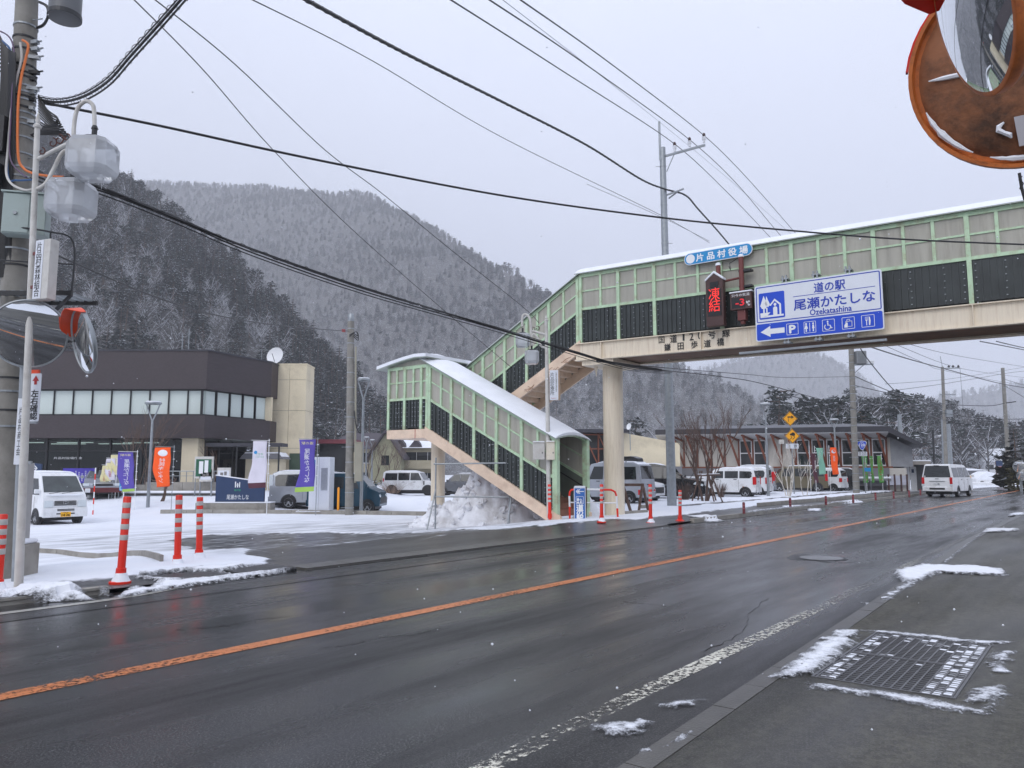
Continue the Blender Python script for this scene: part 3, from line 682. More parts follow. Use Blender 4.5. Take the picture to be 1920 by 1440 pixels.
def scatter(name, h, spacing, choose, scale, xr=None, front_only=True, dens=None, ext=40):
 xs = np.arange(h['xs'][0], h['xs'][-1], spacing); ys = np.arange(h['ys'][0], h['ys'][-1], spacing * 1.0)
 X, Y = np.meshgrid(xs, ys); X = (X + rng.uniform(-.45, .45, X.shape) * spacing).ravel(); Y = (Y + rng.uniform(-.45, .45, Y.shape) * spacing).ravel()
 R0 = np.interp(X, *h['R']); Zt = hz(h, X, Y); k = (Y < R0 + ext) & (Zt > -.2)
 u = X / np.maximum(Y, 1) * FPX + 960; k &= (u > -500) & (u < 2450)
 X, Y, Zt, R0 = X[k], Y[k], Zt[k], R0[k]; pick = choose(X, Y, Zt, R0).astype(np.int32)
 me = bpy.data.meshes.new(name); me.vertices.add(len(X)); me.vertices.foreach_set('co', np.column_stack([X, Y, Zt]).ravel())
 for nm, ty, ar in (('pick', 'INT', pick), ('sc', 'FLOAT', (scale * rng.uniform(.72, 1.22, len(X))).astype(np.float32)), ('rot', 'FLOAT', rng.uniform(0, 6.283, len(X)).astype(np.float32))):
  q = me.attributes.new(nm, ty, 'POINT'); q.data.foreach_set('value', ar)
 o = bpy.data.objects.new(name, me); COL.objects.link(o); stuff(o)
 o['label'] = 'snow dusted forest covering the ' + name.replace('forest_on_', '').replace('_', ' '); o['category'] = 'forest'
 ng = bpy.data.node_groups.new(name, 'GeometryNodeTree'); ng.interface.new_socket('Geometry', in_out='INPUT', socket_type='NodeSocketGeometry'); ng.interface.new_socket('Geometry', in_out='OUTPUT', socket_type='NodeSocketGeometry')
 N = lambda t, **kk: (lambda z: ([setattr(z, a, b) for a, b in kk.items()], z)[1])(ng.nodes.new(t)); Lk = ng.links.new
 gi = N('NodeGroupInput'); go = N('NodeGroupOutput'); ip = N('GeometryNodeInstanceOnPoints'); gti = N('GeometryNodeGeometryToInstance')
 for t, c in reversed(tree_src):
  oi = N('GeometryNodeObjectInfo', transform_space='ORIGINAL'); oi.inputs['Object'].default_value = c; oi.inputs['As Instance'].default_value = True; Lk(oi.outputs['Geometry'], gti.inputs[0])
 # one instance per source kept apart so that "pick" can choose
 ng.nodes.remove(gti); jn = N('GeometryNodeJoinGeometry')
 for q in [q for q in ng.nodes if q.bl_idname == 'GeometryNodeObjectInfo']: Lk(q.outputs['Geometry'], jn.inputs[0])
 ip.inputs['Pick Instance'].default_value = True
 def na(nm, dt):
  q = N('GeometryNodeInputNamedAttribute', data_type=dt); q.inputs['Name'].default_value = nm; return q.outputs['Attribute']
 cx = N('ShaderNodeCombineXYZ'); Lk(na('rot', 'FLOAT'), cx.inputs['Z'])
 Lk(gi.outputs[0], ip.inputs['Points']); Lk(jn.outputs[0], ip.inputs['Instance']); Lk(na('pick', 'INT'), ip.inputs['Instance Index']); Lk(cx.outputs[0], ip.inputs['Rotation']); Lk(na('sc', 'FLOAT'), ip.inputs['Scale'])
 Lk(ip.outputs[0], go.inputs[0]); md = o.modifiers.new('trees', 'NODES'); md.node_group = ng
 print(name, len(X)); return o
def pick_mix(X, Y, wts):
 r = rng.random(len(X)); c = np.cumsum(wts / wts.sum(1, keepdims=True), 1); return (r[:, None] > c).sum(1)
def ch1(X, Y, Z, R0):
 n = fbm(X / 30, Y / 30, 3); k = np.clip((n - .35) / .3, 0, 1); low = 1 - sm(Z, 6, 26); top = sm(Y - R0, -38, -10)
 dark = np.clip(.10 + .5 * k + .8 * low * (X > -70) + .9 * top, 0, 1)[:, None]
 return pick_mix(X, Y, dark * np.array([[.45, .25, .2, .1, .05, .02]]) + (1 - dark) * np.array([[.06, .10, .20, .45, .22, .50]]))
def ch2(X, Y, Z, R0):
 n = fbm(X / 70 + 3, Y / 70, 3); k = np.clip((n - .38) / .25, 0, 1); right = sm(X, -60, 10); low = 1 - sm(Z, 60, 150)
 dark = np.clip(.32 + .6 * k * (1 - .6 * low) + .5 * right * (1 - low), 0, 1)[:, None]; lo = low[:, None]
 light = (1 - lo) * np.array([[.05, .10, .15, .2, .55, .15]]) + lo * np.array([[.02, .04, .08, .35, .12, .9]])
 return pick_mix(X, Y, dark * np.array([[.35, .2, .3, .15, .15, .02]]) + (1 - dark) * light)
def ch3(X, Y, Z, R0): return pick_mix(X, Y, np.tile([[.2, .2, .2, .1, .4, .1]], (len(X), 1)))
def ch4(X, Y, Z, R0): return pick_mix(X, Y, np.tile([[.05, .1, .35, .2, .5, .1]], (len(X), 1)))
scatter('forest_on_left_hill', h1, 4.3, ch1, .92)
scatter('forest_on_middle_hill', h2, 5.8, ch2, .80, ext=30)
scatter('forest_on_far_hill', h3, 10.5, ch3, 1.25, ext=30)
scatter('forest_on_low_rise', h4, 4.6, ch4, .95, ext=20)
# ---- individual trees of the grove behind the roadside station, and at the hill foot
spots = []
def grove(us, Yr, hr, kinds, n):
 for i in range(n):
  u = us[0] + (us[1] - us[0]) * (i + R.random() * .8) / n; Yd = R.uniform(*Yr); spots.append(((u - 960) / FPX * Yd, Yd, R.uniform(*hr), R.choice(kinds)))
grove((1440, 1720), (112, 138), (13, 15.5), (2, 3, 3, 4), 15)
grove((1450, 1700), (92, 106), (7.5, 9.5), (2, 3, 5), 11)
grove((1130, 1400), (105, 135), (7.5, 10.5), (2, 3, 5, 4), 13)
grove((1180, 1330), (80, 95), (4.5, 6), (3, 2), 6)
grove((590, 760), (135, 165), (10, 15), (0, 0, 1, 2), 12)
grove((1690, 1860), (130, 170), (8, 12.5), (4, 4, 5, 2), 12)
srch = [11, 9, 10, 9, 10, 8.5]; used = set()
nice = {0: 'tall dark cedar with a pointed crown at the hill foot', 1: 'tall dark cedar with a pointed crown at the hill foot',
  2: 'green pine with snow dusted plates of needles behind the roadside station', 3: 'green pine with snow dusted plates of needles behind the roadside station',
  4: 'leafless grey tree with frosted twigs beyond the parked cars', 5: 'leafless grey tree with frosted twigs beyond the parked cars'}
for (x, y, hh, k) in spots:
 t = tree_src[k][0]
 if k not in used: used.add(k); t.location = (x, y, -.5)
 else: t = dup(t, (x, y, -.5), R.uniform(0, 6.28))
 s = hh / srch[k]; t.scale = (s * R.uniform(.9, 1.15), s * R.uniform(.9, 1.15), s)
 t['label'] = nice[k]; t['group'] = {0: 'cedars at the hill foot', 1: 'cedars at the hill foot', 2: 'pines behind the roadside station', 3: 'pines behind the roadside station', 4: 'leafless trees beyond the cars', 5: 'leafless trees beyond the cars'}[k]
for k in range(6):
 if k not in used: tree_src[k][0].location = (60 + 8 * k, 190, -.5); tree_src[k][0]['label'] = nice[k]
# ---- falling snow air
mb = MB(); mb.box(-1750, 1750, -450, 2350, -2.0, 560)
hzm = bpy.data.materials.new('haze_air'); hzm.use_nodes = True; hn = hzm.node_tree; hn.nodes.clear()
pvn = hn.nodes.new('ShaderNodeVolumePrincipled'); pvn.inputs['Color'].default_value = (.93, .95, 1, 1); pvn.inputs['Density'].default_value = HAZE; pvn.inputs['Anisotropy'].default_value = 0.0
hn.links.new(pvn.outputs[0], hn.nodes.new('ShaderNodeOutputMaterial').inputs['Volume'])
hb = obj('haze', mb, hzm); stuff(hb)
# ================================================================== FOOTBRIDGE
BX = Vector((2.34, 26.0, 0)); BR = math.atan2(-.595, .804); EX = Vector((.804, -.595)); 
def b2w(s, y, z): return Vector((BX.x + EX.x * s - EX.y * y, BX.y + EX.y * s + EX.x * y, z))
def s_of(u, off=0.0):           # where the photo column u meets the wall plane y=off
 k = (u - 960) / FPX; x0, y0 = BX.x - EX.y * off, BX.y + EX.x * off
 return (k * y0 - x0) / (EX.x - k * EX.y)
bridge = thing('footbridge', 'covered pale green and black footbridge with enclosed stairs crossing the road', 'footbridge', BX, BR)
WID = 1.8; SEND = 17.0; SLAND = -5.05; LFT = 3.03; NEAR2 = -2.19
fdeck = lambda s: 5.88 - .013 * s
fup = lambda s: 5.88 + (5.88 - LFT) / 5.05 * s
flow = lambda s: LFT - (LFT - .20) / (.40 - SLAND) * (s - SLAND)
fland = lambda s: LFT
def qp(s0, s1, lo, hi, y0, y1):
 return MB().hexa([(s0, y0, lo(s0)), (s1, y0, lo(s1)), (s1, y1, lo(s1)), (s0, y1, lo(s0)), (s0, y0, hi(s0)), (s1, y0, hi(s1)), (s1, y1, hi(s1)), (s0, y1, hi(s0))])
def sh(f, d): return lambda s: f(s) + d
def wall(f, main, sec, y, h1, h2, sgn=1, detail=True, clm=clad):
 """Posts, rails, clouded panes above, ribbed black-green cladding below. sgn=1: outer face towards -y."""
 o = lambda d: y - sgn * d
 def P(s, half, lo, hi, a, b, name, mt=green_paint): obj(name, qp(s - half, s + half, lo, hi, min(o(a), o(b)), max(o(a), o(b))), mt, bridge)
 s0, s1 = main[0], main[-1]; allp = sorted(main + sec)
 for s in main: P(s, .055, sh(f, 0.0), sh(f, h2), .06, -.05, 'post')
 for s in sec: P(s, .04, sh(f, h1 + .04), sh(f, h2), .045, -.04, 'mullion')
 for d, hgt, nm, pr in ((h1, .09, 'rail', .05), (h2 - .04, .12, 'eave_rail', .05)):
  obj(nm, qp(s0, s1, sh(f, d - hgt / 2), sh(f, d + hgt / 2), min(o(pr), o(-.03)), max(o(pr), o(-.03))), green_paint, bridge)
 hm = (h1 + h2) / 2 + .02
 obj('glazing_bar', qp(s0, s1, sh(f, hm - .025), sh(f, hm + .025), min(o(.03), o(-.02)), max(o(.03), o(-.02))), green_paint, bridge)
 if h1 > .3:
  pass
 for a, b in zip(allp[:-1], allp[1:]):
  for lo, hi in ((h1 + .045, hm - .025), (hm + .025, h2 - .1)):
   if detail or lo < hm: obj('window_panel', qp(a + .03, b - .03, sh(f, lo), sh(f, hi if detail else h2 - .1), min(o(0), o(-.012)), max(o(0), o(-.012))), panel_poly, bridge)
 for a, b in zip(main[:-1], main[1:]):
  c = qp(a + .05, b - .05, sh(f, .04), sh(f, h1 - .045), min(o(.0), o(-.03)), max(o(.0), o(-.03))); n = max(2, int((b - a) / .17))
  for i in range(n + 1):
   s = a + .09 + (b - a - .18) * i / n; c.add(*(lambda m: (m.v, m.f))(qp(s - .018, s + .018, sh(f, .05), sh(f, h1 - .05), min(o(.028), o(0)), max(o(.028), o(0)))))
  obj('cladding_panel', c, clm, bridge)
  if detail:
   bl = MB()
   for s in (a + .13, a + .13 + (b - a) * .33, b - .13 - (b - a) * .2, b - .13):
    for j in range(6):
     z = f(s) + .14 + (h1 - .3) * j / 5; bl.cbox((s + random.uniform(-.01, .01), o(.034), z), (.035, .02, .022))
   stuff(obj('bolt', bl, galv, bridge))
H1, H2 = 1.17, 2.38
bm = [s_of(u) for u in (1092, 1164, 1233, 1361, 1498, 1657, 1839)]; bs = [s_of(u) for u in (1130, 1197, 1273.5, 1317, 1403, 1450, 1550, 1601, 1715, 1773)]
step_ = 1.95
while bm[-1] + step_ < SEND: bs += [bm[-1] + step_ / 3, bm[-1] + 2 * step_ / 3]; bm.append(bm[-1] + step_)
bs.append(bm[-2] + step_ / 3) if False else None
wall(fdeck, bm, bs, 0, H1, H2)
wall(fdeck, bm, [], WID, H1, H2, -1, False)
um = [SLAND + .05, s_of(906), s_of(947), s_of(989), s_of(1031), s_of(1086)]; us = [s_of(887), s_of(927), s_of(967), s_of(1009), s_of(1059)]
us = [q for q in us if q > um[0] + .15]; um = [um[0]] + [q for q in um[1:] if q > um[0] + .2]
wall(fup, um, us, 0, 1.13, 2.36); wall(fup, um, [], WID, 1.13, 2.36, -1, False)
lm = [s_of(u, NEAR2) for u in (806, 847, 890, 932, 979, 1042)]; ls = [s_of(u, NEAR2) for u in (827, 868, 910, 955, 1009)]
wall(flow, lm, ls, NEAR2, 1.10, 2.36)
NB = NEAR2 + WID
wall(flow, lm, [], NB, 1.10, 2.36, -1, True, clad_in)
dm = [s_of(u, NEAR2) for u in (729, 759, 790)] + [lm[0] - .12]; ds_ = [s_of(u, NEAR2) for u in (744, 775)]
wall(fland, dm, ds_, NEAR2, 1.10, 2.28)
# landing end wall (s = dm[0]) and back wall
wall(fland, [dm[0], dm[1], dm[2], dm[3]], [], WID, 1.10, 2.28, -1, False)
le = MB(); s = dm[0]
le.box(s - .02, s + .02, NEAR2, WID, LFT + .04, LFT + 1.06); obj('cladding_panel', le, clad, bridge)
le = MB(); le.box(s - .01, s + .01, NEAR2, WID, LFT + 1.14, LFT + 2.2); obj('window_panel', le, panel_poly, bridge)
le = MB(); le.box(s - .05, s + .05, NEAR2, WID, LFT + 1.06, LFT + 1.14); obj('rail', le, green_paint, bridge)
for y in (NEAR2 + .9, NEAR2 + 1.8, WID - .9): q = MB(); q.box(s - .05, s + .05, y - .05, y + .05, LFT, LFT + 2.25); obj('post', q, green_paint, bridge)
# girders
def ibeam(y, sgn, f, s0, s1, dep, mt, name='girder'):
 m = qp(s0, s1, sh(f, -dep), f, min(y, y + sgn * .02), max(y, y + sgn * .02))
 for z in (0, -dep + .03):
  k = qp(s0, s1, sh(f, z - .03), sh(f, z), y - .09, y + .09); m.add(k.v, k.f)
 return obj(name, m, mt, bridge)
ibeam(-.10, 1, sh(fdeck, -.03), -.12, SEND, .60, cream_paint); ibeam(WID + .08, 1, sh(fdeck, -.03), -.12, SEND, .60, cream_paint)
for s in (.9, 4.4, 8.0, 11.6, 15.0):
 q = qp(s - .012, s + .012, sh(fdeck, -.60), sh(fdeck, -.06), -.185, -.10); obj('stiffener', q, cream_paint, bridge)
obj('deck', qp(-.1, SEND, sh(fdeck, -.10), sh(fdeck, -.035), 0.0, WID), rust_soffit, bridge)
for s in np.arange(.5, SEND, 1.2): obj('cross_beam', qp(s - .05, s + .05, sh(fdeck, -.52), sh(fdeck, -.12), -.07, WID + .06), rust_soffit, bridge)
obj('underside_plate', qp(.3, SEND, sh(fdeck, -.56), sh(fdeck, -.535), .02, WID - .02), rust_soffit, bridge)
gp_ = MB(); gp_.box(5.6, 9.6, -.22, -.12, 4.96, 5.02); obj('conduit_tray', gp_, galv, bridge)
# landing slab, stair stringers, steps
m = MB(); m.box(dm[0] - .05, SLAND + .02, NEAR2 - .05, WID + .05, LFT - .33, LFT - .01); obj('landing_slab', m, peach_paint, bridge)
st = MB(); st.box(SLAND - .52, SLAND - .50, NEAR2 - .058, NEAR2 - .05, LFT - .34, LFT); obj('expansion_joint', st, ink_red, bridge)
def stringer(f, s0, s1, y, dep, mt, up=.06):
 obj('stringer', qp(s0, s1, sh(f, -dep), sh(f, up), y - .05, y + .05), mt, bridge)
stringer(flow, SLAND, .62, NEAR2 - .055, .34, peach_paint); stringer(flow, SLAND, .55, NB + .055, .34, peach_paint)
stringer(fup, SLAND + .06, .05, -.055, .36, peach_paint); stringer(fup, SLAND + .06, .05, WID + .055, .36, peach_paint)
rr = random.Random(3)        # flaking rust lines on the upper stringer
for i in range(13):
 s = rr.uniform(-2.9, -.3); m = MB(); z = fup(s) - .2 + rr.uniform(-.08, .1); p = Vector((s, -.109, z)); pts = [p.copy()]
 for k in range(5): p = p + Vector((rr.uniform(.02, .07), 0, rr.uniform(-.035, .05))); pts.append(p.copy())
 m.tube(pts, .008, n=4); obj('rust_streak', m, rust_back, bridge)
brick_red = M('red_brown_step', lin((132, 88, 68)), .75, var=.2)
def stairs(f, s0, s1, y0, y1, n, mt):
 d = (s1 - s0) / n
 for i in range(n):
  a = s0 + d * i; b = a + d; lo, hi = min(a, b), max(a, b); z = max(f(a), f(b)) - .03
  m = MB(); m.box(lo, hi, y0, y1, z - .05, z); e = lo if f(lo) < f(hi) else hi
  m.box(e - .015, e + .015, y0, y1, z - abs(f(b) - f(a)) - .04, z - .05); obj('step', m, mt, bridge)
stairs(fup, SLAND, 0, .02, WID - .02, 17, peach_paint); stairs(flow, .40, SLAND, NEAR2 + .02, NB - .02, 17, brick_red)
# handrail inside the lower flight
m = MB(); m.tube([(lm[0], NB - .12, flow(lm[0]) + .82), (.35, NB - .12, flow(.35) + .82)], .02, n=8); obj('handrail', m, black, bridge)
# pillars
def pillar(s, y, r, z1):
 z0 = gzf(*b2w(s, y, 0).xy) - .4; m = MB(); m.tube([(s, y, z0), (s, y, z1)], r, n=32); obj('pillar', m, cream_paint, bridge, smooth=True)
pillar(.68, 1.0, .345, 5.30); pillar(-5.76, -.78, .26, LFT - .33); pillar(14.6, .9, .345, 5.1)
cp = MB(); cp.box(.1, 1.3, -.08, WID + .06, 5.08, 5.27); obj('pillar_cap', cp, cream_paint, bridge)
for y in (.42, 1.6):
 g_ = MB(); g_.add([(.3, y, 5.08), (.36, y, 4.75), (.42, y, 5.08), (.3, y + .03, 5.08), (.36, y + .03, 4.75), (.42, y + .03, 5.08)], [(0, 1, 2), (5, 4, 3), (0, 3, 4, 1), (1, 4, 5, 2), (2, 5, 3, 0)]); obj('gusset', g_, cream_paint, bridge)
# vaulted roofs, with the snow lying on them
def vault(f, s0, s1, y0, y1, eave, rise, name, mt, th=.03, n=10, lift=0, ins=0):
 m = MB(); V = []; yc, hw = (y0 + y1) / 2, (y1 - y0) / 2 - ins
 ss = [s0, s1]
 for s in ss:
  for k in range(n + 1):
   a = math.pi * k / n; q = -math.cos(a)
   V.append((s, yc + q * hw, f(s) + eave + lift + rise * (1 - q * q)))
  for k in range(n + 1):
   a = math.pi * k / n; q = -math.cos(a)
   V.append((s, yc + q * hw, f(s) + eave + lift + th * (1.0 if not ins else max(.15, (1 - q * q) ** .5)) + rise * (1 - q * q)))
 N = n + 1; F = []
 for k in range(n):
  F += [(k, k + 1, 2 * N + k + 1, 2 * N + k), (N + k + 1, N + k, 3 * N + k, 3 * N + k + 1), (k, N + k, N + k + 1, k + 1), (2 * N + k, 2 * N + k + 1, 3 * N + k + 1, 3 * N + k)]
 F += [(0, 2 * N, 3 * N, N), (n, N + n, 3 * N + n, 2 * N + n)]
 m.add(V, F); return obj(name, m, mt, bridge, smooth=True)
roof_metal = M('roof_sheet', lin((150, 158, 150)), .4, metal=.2)
for f, s0, s1, y0, y1, e, nm in ((fdeck, -.12, SEND, 0, WID, H2, 'deck'), (fup, SLAND - .3, .02, 0, WID, 2.36, 'up'), (flow, SLAND - .35, lm[-1] + .12, NEAR2, NB, 2.36, 'low')):
 vault(f, s0, s1, y0 - .17, y1 + .17, e, .30 if nm == 'deck' else .15, 'roof', roof_metal)
 vault(f, s0, s1 - .02, y0 - .18, y1 + .18, e, .30 if nm == 'deck' else .15, 'roof_snow', snow, th=.085, lift=.031, ins=.015 if nm != 'low' else .02)
# arch end of the lower flight
m = MB(); s = lm[-1]; pts = [(s, NEAR2 + (WID) * (1 - math.cos(math.pi * k / 12)) / 2, flow(s) + 2.33 + .13 * (1 - math.cos(math.pi * k / 12) ** 2)) for k in range(13)]
m.tube(pts, .035, n=6); obj('arch_rib', m, green_paint, bridge)
for y in (NEAR2, NB):
 m = MB(); m.box(s - .09, s + .09, y - .08, y + .08, .0, flow(s) + 2.36); obj('post', m, green_paint, bridge)
# landing roof: vault across the landing, low on the left
m = MB(); V = []; prof = [(dm[0] - .42, 5.37), (dm[0] + .25, 5.50), (dm[0] + .9, 5.61), (dm[0] + 1.5, 5.68), (dm[0] + 2.05, 5.66)]
for s, z in prof: V += [(s, NEAR2 - .28, z - .12), (s, WID + .2, z - .12), (s, NEAR2 - .28, z - .085), (s, WID + .2, z - .085)]
F = []
for i in range(len(prof) - 1): a = 4 * i; F += [(a, a + 1, a + 5, a + 4), (a + 2, a + 6, a + 7, a + 3), (a, a + 4, a + 6, a + 2), (a + 1, a + 3, a + 7, a + 5)]
e = 4 * (len(prof) - 1); F += [(0, 2, 3, 1), (e, e + 1, e + 3, e + 2)]
m.add(V, F); obj('roof', m, roof_metal, bridge)
m2 = MB(); m2.add([(x, y, z + (.036 if i % 4 < 2 else .115)) for i, (x, y, z) in enumerate(V)], F); m2.v = [(x, y, z if i % 4 < 2 else z - .0) for i, (x, y, z) in enumerate(m2.v)]
obj('roof_snow', m2, snow, bridge)
# filler between landing wall top and its roof
for s0, s1 in ((dm[0], dm[-1]),):
 mm = MB(); pr = [(s0, LFT + 2.22), (s1, LFT + 2.22), (s1, 5.56), (s0 + 1.0, 5.5), (s0 + .25, 5.38), (s0, 5.32)]
 mm.prism(pr, NEAR2 + .0, NEAR2 + .02); obj('gable_panel', mm, panel_poly, bridge)
# painted name on the girder
m = MB(); fr = lambda x, y, z: (x, y, z - .013 * x)
gy = -.114
for ch, u, v, h in (('道', 1267, 635, .25), ('1', 1286, 632, .23), ('2', 1301, 631, .23), ('0', 1317, 629, .23), ('号', 1340, 627, .25), ('線', 1367, 624, .26)):
 s = s_of(u, gy); z = at(u, v, b2w(s, gy, 0).y).z; text_into(m, ch, s, z, h * (.26 if ch == '1' else .55 if ch in '20' else .9), h, gy, bold=0 if ch == '1' else .004)
for ch, u, v, h in (('鎌', 1255, 651, .23), ('田', 1280, 649, .22), ('歩', 1306, 646, .23), ('道', 1331, 644, .23), ('橋', 1356, 641, .24)):
 s = s_of(u, gy); z = at(u, v, b2w(s, gy, 0).y).z; text_into(m, ch, s, z, h * .9, h, gy, bold=.004)
s = s_of(1244, gy); z = at(1244, 637, b2w(s, gy, 0).y).z; text_into(m, '国', s, z, .20, .22, gy)
obj('lettering', m, ink_black, bridge)
# ================================================================== THINGS HUNG ON THE BRIDGE (local frame: x along the bridge, -y towards us)
def on_bridge(name, label, cat, s, y, z): return thing(name, label, cat, b2w(s, y, z), BR)
def sz(u, v, y): s = s_of(u, y); return s, at(u, v, b2w(s, y, 0).y).z
YS = -.45
(sa, za), (sb, zb_) = sz(1423, 588, YS), sz(1659, 563, YS)
sc_ = (sa + sb) / 2 + .07; zc = (za + zb_) / 2; Wd = (sb - sa) * 1.035; Hg = (sz(1423, 536, YS)[1] - sz(1424, 640, YS)[1] + sz(1657, 507, YS)[1] - sz(1661, 619, YS)[1]) / 2
sg = on_bridge('road_sign', 'large blue and white guide sign with a left arrow hung on the footbridge', 'road sign', sc_, YS, zc); W2, H2_ = Wd / 2, Hg / 2
def rr_poly(x0, x1, z0, z1, r, n=5):
 P = []
 for cx, cz, a0 in ((x1 - r, z1 - r, 0), (x0 + r, z1 - r, 90), (x0 + r, z0 + r, 180), (x1 - r, z0 + r, 270)):
  for k in range(n + 1): a = math.radians(a0 + 90 * k / n); P.append((cx + r * math.cos(a), cz + r * math.sin(a)))
 return P[::-1]
def plate(poly, y0, y1): m = MB(); m.prism(poly, y0, y1); return m
obj('sign_plate', plate(rr_poly(-W2, W2, -H2_, H2_, .06), 0, .04), sign_white, sg)
split = -H2_ + Hg * .315
def frame_poly(m, x0, x1, z0, z1, t, y, r=.05):
 A = rr_poly(x0, x1, z0, z1, r); B = rr_poly(x0 + t, x1 - t, z0 + t, z1 - t, max(r - t, .01)); n = len(A)
 m.add([(p[0], y, p[1]) for p in A] + [(p[0], y, p[1]) for p in B], [(i, (i + 1) % n, n + (i + 1) % n, n + i) for i in range(n)]); return m
m = MB(); frame_poly(m, -W2 + .04, W2 - .04, split + .03, H2_ - .04, .028, -.003)
text_into(m, '道の駅', W2 * .22, H2_ * .66, Wd * .24, Hg * .17, -.004, bold=.006)
m.box(-W2 * .36, W2 * .9, -.004, -.001, H2_ * .44, H2_ * .44 + .016)
text_into(m, '尾瀬かたしな', W2 * .27, H2_ * .15, Wd * .62, Hg * .19, -.004, bold=.008)
text_into(m, 'Ozekatashina', W2 * .22, -H2_ * .17, Wd * .32, Hg * .10, -.004, bold=.005)
obj('lettering', m, ink_blue, sg)
obj('lower_panel', plate(rr_poly(-W2 + .03, W2 - .03, -H2_ + .03, split - .01, .05), -.004, -.001), sign_blue, sg)
ix0, ix1, iz0, iz1 = -W2 + .12, -W2 + .12 + Wd * .215, -H2_ + Hg * .39, -H2_ + Hg * .86
pk = obj('pictogram_panel', plate(rr_poly(ix0, ix1, iz0, iz1, .04), -.005, -.001), sign_blue, sg)
def picto(m, x0, x1, z0, z1, y):
 w, h = x1 - x0, z1 - z0; F = lambda p: [(x0 + a * w, z0 + b * h) for a, b in p]
 def pol(p): q = F(p); m.add([(a, y, b) for a, b in q], [tuple(range(len(q)))])
 pol([(.05, .52), (.12, .40), (.27, .40), (.34, .52), (.195, .90)]); pol([(.24, .55), (.36, .44), (.43, .55), (.30, .88)])
 pol([(.16, .40), (.16, .24), (.22, .24), (.22, .40)]); pol([(.28, .42), (.28, .24), (.33, .24), (.33, .42)])
 pol([(.04, .24), (.44, .24), (.30, .10), (.97, .10), (.97, .16), (.04, .10)][:3] + [(.05, .06)]); pol([(.05, .06), (.95, .06), (.95, .13), (.30, .13)])
 pol([(.40, .50), (.62, .74), (.62, .66), (.46, .48)]); pol([(.62, .74), (.86, .52), (.86, .13), (.79, .13), (.79, .50), (.62, .66)])
 pol([(.55, .13), (.55, .40), (.60, .44), (.66, .44), (.71, .40), (.71, .13)])
 pol([(.63 + .055 * math.cos(a), .52 + .06 * math.sin(a)) for a in np.linspace(0, 6.0, 9)])
m = MB(); picto(m, ix0, ix1, iz0, iz1, -.008); obj('pictogram', m, ink_white, pk)
m = MB(); y = -.007; cz = (-H2_ + split) / 2 + .01; sq = Hg * .20
ax = -W2 + .14
m.add([(ax, y, cz), (ax + .28, y, cz + .16), (ax + .28, y, cz + .075), (ax + Wd * .20, y, cz + .075), (ax + Wd * .20, y, cz - .075), (ax + .28, y, cz - .075), (ax + .28, y, cz - .16)], [tuple(range(7))[::-1]])
xs_ = [(-W2 + Wd * q) for q in (.305, .445, .59, .74, .885)]
for cx in xs_: frame_poly(m, cx - sq / 2, cx + sq / 2, cz - sq / 2, cz + sq / 2, .012, y, .02)
text_into(m, 'P', xs_[0], cz, sq * .5, sq * .66, y, bold=.014)
def circ(cx, cz, r, n=10, y=y): m.add([(cx + r * math.cos(a), y, cz + r * math.sin(a)) for a in np.linspace(0, 6.2832, n + 1)[:-1]], [tuple(range(n))[::-1]])
def qd(P): m.add([(a, y, b) for a, b in P], [tuple(range(len(P)))])
for dx, sk in ((-.10, True), (.09, False)):
 circ(xs_[1] + dx * 1.0, cz + sq * .3, sq * .08); x = xs_[1] + dx
 qd([(x - sq * .06, cz + sq * .2), (x + sq * .06, cz + sq * .2), (x + sq * (.15 if sk else .10), cz - sq * .12), (x - sq * (.15 if sk else .10), cz - sq * .12)]); qd([(x - sq * .05, cz - sq * .12), (x + sq * .05, cz - sq * .12), (x + sq * .05, cz - sq * .38), (x - sq * .05, cz - sq * .38)])
qd([(xs_[1] - .012, cz + sq * .38), (xs_[1] + .004, cz + sq * .38), (xs_[1] + .004, cz - sq * .38), (xs_[1] - .012, cz - sq * .38)])
x = xs_[2]; circ(x - sq * .06, cz + sq * .32, sq * .07)
m.tube([(x - sq * .06, y, cz + sq * .24), (x - sq * .04, y, cz - sq * .02), (x + sq * .12, y, cz - sq * .02), (x + sq * .22, y, cz - sq * .28), (x + sq * .32, y, cz - sq * .24)], .017, n=4)
m.tube([(x - sq * .08 + sq * .24 * math.cos(a), y, cz - sq * .14 + sq * .24 * math.sin(a)) for a in np.linspace(2.2, 6.0, 10)], .013, n=4)
x = xs_[3]; m.tube([(x - sq * .1, y, cz + sq * .12), (x - sq * .1, y, cz + sq * .3), (x + sq * .12, y, cz + sq * .3), (x + sq * .12, y, cz + sq * .12)], .010, n=4); m.tube([(x - sq * .2, y, cz + .0), (x - sq * .2, y, cz + sq * .14), (x + sq * .28, y, cz + sq * .14), (x + sq * .28, y, cz - sq * .3), (x - sq * .02, y, cz - sq * .3)], .011, n=4)
qd([(x - sq * .32, cz - sq * .36), (x - sq * .05, cz - sq * .36), (x - sq * .05, cz + sq * .02), (x - sq * .16, cz + sq * .08), (x - sq * .32, cz - sq * .16)])
x = xs_[4]; qd([(x - sq * .14, cz + sq * .02), (x - sq * .08, cz + sq * .02), (x - sq * .08, cz - sq * .36), (x - sq * .14, cz - sq * .36)])
for k in (-.19, -.11, -.03): qd([(x + sq * (k - .015), cz + sq * .36), (x + sq * (k + .015), cz + sq * .36), (x + sq * (k + .015), cz + sq * .08), (x + sq * (k - .015), cz + sq * .08)])
qd([(x - sq * .2, cz + sq * .1), (x - sq * .02, cz + sq * .1), (x - sq * .07, cz + sq * .0), (x - sq * .15, cz)])
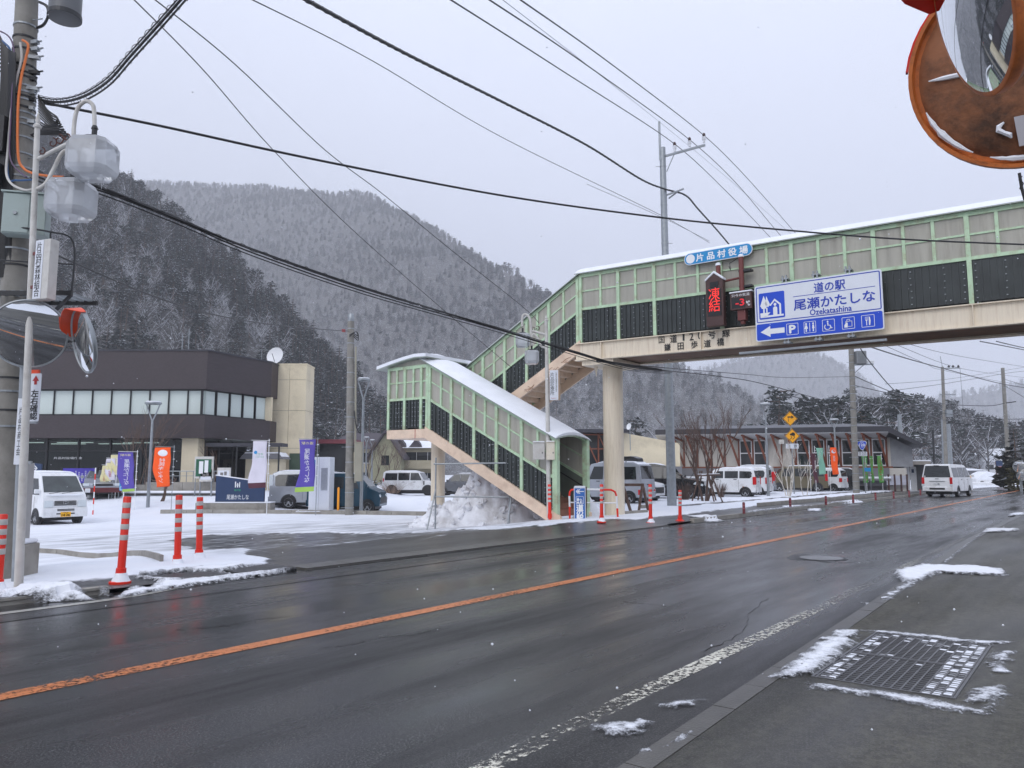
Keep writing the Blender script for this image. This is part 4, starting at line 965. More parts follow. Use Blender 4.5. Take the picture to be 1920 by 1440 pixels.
qd([(x + sq * .06, cz + sq * .36), (x + sq * .16, cz + sq * .3), (x + sq * .2, cz - .0), (x + sq * .15, cz - sq * .36), (x + sq * .06, cz - sq * .36)])
lp = [c for c in sg.children if c.name.startswith('lower_panel')][0]; obj('pictogram', m, ink_white, lp)
for k in (-.5, .0, .5):
 q = MB(); q.box(W2 * k - .07, W2 * k - .03, .04, .10, -H2_ - .12, H2_ + .22); q.box(W2 * k + .03, W2 * k + .07, .04, .10, -H2_ - .12, H2_ + .22); q.box(W2 * k - .1, W2 * k + .1, .05, .32, H2_ + .10, H2_ + .14); q.box(W2 * k - .1, W2 * k + .1, .05, .30, -H2_ - .10, -H2_ - .06); obj('bracket', q, galv, sg)
# cyan name plate
YN = -.20; (sa, za), (sb, zb_) = sz(1291, 486, YN), sz(1423, 465, YN); L2 = (sb - sa) / 2; Hh = .19
nm = on_bridge('name_sign', 'blue pill shaped name plate on the upper windows of the footbridge', 'sign', (sa + sb) / 2, YN, (za + zb_) / 2 - .02); nm['label'] = 'cyan pill shaped name sign in front of the footbridge windows'
obj('sign_plate', plate(rr_poly(-L2, L2, -Hh, Hh, Hh - .002, 8), 0, .03), sign_white, nm)
obj('blue_face', plate(rr_poly(-L2 + .02, L2 - .02, -Hh + .02, Hh - .02, Hh - .024, 8), -.004, -.001), sign_cyan, nm)
m = MB(); text_into(m, '片 品 村 役 場', .13, 0, L2 * 1.50, .235, -.006, bold=.008); m.add([(-L2 + Hh + .02 + .145 * math.cos(a), -.006, .145 * math.sin(a)) for a in np.linspace(0, 6.2832, 21)[:-1]], [tuple(range(20))[::-1]]); obj('lettering', m, ink_white, nm)
q = MB(); q.box(-L2 * .6, -L2 * .6 + .05, .03, .15, -.05, .05); q.box(L2 * .6, L2 * .6 + .05, .03, .15, -.05, .05); obj('bracket', q, galv, nm)
# LED board
YL = -.55; sL, z1 = sz(1347, 512, YL); z0 = sz(1347, 611, YL)[1]; hw = .27
led = on_bridge('warning_board', 'tall brown electronic board with red lit characters on the footbridge', 'electronic sign', sL, YL, z0); hh = z1 - z0
obj('housing', plate([(-hw, 0), (-hw, hh - .22), (0, hh), (hw, hh - .22), (hw, 0)], 0, .22), brown_steel, led, bevel=.012)
obj('display', plate([(-hw + .06, .30), (-hw + .06, hh - .50), (hw - .06, hh - .50), (hw - .06, .30)], -.012, .0), led_black, led)
q = MB(); q.box(-.13, .13, -.016, -.001, hh - .44, hh - .27); obj('dark_window', q, led_black, led)
m = MB(); text_into(m, '凍', 0, hh * .60, .35, .38, -.016); text_into(m, '結', 0, hh * .385, .35, .38, -.016); obj('lit_characters', m, led_red, led)
obj('snow_cap', plate([(-hw - .02, hh - .235), (0, hh - .01), (hw + .02, hh - .235), (hw + .02, hh - .16), (0, hh + .07), (-hw - .02, hh - .16)], -.02, .24), snow, led, bevel=.02)
# thermometer board + pipe frame
YT = -.50; sT, zT = sz(1397, 564, YT)
th_ = on_bridge('thermometer_board', 'small brown electronic thermometer board beside the blue guide sign', 'electronic sign', sT, YT, zT)
q = MB(); q.box(-.32, .32, 0, .16, -.25, .25); obj('housing', q, brown_steel, th_, bevel=.01)
q = MB(); q.box(-.27, .13, -.01, 0, -.20, .11); obj('display', q, led_black, th_)
m = MB(); text_into(m, '只今の気温', 0, .175, .54, .085, -.006); text_into(m, '℃', .22, -.10, .11, .14, -.006, bold=.004); obj('lettering', m, ink_white, th_)
m = MB(); text_into(m, '-3', -.02, -.045, .26, .20, -.014, bold=.006); obj('lit_digits', m, led_dim, th_)
q = MB(); q.box(-.34, .34, -.02, .18, .25, .295); obj('snow_cap', q, snow, th_, bevel=.015)
pf = on_bridge('sign_mast', 'red brown pipe frame carrying the electronic boards on the footbridge', 'mast', sT, -.30, 0)
zz = lambda v, y=-.3: sz(1395, v, y)[1]
m = MB(); m.tube([(-.02, 0, zz(608)), (-.02, 0, zz(483))], .075, n=12); obj('upright', m, pipe_red, pf, smooth=True)
dx = sL - sT; m = MB(); m.tube([(dx + .05, 0, zz(560)), (dx + .05, 0, zz(492))], .07, n=12); obj('upright', m, pipe_red, pf, smooth=True)
m = MB(); m.tube([(dx + .05, 0, zz(524)), (-.02, 0, zz(521))], .035, n=8); obj('crossbar', m, pipe_red, pf, smooth=True)
q = MB(); q.box(-.14, .10, -.12, .10, zz(602), zz(582)); obj('junction_box', q, pipe_red, pf, bevel=.01)
for v in (509, 538): q = MB(); q.box(-.1, .28, -.03, .18, zz(v) - .03, zz(v) + .03); obj('clamp', q, steel_dark, pf)
for x, v in ((-.02, 483), (dx + .05, 492)): q = MB(); q.lathe([(.085, 0), (.08, .06), (.04, .09), (0, .1)], 10, (x, 0, zz(v))); obj('snow_cap', q, snow, pf, smooth=True)
m = MB(); m.tube([(-.1, -.05, zz(485)), (-.35, -.05, zz(492)), (-.33, -.05, zz(505)), (-.38, -.05, zz(497))], .012, n=5); obj('loose_cable', m, cable, pf)
# ================================================================== POLES, LAMPS, MIRRORS
def pole_pts(u0, v0, u1, v1, Y): return at(u0, v0, Y), at(u1, v1, Y)
def rel(p, b): return tuple(Vector(p) - Vector(b))
# ---- left concrete utility pole
Yp = 10.3; top = at(53, -60, Yp); bot = at(6, 1090, Yp); bot.z = .08
lp_ = thing('utility_pole', 'thick grey concrete utility pole wrapped in cables at the left edge', 'utility pole', bot)
ax_ = Vector(rel(top, bot)); m = MB(); m.tube([(0, 0, -.2), tuple(ax_ * .5), tuple(ax_)], [.20, .17, .138], n=28); obj('shaft', m, concrete_pole, lp_, smooth=True)
rr = random.Random(5)
def onp(v):       # offset on the pole axis at photo row v
 z = at(20, v, Yp).z - bot.z; return ax_ * (z / ax_.z)
for v in (52, 75, 98, 128, 142, 150, 166, 178, 186, 192, 206, 216, 228, 238, 262, 292, 318, 335, 470, 500, 710, 735, 770, 800):
 c = onp(v); r_ = .20 - .062 * c.z / ax_.z; m = MB(); m.lathe([(r_ + .004, -.012), (r_ + .012, -.012), (r_ + .012, .012), (r_ + .004, .012)], 20, c); obj('steel_band', m, galv if rr.random() < .7 else steel_dark, lp_)
for v in (84, 97, 112, 140, 152, 170, 178, 190, 207, 232):
 c = onp(v); m = MB(); d = rr.uniform(.06, .16); m.cbox((c.x + .17, c.y - .06, c.z), (d, .06, .05), rr.uniform(-.3, .3)); m.tube([(c.x + .15, c.y - .05, c.z), (c.x + .16 + d, c.y - .08, c.z + .01)], .012, n=6); obj('clamp', m, galv if rr.random() < .5 else steel_dark, lp_)
for v in (42, 98, 140, 190, 240, 300, 380, 440):
 c = onp(v); m = MB(); sgn = 1 if rr.random() < .6 else -1; m.tube([(c.x + sgn * .1, c.y - .05, c.z), (c.x + sgn * .29, c.y - .09, c.z)], .009, n=6); obj('step_bolt', m, galv, lp_)
# cables running down the pole
def pcable(pts, r, mt, name='cable'):
 m = MB(); P = [rel(at(u, v, y), bot) for u, v, y in pts]; m.tube(smooth_pts(P), r, n=6); return obj(name, m, mt, lp_, smooth=True)
def smooth_pts(P, n=6):
 P = [Vector(p) for p in P]; out = []
 for i in range(len(P) - 1):
  p0, p1, p2, p3 = P[max(i - 1, 0)], P[i], P[i + 1], P[min(i + 2, len(P) - 1)]
  for k in range(n):
   t = k / n; out.append(.5 * ((2 * p1) + (p2 - p0) * t + (2 * p0 - 5 * p1 + 4 * p2 - p3) * t * t + (3 * p1 - p0 - 3 * p2 + p3) * t ** 3))
 out.append(P[-1]); return out
c_orange = M('orange_conduit', lin((214, 112, 44)), .45); c_blue = M('blue_cable', lin((52, 92, 140)), .45); c_white = M('white_conduit', lin((196, 194, 188)), .45); c_purple = M('purple_cable', lin((88, 66, 96)), .45)
pcable([(42, 75, 10.08), (53, 85, 10.07), (47, 115, 10.07), (40, 145, 10.06), (34, 200, 10.05), (34, 290, 10.04), (44, 315, 10.04), (62, 325, 10.0), (90, 330, 9.95), (120, 332, 9.9)], .017, c_orange)
pcable([(38, 80, 10.1), (40, 110, 10.1), (28, 160, 10.08), (20, 220, 10.07), (14, 290, 10.06), (12, 325, 10.02), (22, 345, 9.95), (45, 356, 9.85), (60, 355, 9.8)], .016, c_white)
pcable([(-20, 60, 10.2), (8, 80, 10.1), (20, 100, 10.1), (18, 160, 10.1), (16, 240, 10.1), (16, 330, 10.1), (30, 338, 10.1), (60, 337, 10.0)], .014, c_blue)
pcable([(-20, 52, 10.2), (14, 66, 10.1), (26, 95, 10.05), (24, 150, 10.05), (20, 230, 10.05), (20, 300, 10.05), (50, 332, 10.0)], .011, c_purple)
for k in range(13):
 u = 3 + 2.1 * k; pcable([(-30, 40 + 9 * k, 10.2), (u - 6, 62 + 5 * k, 10.12), (u, 110, 10.1 - .006 * k), (u - 3, 200 + 8 * k, 10.1), (u - 6, 300, 10.1), (u - 8, 520, 10.15)], .012, cable)
for k in range(9):
 pcable([(72, 178 + 5 * k, 10.2), (88 + 4 * k, 205 + 7 * k, 10.1), (108 + 2 * k, 222 + 4 * k, 10.05), (92 - 4 * k, 236 + 2 * k, 10.1), (74, 228 + 4 * k, 10.15)], .011, cable)
pcable([(74, 4, 10.1), (88, 12, 10.0), (90, 30, 10.0), (82, 46, 10.1), (70, 52, 10.2)], .02, cable)
for k in range(5): pcable([(-30, 160 + 30 * k, 10.3), (-5, 170 + 27 * k, 10.2), (18, 185 + 26 * k, 10.1)], .012, cable)
m = MB(); m.cbox(rel(at(4, 255, 10.1), bot), (.16, .2, .5)); m.cbox(rel(at(-2, 330, 10.1), bot), (.12, .2, .3)); obj('splice_box', m, black, lp_)
# transformer can at the top
tcn = thing('pole_transformer', 'dark grey transformer can hung on the left utility pole', 'transformer', at(121, 35, 9.9))
m = MB(); m.lathe([(0, -.02), (.15, -.02), (.2, .0), (.2, .9), (.17, .95), (0, .95)], 24); obj('tank', m, M('transformer_grey', lin((92, 94, 96)), .45, var=.08), tcn, smooth=True)
m = MB(); m.lathe([(.204, .0), (.212, .0), (.212, .06), (.204, .06)], 24); obj('bottom_rim', m, steel_dark, tcn); m = MB(); m.bar((-.15, .05, .55), (-.55, .15, .5), .06, .08); obj('hanger', m, steel_dark, tcn)
# meter cabinet
cbp = at(50, 405, 10.0); cbx = thing('cable_cabinet', 'pale green steel cabinet strapped to the left utility pole', 'cabinet', cbp, .25)
hh = .50; m = MB(); m.box(-.26, .26, -.1, .12, -.28, .28); obj('body', m, cab_green, cbx, bevel=.012); m = MB(); m.box(-.245, .06, -.112, -.10, -.26, .26); obj('door', m, cab_green, cbx); m = MB(); m.lathe([(0, -.02), (.025, -.02), (.025, 0)], 10, (-.1, -.112, .0), (0, 1, 0)); obj('lock', m, galv, cbx); m = MB(); m.box(-.28, .28, -.13, .14, .28, .30); obj('lid', m, cab_green, cbx)
# working platform (grille) on the pole
plt = thing('maintenance_platform', 'dark steel slatted platform with a bent handrail on the left utility pole', 'platform', at(40, 555, 10.2)); pb = plt.location
m = MB(); 
for k in range(10):
 q = MB(); x0 = -.28 + k * .115; q.bar((x0, -.28, 0), (x0 + .02, .30, .0), .045, .03); obj('slat', q, galv, plt)
for y in (-.30, .32): q = MB(); q.bar((-.32, y, -.03), (.86, y, -.03), .04, .06); obj('edge_bar', q, steel_dark, plt)
q = MB(); q.bar((.84, -.28, -.05), (.30, -.05, -.42), .035, .035); obj('brace', q, steel_dark, plt)
q = MB(); q.tube(smooth_pts([(-.25, -.3, 0), (-.22, -.3, .75), (-.05, -.3, .86), (.5, -.3, .80), (.82, -.28, .66), (.84, -.28, 0)]), .013, n=6); q.tube([(.55, -.3, .0), (.52, -.3, .8)], .011, n=6); q.tube([(-.24, -.3, .42), (.84, -.28, .36)], .011, n=6); obj('handrail', q, steel_dark, plt, smooth=True)
# concrete footing block by the pole
blk = thing('concrete_block', 'stained concrete block with snow on top behind the red post', 'block', at(14, 1095, 10.4)); blk.location.z = .08
m = MB(); m.box(-.35, .19, -.2, .35, -.1, .46); obj('block_body', m, concrete, blk, bevel=.02); m = MB(); m.box(-.33, .18, -.19, .33, .46, .52); obj('snow_cap', m, snow, blk, bevel=.03, seg=3)
wb = thing('meter_pedestal', 'grey enclosure panel standing behind the galvanised mirror pole', 'cabinet', at(10, 990, 11.0)); wb.location.z = .08
m = MB(); m.box(-.32, .17, -.1, .3, 0, 1.55); obj('body', m, M('pale_grey_panel', lin((168, 166, 164)), .5, var=.06, dirt=(.25, .2, .15), dscale=2), wb, bevel=.01); m = MB(); m.box(-.33, .18, -.11, -.10, .98, 1.0); obj('seam', m, steel_dark, wb)
# ---- ornate street lamp builder
def street_lamp(name, label, base, top, pA, arms, globes, r0, gs):
 t = thing(name, label, 'street lamp', base); B = Vector(base)
 d = Vector(top) - B; m = MB(); m.tube([(0, 0, -.1), tuple(d * .35), tuple(d)], [r0 * 1.25, r0 * 1.1, r0 * .8], n=16); obj('pole', m, galv_w, t, smooth=True)
 m = MB(); m.lathe([(r0 * 1.1, 0), (r0 * 1.2, .03 * gs), (r0 * .5, .06 * gs), (r0 * .75, .10 * gs), (r0 * .2, .2 * gs), (0, .24 * gs)], 12, tuple(d)); obj('finial', m, galv_w, t, smooth=True)
 for a in arms: m = MB(); m.tube(smooth_pts([rel(p, B) for p in a]), r0 * .62, n=10); obj('arm', m, galv_w, t, smooth=True)
 for cg in globes:
  c = Vector(rel(cg, B)); s = .27 * gs; m = MB(); ring = []
  prof = [(.80, -1.0), (.98, -.80), (1.06, -.60), (1.06, .55), (.92, .80), (.45, .92)]
  V = []; F = []
  def oct_(k): q = .66; k = k * .9; return [(k, -k * q), (k, k * q), (k * q, k), (-k * q, k), (-k, k * q), (-k, -k * q), (-k * q, -k), (k * q, -k)]
  for k, z in prof:
   for (x, y) in oct_(k): V.append((c.x + x * s, c.y + y * s, c.z + z * s * .98))
  for i in range(len(prof) - 1):
   for j in range(8): F.append((i * 8 + j, i * 8 + (j + 1) % 8, (i + 1) * 8 + (j + 1) % 8, (i + 1) * 8 + j))
  F.append(tuple(range(7, -1, -1))); m.add(V, F); gl = obj('globe', m, globe, t)
  m = MB(); m.lathe([(0, -.20), (.055, -.17), (.075, -.08), (.06, .02), (.035, .08), (.035, .22)], 12, (c.x, c.y, c.z)); m.v = [(c.x + (x - c.x) * gs, c.y + (y - c.y) * gs, c.z + (z - c.z) * gs) for x, y, z in m.v]; obj('bulb', m, white_paint, gl, smooth=True)
  m = MB(); m.lathe([(.46 * s, .90 * s), (.5 * s, .96 * s), (.12 * s, 1.06 * s), (.12 * s, 1.42 * s), (.16 * s, 1.44 * s), (.1 * s, 1.6 * s)], 14, (c.x, c.y, c.z)); obj('cap', m, steel_dark, gl, smooth=True)
  for k in range(4):
   a = rr.uniform(0, 6.28); q = s * .55; m = MB(); L = rr.uniform(.04, .11) * gs; m.lathe([(.006 * gs, 0), (.004 * gs, -L * .6), (0, -L)], 5, (c.x + q * math.cos(a), c.y + q * math.sin(a), c.z - s)); obj('icicle', m, globe, gl)
 return t
Yl = 9.7; lb = at(38, 1060, Yl); lb.z = .08; ltop = at(70, 240, Yl)
A_ = lambda *P: [at(u, v, y) for u, v, y in P]
lamp1 = street_lamp('street_lamp', 'white ornate street lamp with two clear globes beside the left utility pole', lb, ltop, None,
 [A_((72, 298, 9.7), (100, 283, 9.6), (134, 266, 9.5)), A_((138, 268, 9.5), (139, 235, 9.5), (145, 205, 9.5), (160, 190, 9.5), (174, 197, 9.5), (177, 220, 9.5), (177, 250, 9.5)), A_((66, 356, 9.7), (85, 345, 9.7), (100, 318, 9.75), (114, 290, 9.8), (126, 282, 9.8), (133, 292, 9.8), (134, 320, 9.8))],
 [at(174, 296, 9.5), at(134, 373, 9.8)], .042, 1.0)
m = MB()      # rusty scrolls
for cu, cv, r0 in ((98, 268, 10), (110, 262, 11), (125, 258, 8), (78, 284, 8)):
 m.tube([rel(at(cu + r0 * k / 14 * math.cos(k * .55), cv - r0 * k / 14 * math.sin(k * .55), 9.62), lb) for k in range(3, 15)], .008, n=5)
obj('scroll', m, M('rusted_scroll', lin((84, 44, 34)), .8, var=.3), lamp1)
# its vertical name board
bp_ = at(74, 505, 9.55); sb_ = thing('vertical_sign', 'white vertical board with black characters on the left street lamp', 'sign', bp_, -.35)
hh = .39; m = MB(); m.box(-.085, .16, .0, .13, -hh, hh); obj('box', m, galv_w, sb_, bevel=.01); m = MB(); m.box(-.085, .05, -.006, -.001, -hh + .01, hh - .01); obj('face', m, sign_white, sb_)
m = MB(); text_into(m, vert('片品村森林組合'), -.018, 0, .095, hh * 1.82, -.009, spacing=.85); obj('lettering', m, ink_black, sb_)
for z in (-.22, .22): m = MB(); m.box(-.14, .0, .0, .08, z - .02, z + .02); obj('clamp', m, pipe_red, sb_)
lb2 = at(1030, 972, 24.1); lb2.z = gzf(lb2.x, lb2.y); Y2 = lb2.y
lamp2 = street_lamp('street_lamp', 'white ornate street lamp with two clear globes in front of the covered stairs', lb2, at(1024, 602, Y2), None,
 [A_((1024, 628, Y2), (1010, 624, Y2), (996, 620, Y2)), A_((996, 632, Y2), (994, 600, Y2), (987, 590, Y2), (980, 593, Y2), (979, 612, Y2)), A_((1024, 652, Y2), (1014, 648, Y2), (1008, 634, Y2), (1001, 627, Y2), (997, 632, Y2), (997, 648, Y2))],
 [at(980, 637, Y2), at(997, 669, Y2 + .1)], .065, .88)
m = MB(); m.tube([rel(at(1008 + 5 * math.cos(k * .6) * k / 14, 616 - 5 * math.sin(k * .6) * k / 14, Y2), lb2) for k in range(3, 15)], .012, n=5); m.tube([rel(at(1000 + 4 * math.cos(k * .6) * k / 14, 617 - 4 * math.sin(k * .6) * k / 14, Y2), lb2) for k in range(3, 15)], .012, n=5); obj('scroll', m, brown_steel, lamp2)
sb2 = thing('vertical_sign', 'white vertical clinic board hung on the lamp in front of the stairs', 'sign', at(1039, 722, Y2 - .1), -.25)
m = MB(); m.box(-.14, .17, 0, .16, -.47, .47); obj('box', m, M('tan_box', lin((172, 146, 120)), .5), sb2, bevel=.01); m = MB(); m.box(-.14, .13, -.01, -.001, -.47, .47); obj('face', m, sign_white, sb2)
m = MB(); text_into(m, vert('片品診療所'), -.055, .04, .13, .72, -.013, spacing=.9); text_into(m, vert('利根中央保健生活協同組合'), .07, .09, .045, .62, -.013, spacing=.85); obj('lettering', m, ink_black, sb2); m = MB(); text_into(m, 'kusuri', -.01, -.41, .16, .035, -.013); obj('red_mark', m, ink_red, sb2)
for u, v, w, h, mt, lab in ((1010, 846, .36, .52, galv_w, 'white meter box on the lamp pole in front of the stairs'), (1032, 846, .26, .54, M('cream_box', lin((222, 214, 196)), .5, dirt=(.5, .4, .2), dscale=4), 'cream switch box on the right side of the lamp pole')):
 t = thing('meter_box', lab, 'meter box', at(u, v, Y2 - .12)); m = MB(); m.box(-w / 2, w / 2, -.1, .08, -h / 2, h / 2); obj('body', m, mt, t, bevel=.012)
 m = MB(); m.box(-w / 2 - .015, w / 2 + .015, -.12, .09, h / 2, h / 2 + .02); obj('lid', m, mt, t); m = MB(); m.cbox((w * .3, -.105, -.05), (.02, .02, .05)); obj('latch', m, steel_dark, t)
 m = MB(); m.box(-w / 2, w / 2, -.1, .06, h / 2 + .02, h / 2 + .05); obj('snow_cap', m, snow, t, bevel=.012)
# ---- convex mirrors
def mirror_disc(t, c, n, r, mt_back, hood=None, hood_mt=None, curv=2.6, up=(0, 0, 1), hood_rng=(20, 160), glassname='mirror_face', rimw=.028, lip=1.0):
 """Domed glass, rolled rim and shell; n = direction it looks."""
 n = Vector(n).normalized(); c = Vector(c); prof = []
 for k in range(13):
  q = r * (12 - k) / 12; prof.append((q, math.sqrt(curv * curv - q * q) - math.sqrt(curv * curv - r * r) + .002))
 m = MB(); m.lathe(prof, 48, c, n); obj(glassname, m, mirror, t, smooth=True)
 m = MB(); m.lathe([(r - .004, .004), (r + .004 * lip, .014 * lip), (r + rimw, .006 * lip), (r + rimw, -.022), (r, -.03)], 48, c, n); obj('rim', m, mt_back if mt_back is not rust_back else rust_rim, t, smooth=True)
 m = MB(); m.lathe([(r + rimw * .6, -.024), (r * .97, -.045), (r * .8, -.07), (r * .35, -.085), (0, -.086)], 40, c, n); obj('shell', m, mt_back, t, smooth=True)
 if hood:
  x = n.cross(Vector(up)).normalized(); y = x.cross(n); m = MB(); V = []; K = 20; R1 = r + rimw + .006
  for k in range(K + 1):
   a = math.radians(hood_rng[0] + (hood_rng[1] - hood_rng[0]) * k / K); e = x * math.cos(a) + y * math.sin(a); w = hood * min(1, math.sin(math.pi * k / K) * 2.2 + .15)
   for rr_, zz_ in ((R1, -.03), (R1 + .004, w), (R1 + .012, w), (R1 + .008, -.03)): V.append(c + e * rr_ + n * zz_)
  F = []
  for k in range(K):
   for j in range(4): F.append((4 * k + j, 4 * k + (j + 1) % 4, 4 * k + 4 + (j + 1) % 4, 4 * k + 4 + j))
  m.add(V, F); obj('hood', m, hood_mt, t)
mp0, mp1 = at(36, 1035, 10.0), at(50, 600, 10.0); mp0.z = .08
mpole = thing('mirror_pole', 'galvanised steel pole carrying the convex traffic mirrors at the left', 'pole', mp0)
m = MB(); m.tube([(0, 0, -.1), rel(mp1, mp0)], [.062, .056], n=18); obj('shaft', m, galv, mpole, smooth=True)
m = MB(); m.box(-.05, .12, -.09, -.066, 1.52, 1.56); m.v = [(x + .01, y, z) for x, y, z in m.v]; obj('clamp', m, galv, mpole)
st = at(42, 780, 9.93); m = MB(); V_, = (rel(st, mp0),); m.cbox((V_[0] + .0, V_[1] - .03, V_[2] - .2), (.10, .004, .85)); obj('sticker', m, sign_white, mpole); m = MB(); text_into(m, vert('片品村商工会'), V_[0], V_[2] - .2, .05, .62, V_[1] - .036, spacing=.95); obj('lettering', m, ink_black, mpole)
c1 = at(54, 626, 9.75); e = (Vector((0, 0, H_EYE)) - c1).normalized(); n1 = Vector((e.x * math.cos(.13) - e.y * math.sin(.13), e.x * math.sin(.13) + e.y * math.cos(.13), e.z - .05))
n1 = Vector((e.x - .10, e.y, e.z - .15)).normalized()
mr1 = thing('convex_mirror', 'round convex traffic mirror facing us on the left pole', 'traffic mirror', c1)
mirror_disc(mr1, (0, 0, 0), n1, .43, galv, hood=None, curv=2.4, rimw=.016)
m = MB(); m.bar(tuple(-n1 * .08), rel(at(50, 625, 10.0), c1), .05, .05); obj('bracket', m, steel_dark, mr1)
c2 = at(155, 640, 9.7); v2 = (Vector((0, 0, H_EYE)) - c2).normalized(); Rv = Vector((0, 0, 1)).cross(v2).normalized(); U = v2.cross(Rv)
n2 = (v2 * .27 + (-Rv) * .93 + U * -.20).normalized()
mr2 = thing('convex_mirror', 'convex traffic mirror with an orange hood seen edge on from the side', 'traffic mirror', c2)
mirror_disc(mr2, (0, 0, 0), n2, .40, galv, hood=.13, hood_mt=orange_enamel, curv=2.4, rimw=.016, hood_rng=(15, 128))
m = MB(); m.tube([tuple(-n2 * .08), tuple(-n2 * .2 + Vector((-.1, .15, 0))), rel(at(52, 640, 10.0), c2)], .02, n=8); obj('bracket', m, steel_dark, mr2)
# plate under the mirror: red arrow and four characters
ck = thing('caution_plate', 'white plate with a red up arrow and black characters under the mirror', 'sign', at(65, 745, 9.85), -.18)
m = MB(); m.prism(rr_poly(-.077, .077, -.31, .31, .02), 0, .008); obj('plate', m, sign_white, ck)
m = MB(); text_into(m, vert('左右確認'), 0, -.095, .11, .385, -.003, bold=.0022, spacing=.95); obj('lettering', m, ink_black, ck)
m = MB(); m.add([(-.05, -.003, .21), (0, -.003, .285), (.05, -.003, .21), (.02, -.003, .215), (.02, -.003, .165), (-.02, -.003, .165), (-.02, -.003, .215)], [tuple(range(7))[::-1]]); obj('red_arrow', m, ink_red, ck)
m = MB(); m.box(-.1, .02, .01, .04, .30, .36); obj('orange_tab', m, orange_enamel, ck); m = MB(); m.box(-.16, .04, .008, .04, -.335, -.31); obj('clamp', m, galv, ck)
# ---- big rusty mirror pair, top right
c3 = at(1921, 119, 2.62); v3 = (c3 - Vector((0, 0, H_EYE))).normalized()
n3 = Vector((v3.x * .93, v3.y * 1.0, v3.z * .55)).normalized()
mr3 = thing('convex_mirror', 'rusty brown back of a traffic mirror hanging at the top right corner', 'traffic mirror', c3)
mirror_disc(mr3, (0, 0, 0), n3, .338, rust_back, hood=.10, hood_mt=red_plastic, curv=2.2, rimw=.03, hood_rng=(10, 170))
n_ = n3; xr = n_.cross(Vector((0, 0, 1))).normalized(); yr = xr.cross(n_)
# back details: rim lip holding snow, horizontal rib with snow, seam, sticker
m = MB(); K = 40; V = []
m.lathe([(.336, -.025), (.368, -.025), (.368, -.07), (.355, -.07), (.348, -.04)], 56, (0, 0, 0), n_); obj('back_lip', m, rust_rim, mr3, smooth=True)
def snow_arc(a0, a1, rad, wd, nm='snow_line'):
 m = MB(); P = []; W = []; K = 14
 for k in range(K + 1):
  a = math.radians(a0 + (a1 - a0) * k / K); P.append((xr * math.cos(a) + yr * math.sin(a)) * rad - n_ * .062); W.append(.002 + wd * math.sin(math.pi * k / K) * rr.uniform(.7, 1.2))
 m.tube(P, W, n=6); obj(nm, m, snow, mr3, smooth=True)
# in this frame +x of xr points to the left of the picture when we see the back
sx = 1 if (xr.dot(Vector((1, 0, 0))) < 0) else -1
ang = lambda d: d if sx > 0 else 180 - d
snow_arc(ang(-18), ang(-58), .333, .010); snow_arc(ang(-68), ang(-98), .335, .008)
m = MB(); P = [xr * sx * (.30 - .022 * k) + yr * (.005 - .003 * k * .3) - n_ * (.075 + .0006 * k) for k in range(9)]; m.tube(P, [.002, .005, .008, .009, .009, .010, .010, .010, .009], n=6); obj('snow_line', m, snow, mr3, smooth=True)
m = MB(); P = [xr * sx * (.075 + .02 * math.sin(k)) + yr * (-.20 - .012 * k) - n_ * .082 for k in range(6)]; m.tube(P, [.003, .009, .011, .008, .010, .003], n=6); obj('snow_line', m, snow, mr3, smooth=True)
m = MB(); q0 = xr * sx * .045 + yr * -.19 - n_ * .09
m.add([q0, q0 - xr * sx * .12, q0 - xr * sx * .12 - yr * .105, q0 - xr * sx * .01 - yr * .105], [(0, 1, 2, 3), (3, 2, 1, 0)][:1]); obj('sticker', m, M('grey_sticker', lin((176, 174, 178)), .5), mr3)
m = MB(); m.bar(tuple(xr * sx * -.02 - n_ * .09), tuple(xr * sx * -.02 + yr * .3 - n_ * .12), .07, .05, up=n_); obj('bracket', m, steel_dark, mr3)
c4 = at(1822, 12, 1.9); v4 = (Vector((0, 0, H_EYE)) - c4).normalized(); R4 = Vector((0, 0, 1)).cross(v4).normalized(); U4 = v4.cross(R4)
n4 = (v4 * .36 + (-R4) * .915 + U4 * -.10).normalized()
mr4 = thing('convex_mirror', 'oblique traffic mirror with a worn orange rim in front of the rusty one', 'traffic mirror', c4)
mirror_disc(mr4, (0, 0, 0), n4, .236, rust_back, hood=.09, hood_mt=red_plastic, curv=1.3, rimw=.003, lip=.2, hood_rng=(30, 150))
x4 = n4.cross(Vector((0, 0, 1))).normalized(); y4 = x4.cross(n4); s4 = -1 if x4.dot(R4) > 0 else 1; m = MB(); V = []; K = 24
for k in range(K + 1):
 a = math.radians(-118 + 200 * k / K); e = x4 * s4 * math.cos(a) + y4 * math.sin(a); w = .006 + .034 * math.sin(math.pi * k / K)
 V += [e * .236 + n4 * .012, e * (.238 + w) + n4 * .004, e * (.238 + w) - n4 * .03, e * .236 - n4 * .03]
m.add(V, [(4 * k + j, 4 * k + (j + 1) % 4, 4 * k + 4 + (j + 1) % 4, 4 * k + 4 + j) for k in range(K) for j in range(4)]); pass
m = MB(); m.cbox(tuple(-n4 * .12), (.1, .1, .16)); m.bar(tuple(-n4 * .1), tuple(-n4 * .30), .06, .06); obj('bracket', m, M('blue_grey_bracket', lin((92, 98, 106)), .5), mr4)
mb0 = at(2080, 100, 2.5); pm = thing('mirror_pole', 'orange steel pole of the right hand traffic mirrors standing on our pavement', 'pole', (mb0.x, mb0.y, 0))
m = MB(); m.tube([(0, 0, -.1), (0, 0, 3.3)], .045, n=14); obj('shaft', m, rust_rim, pm, smooth=True)
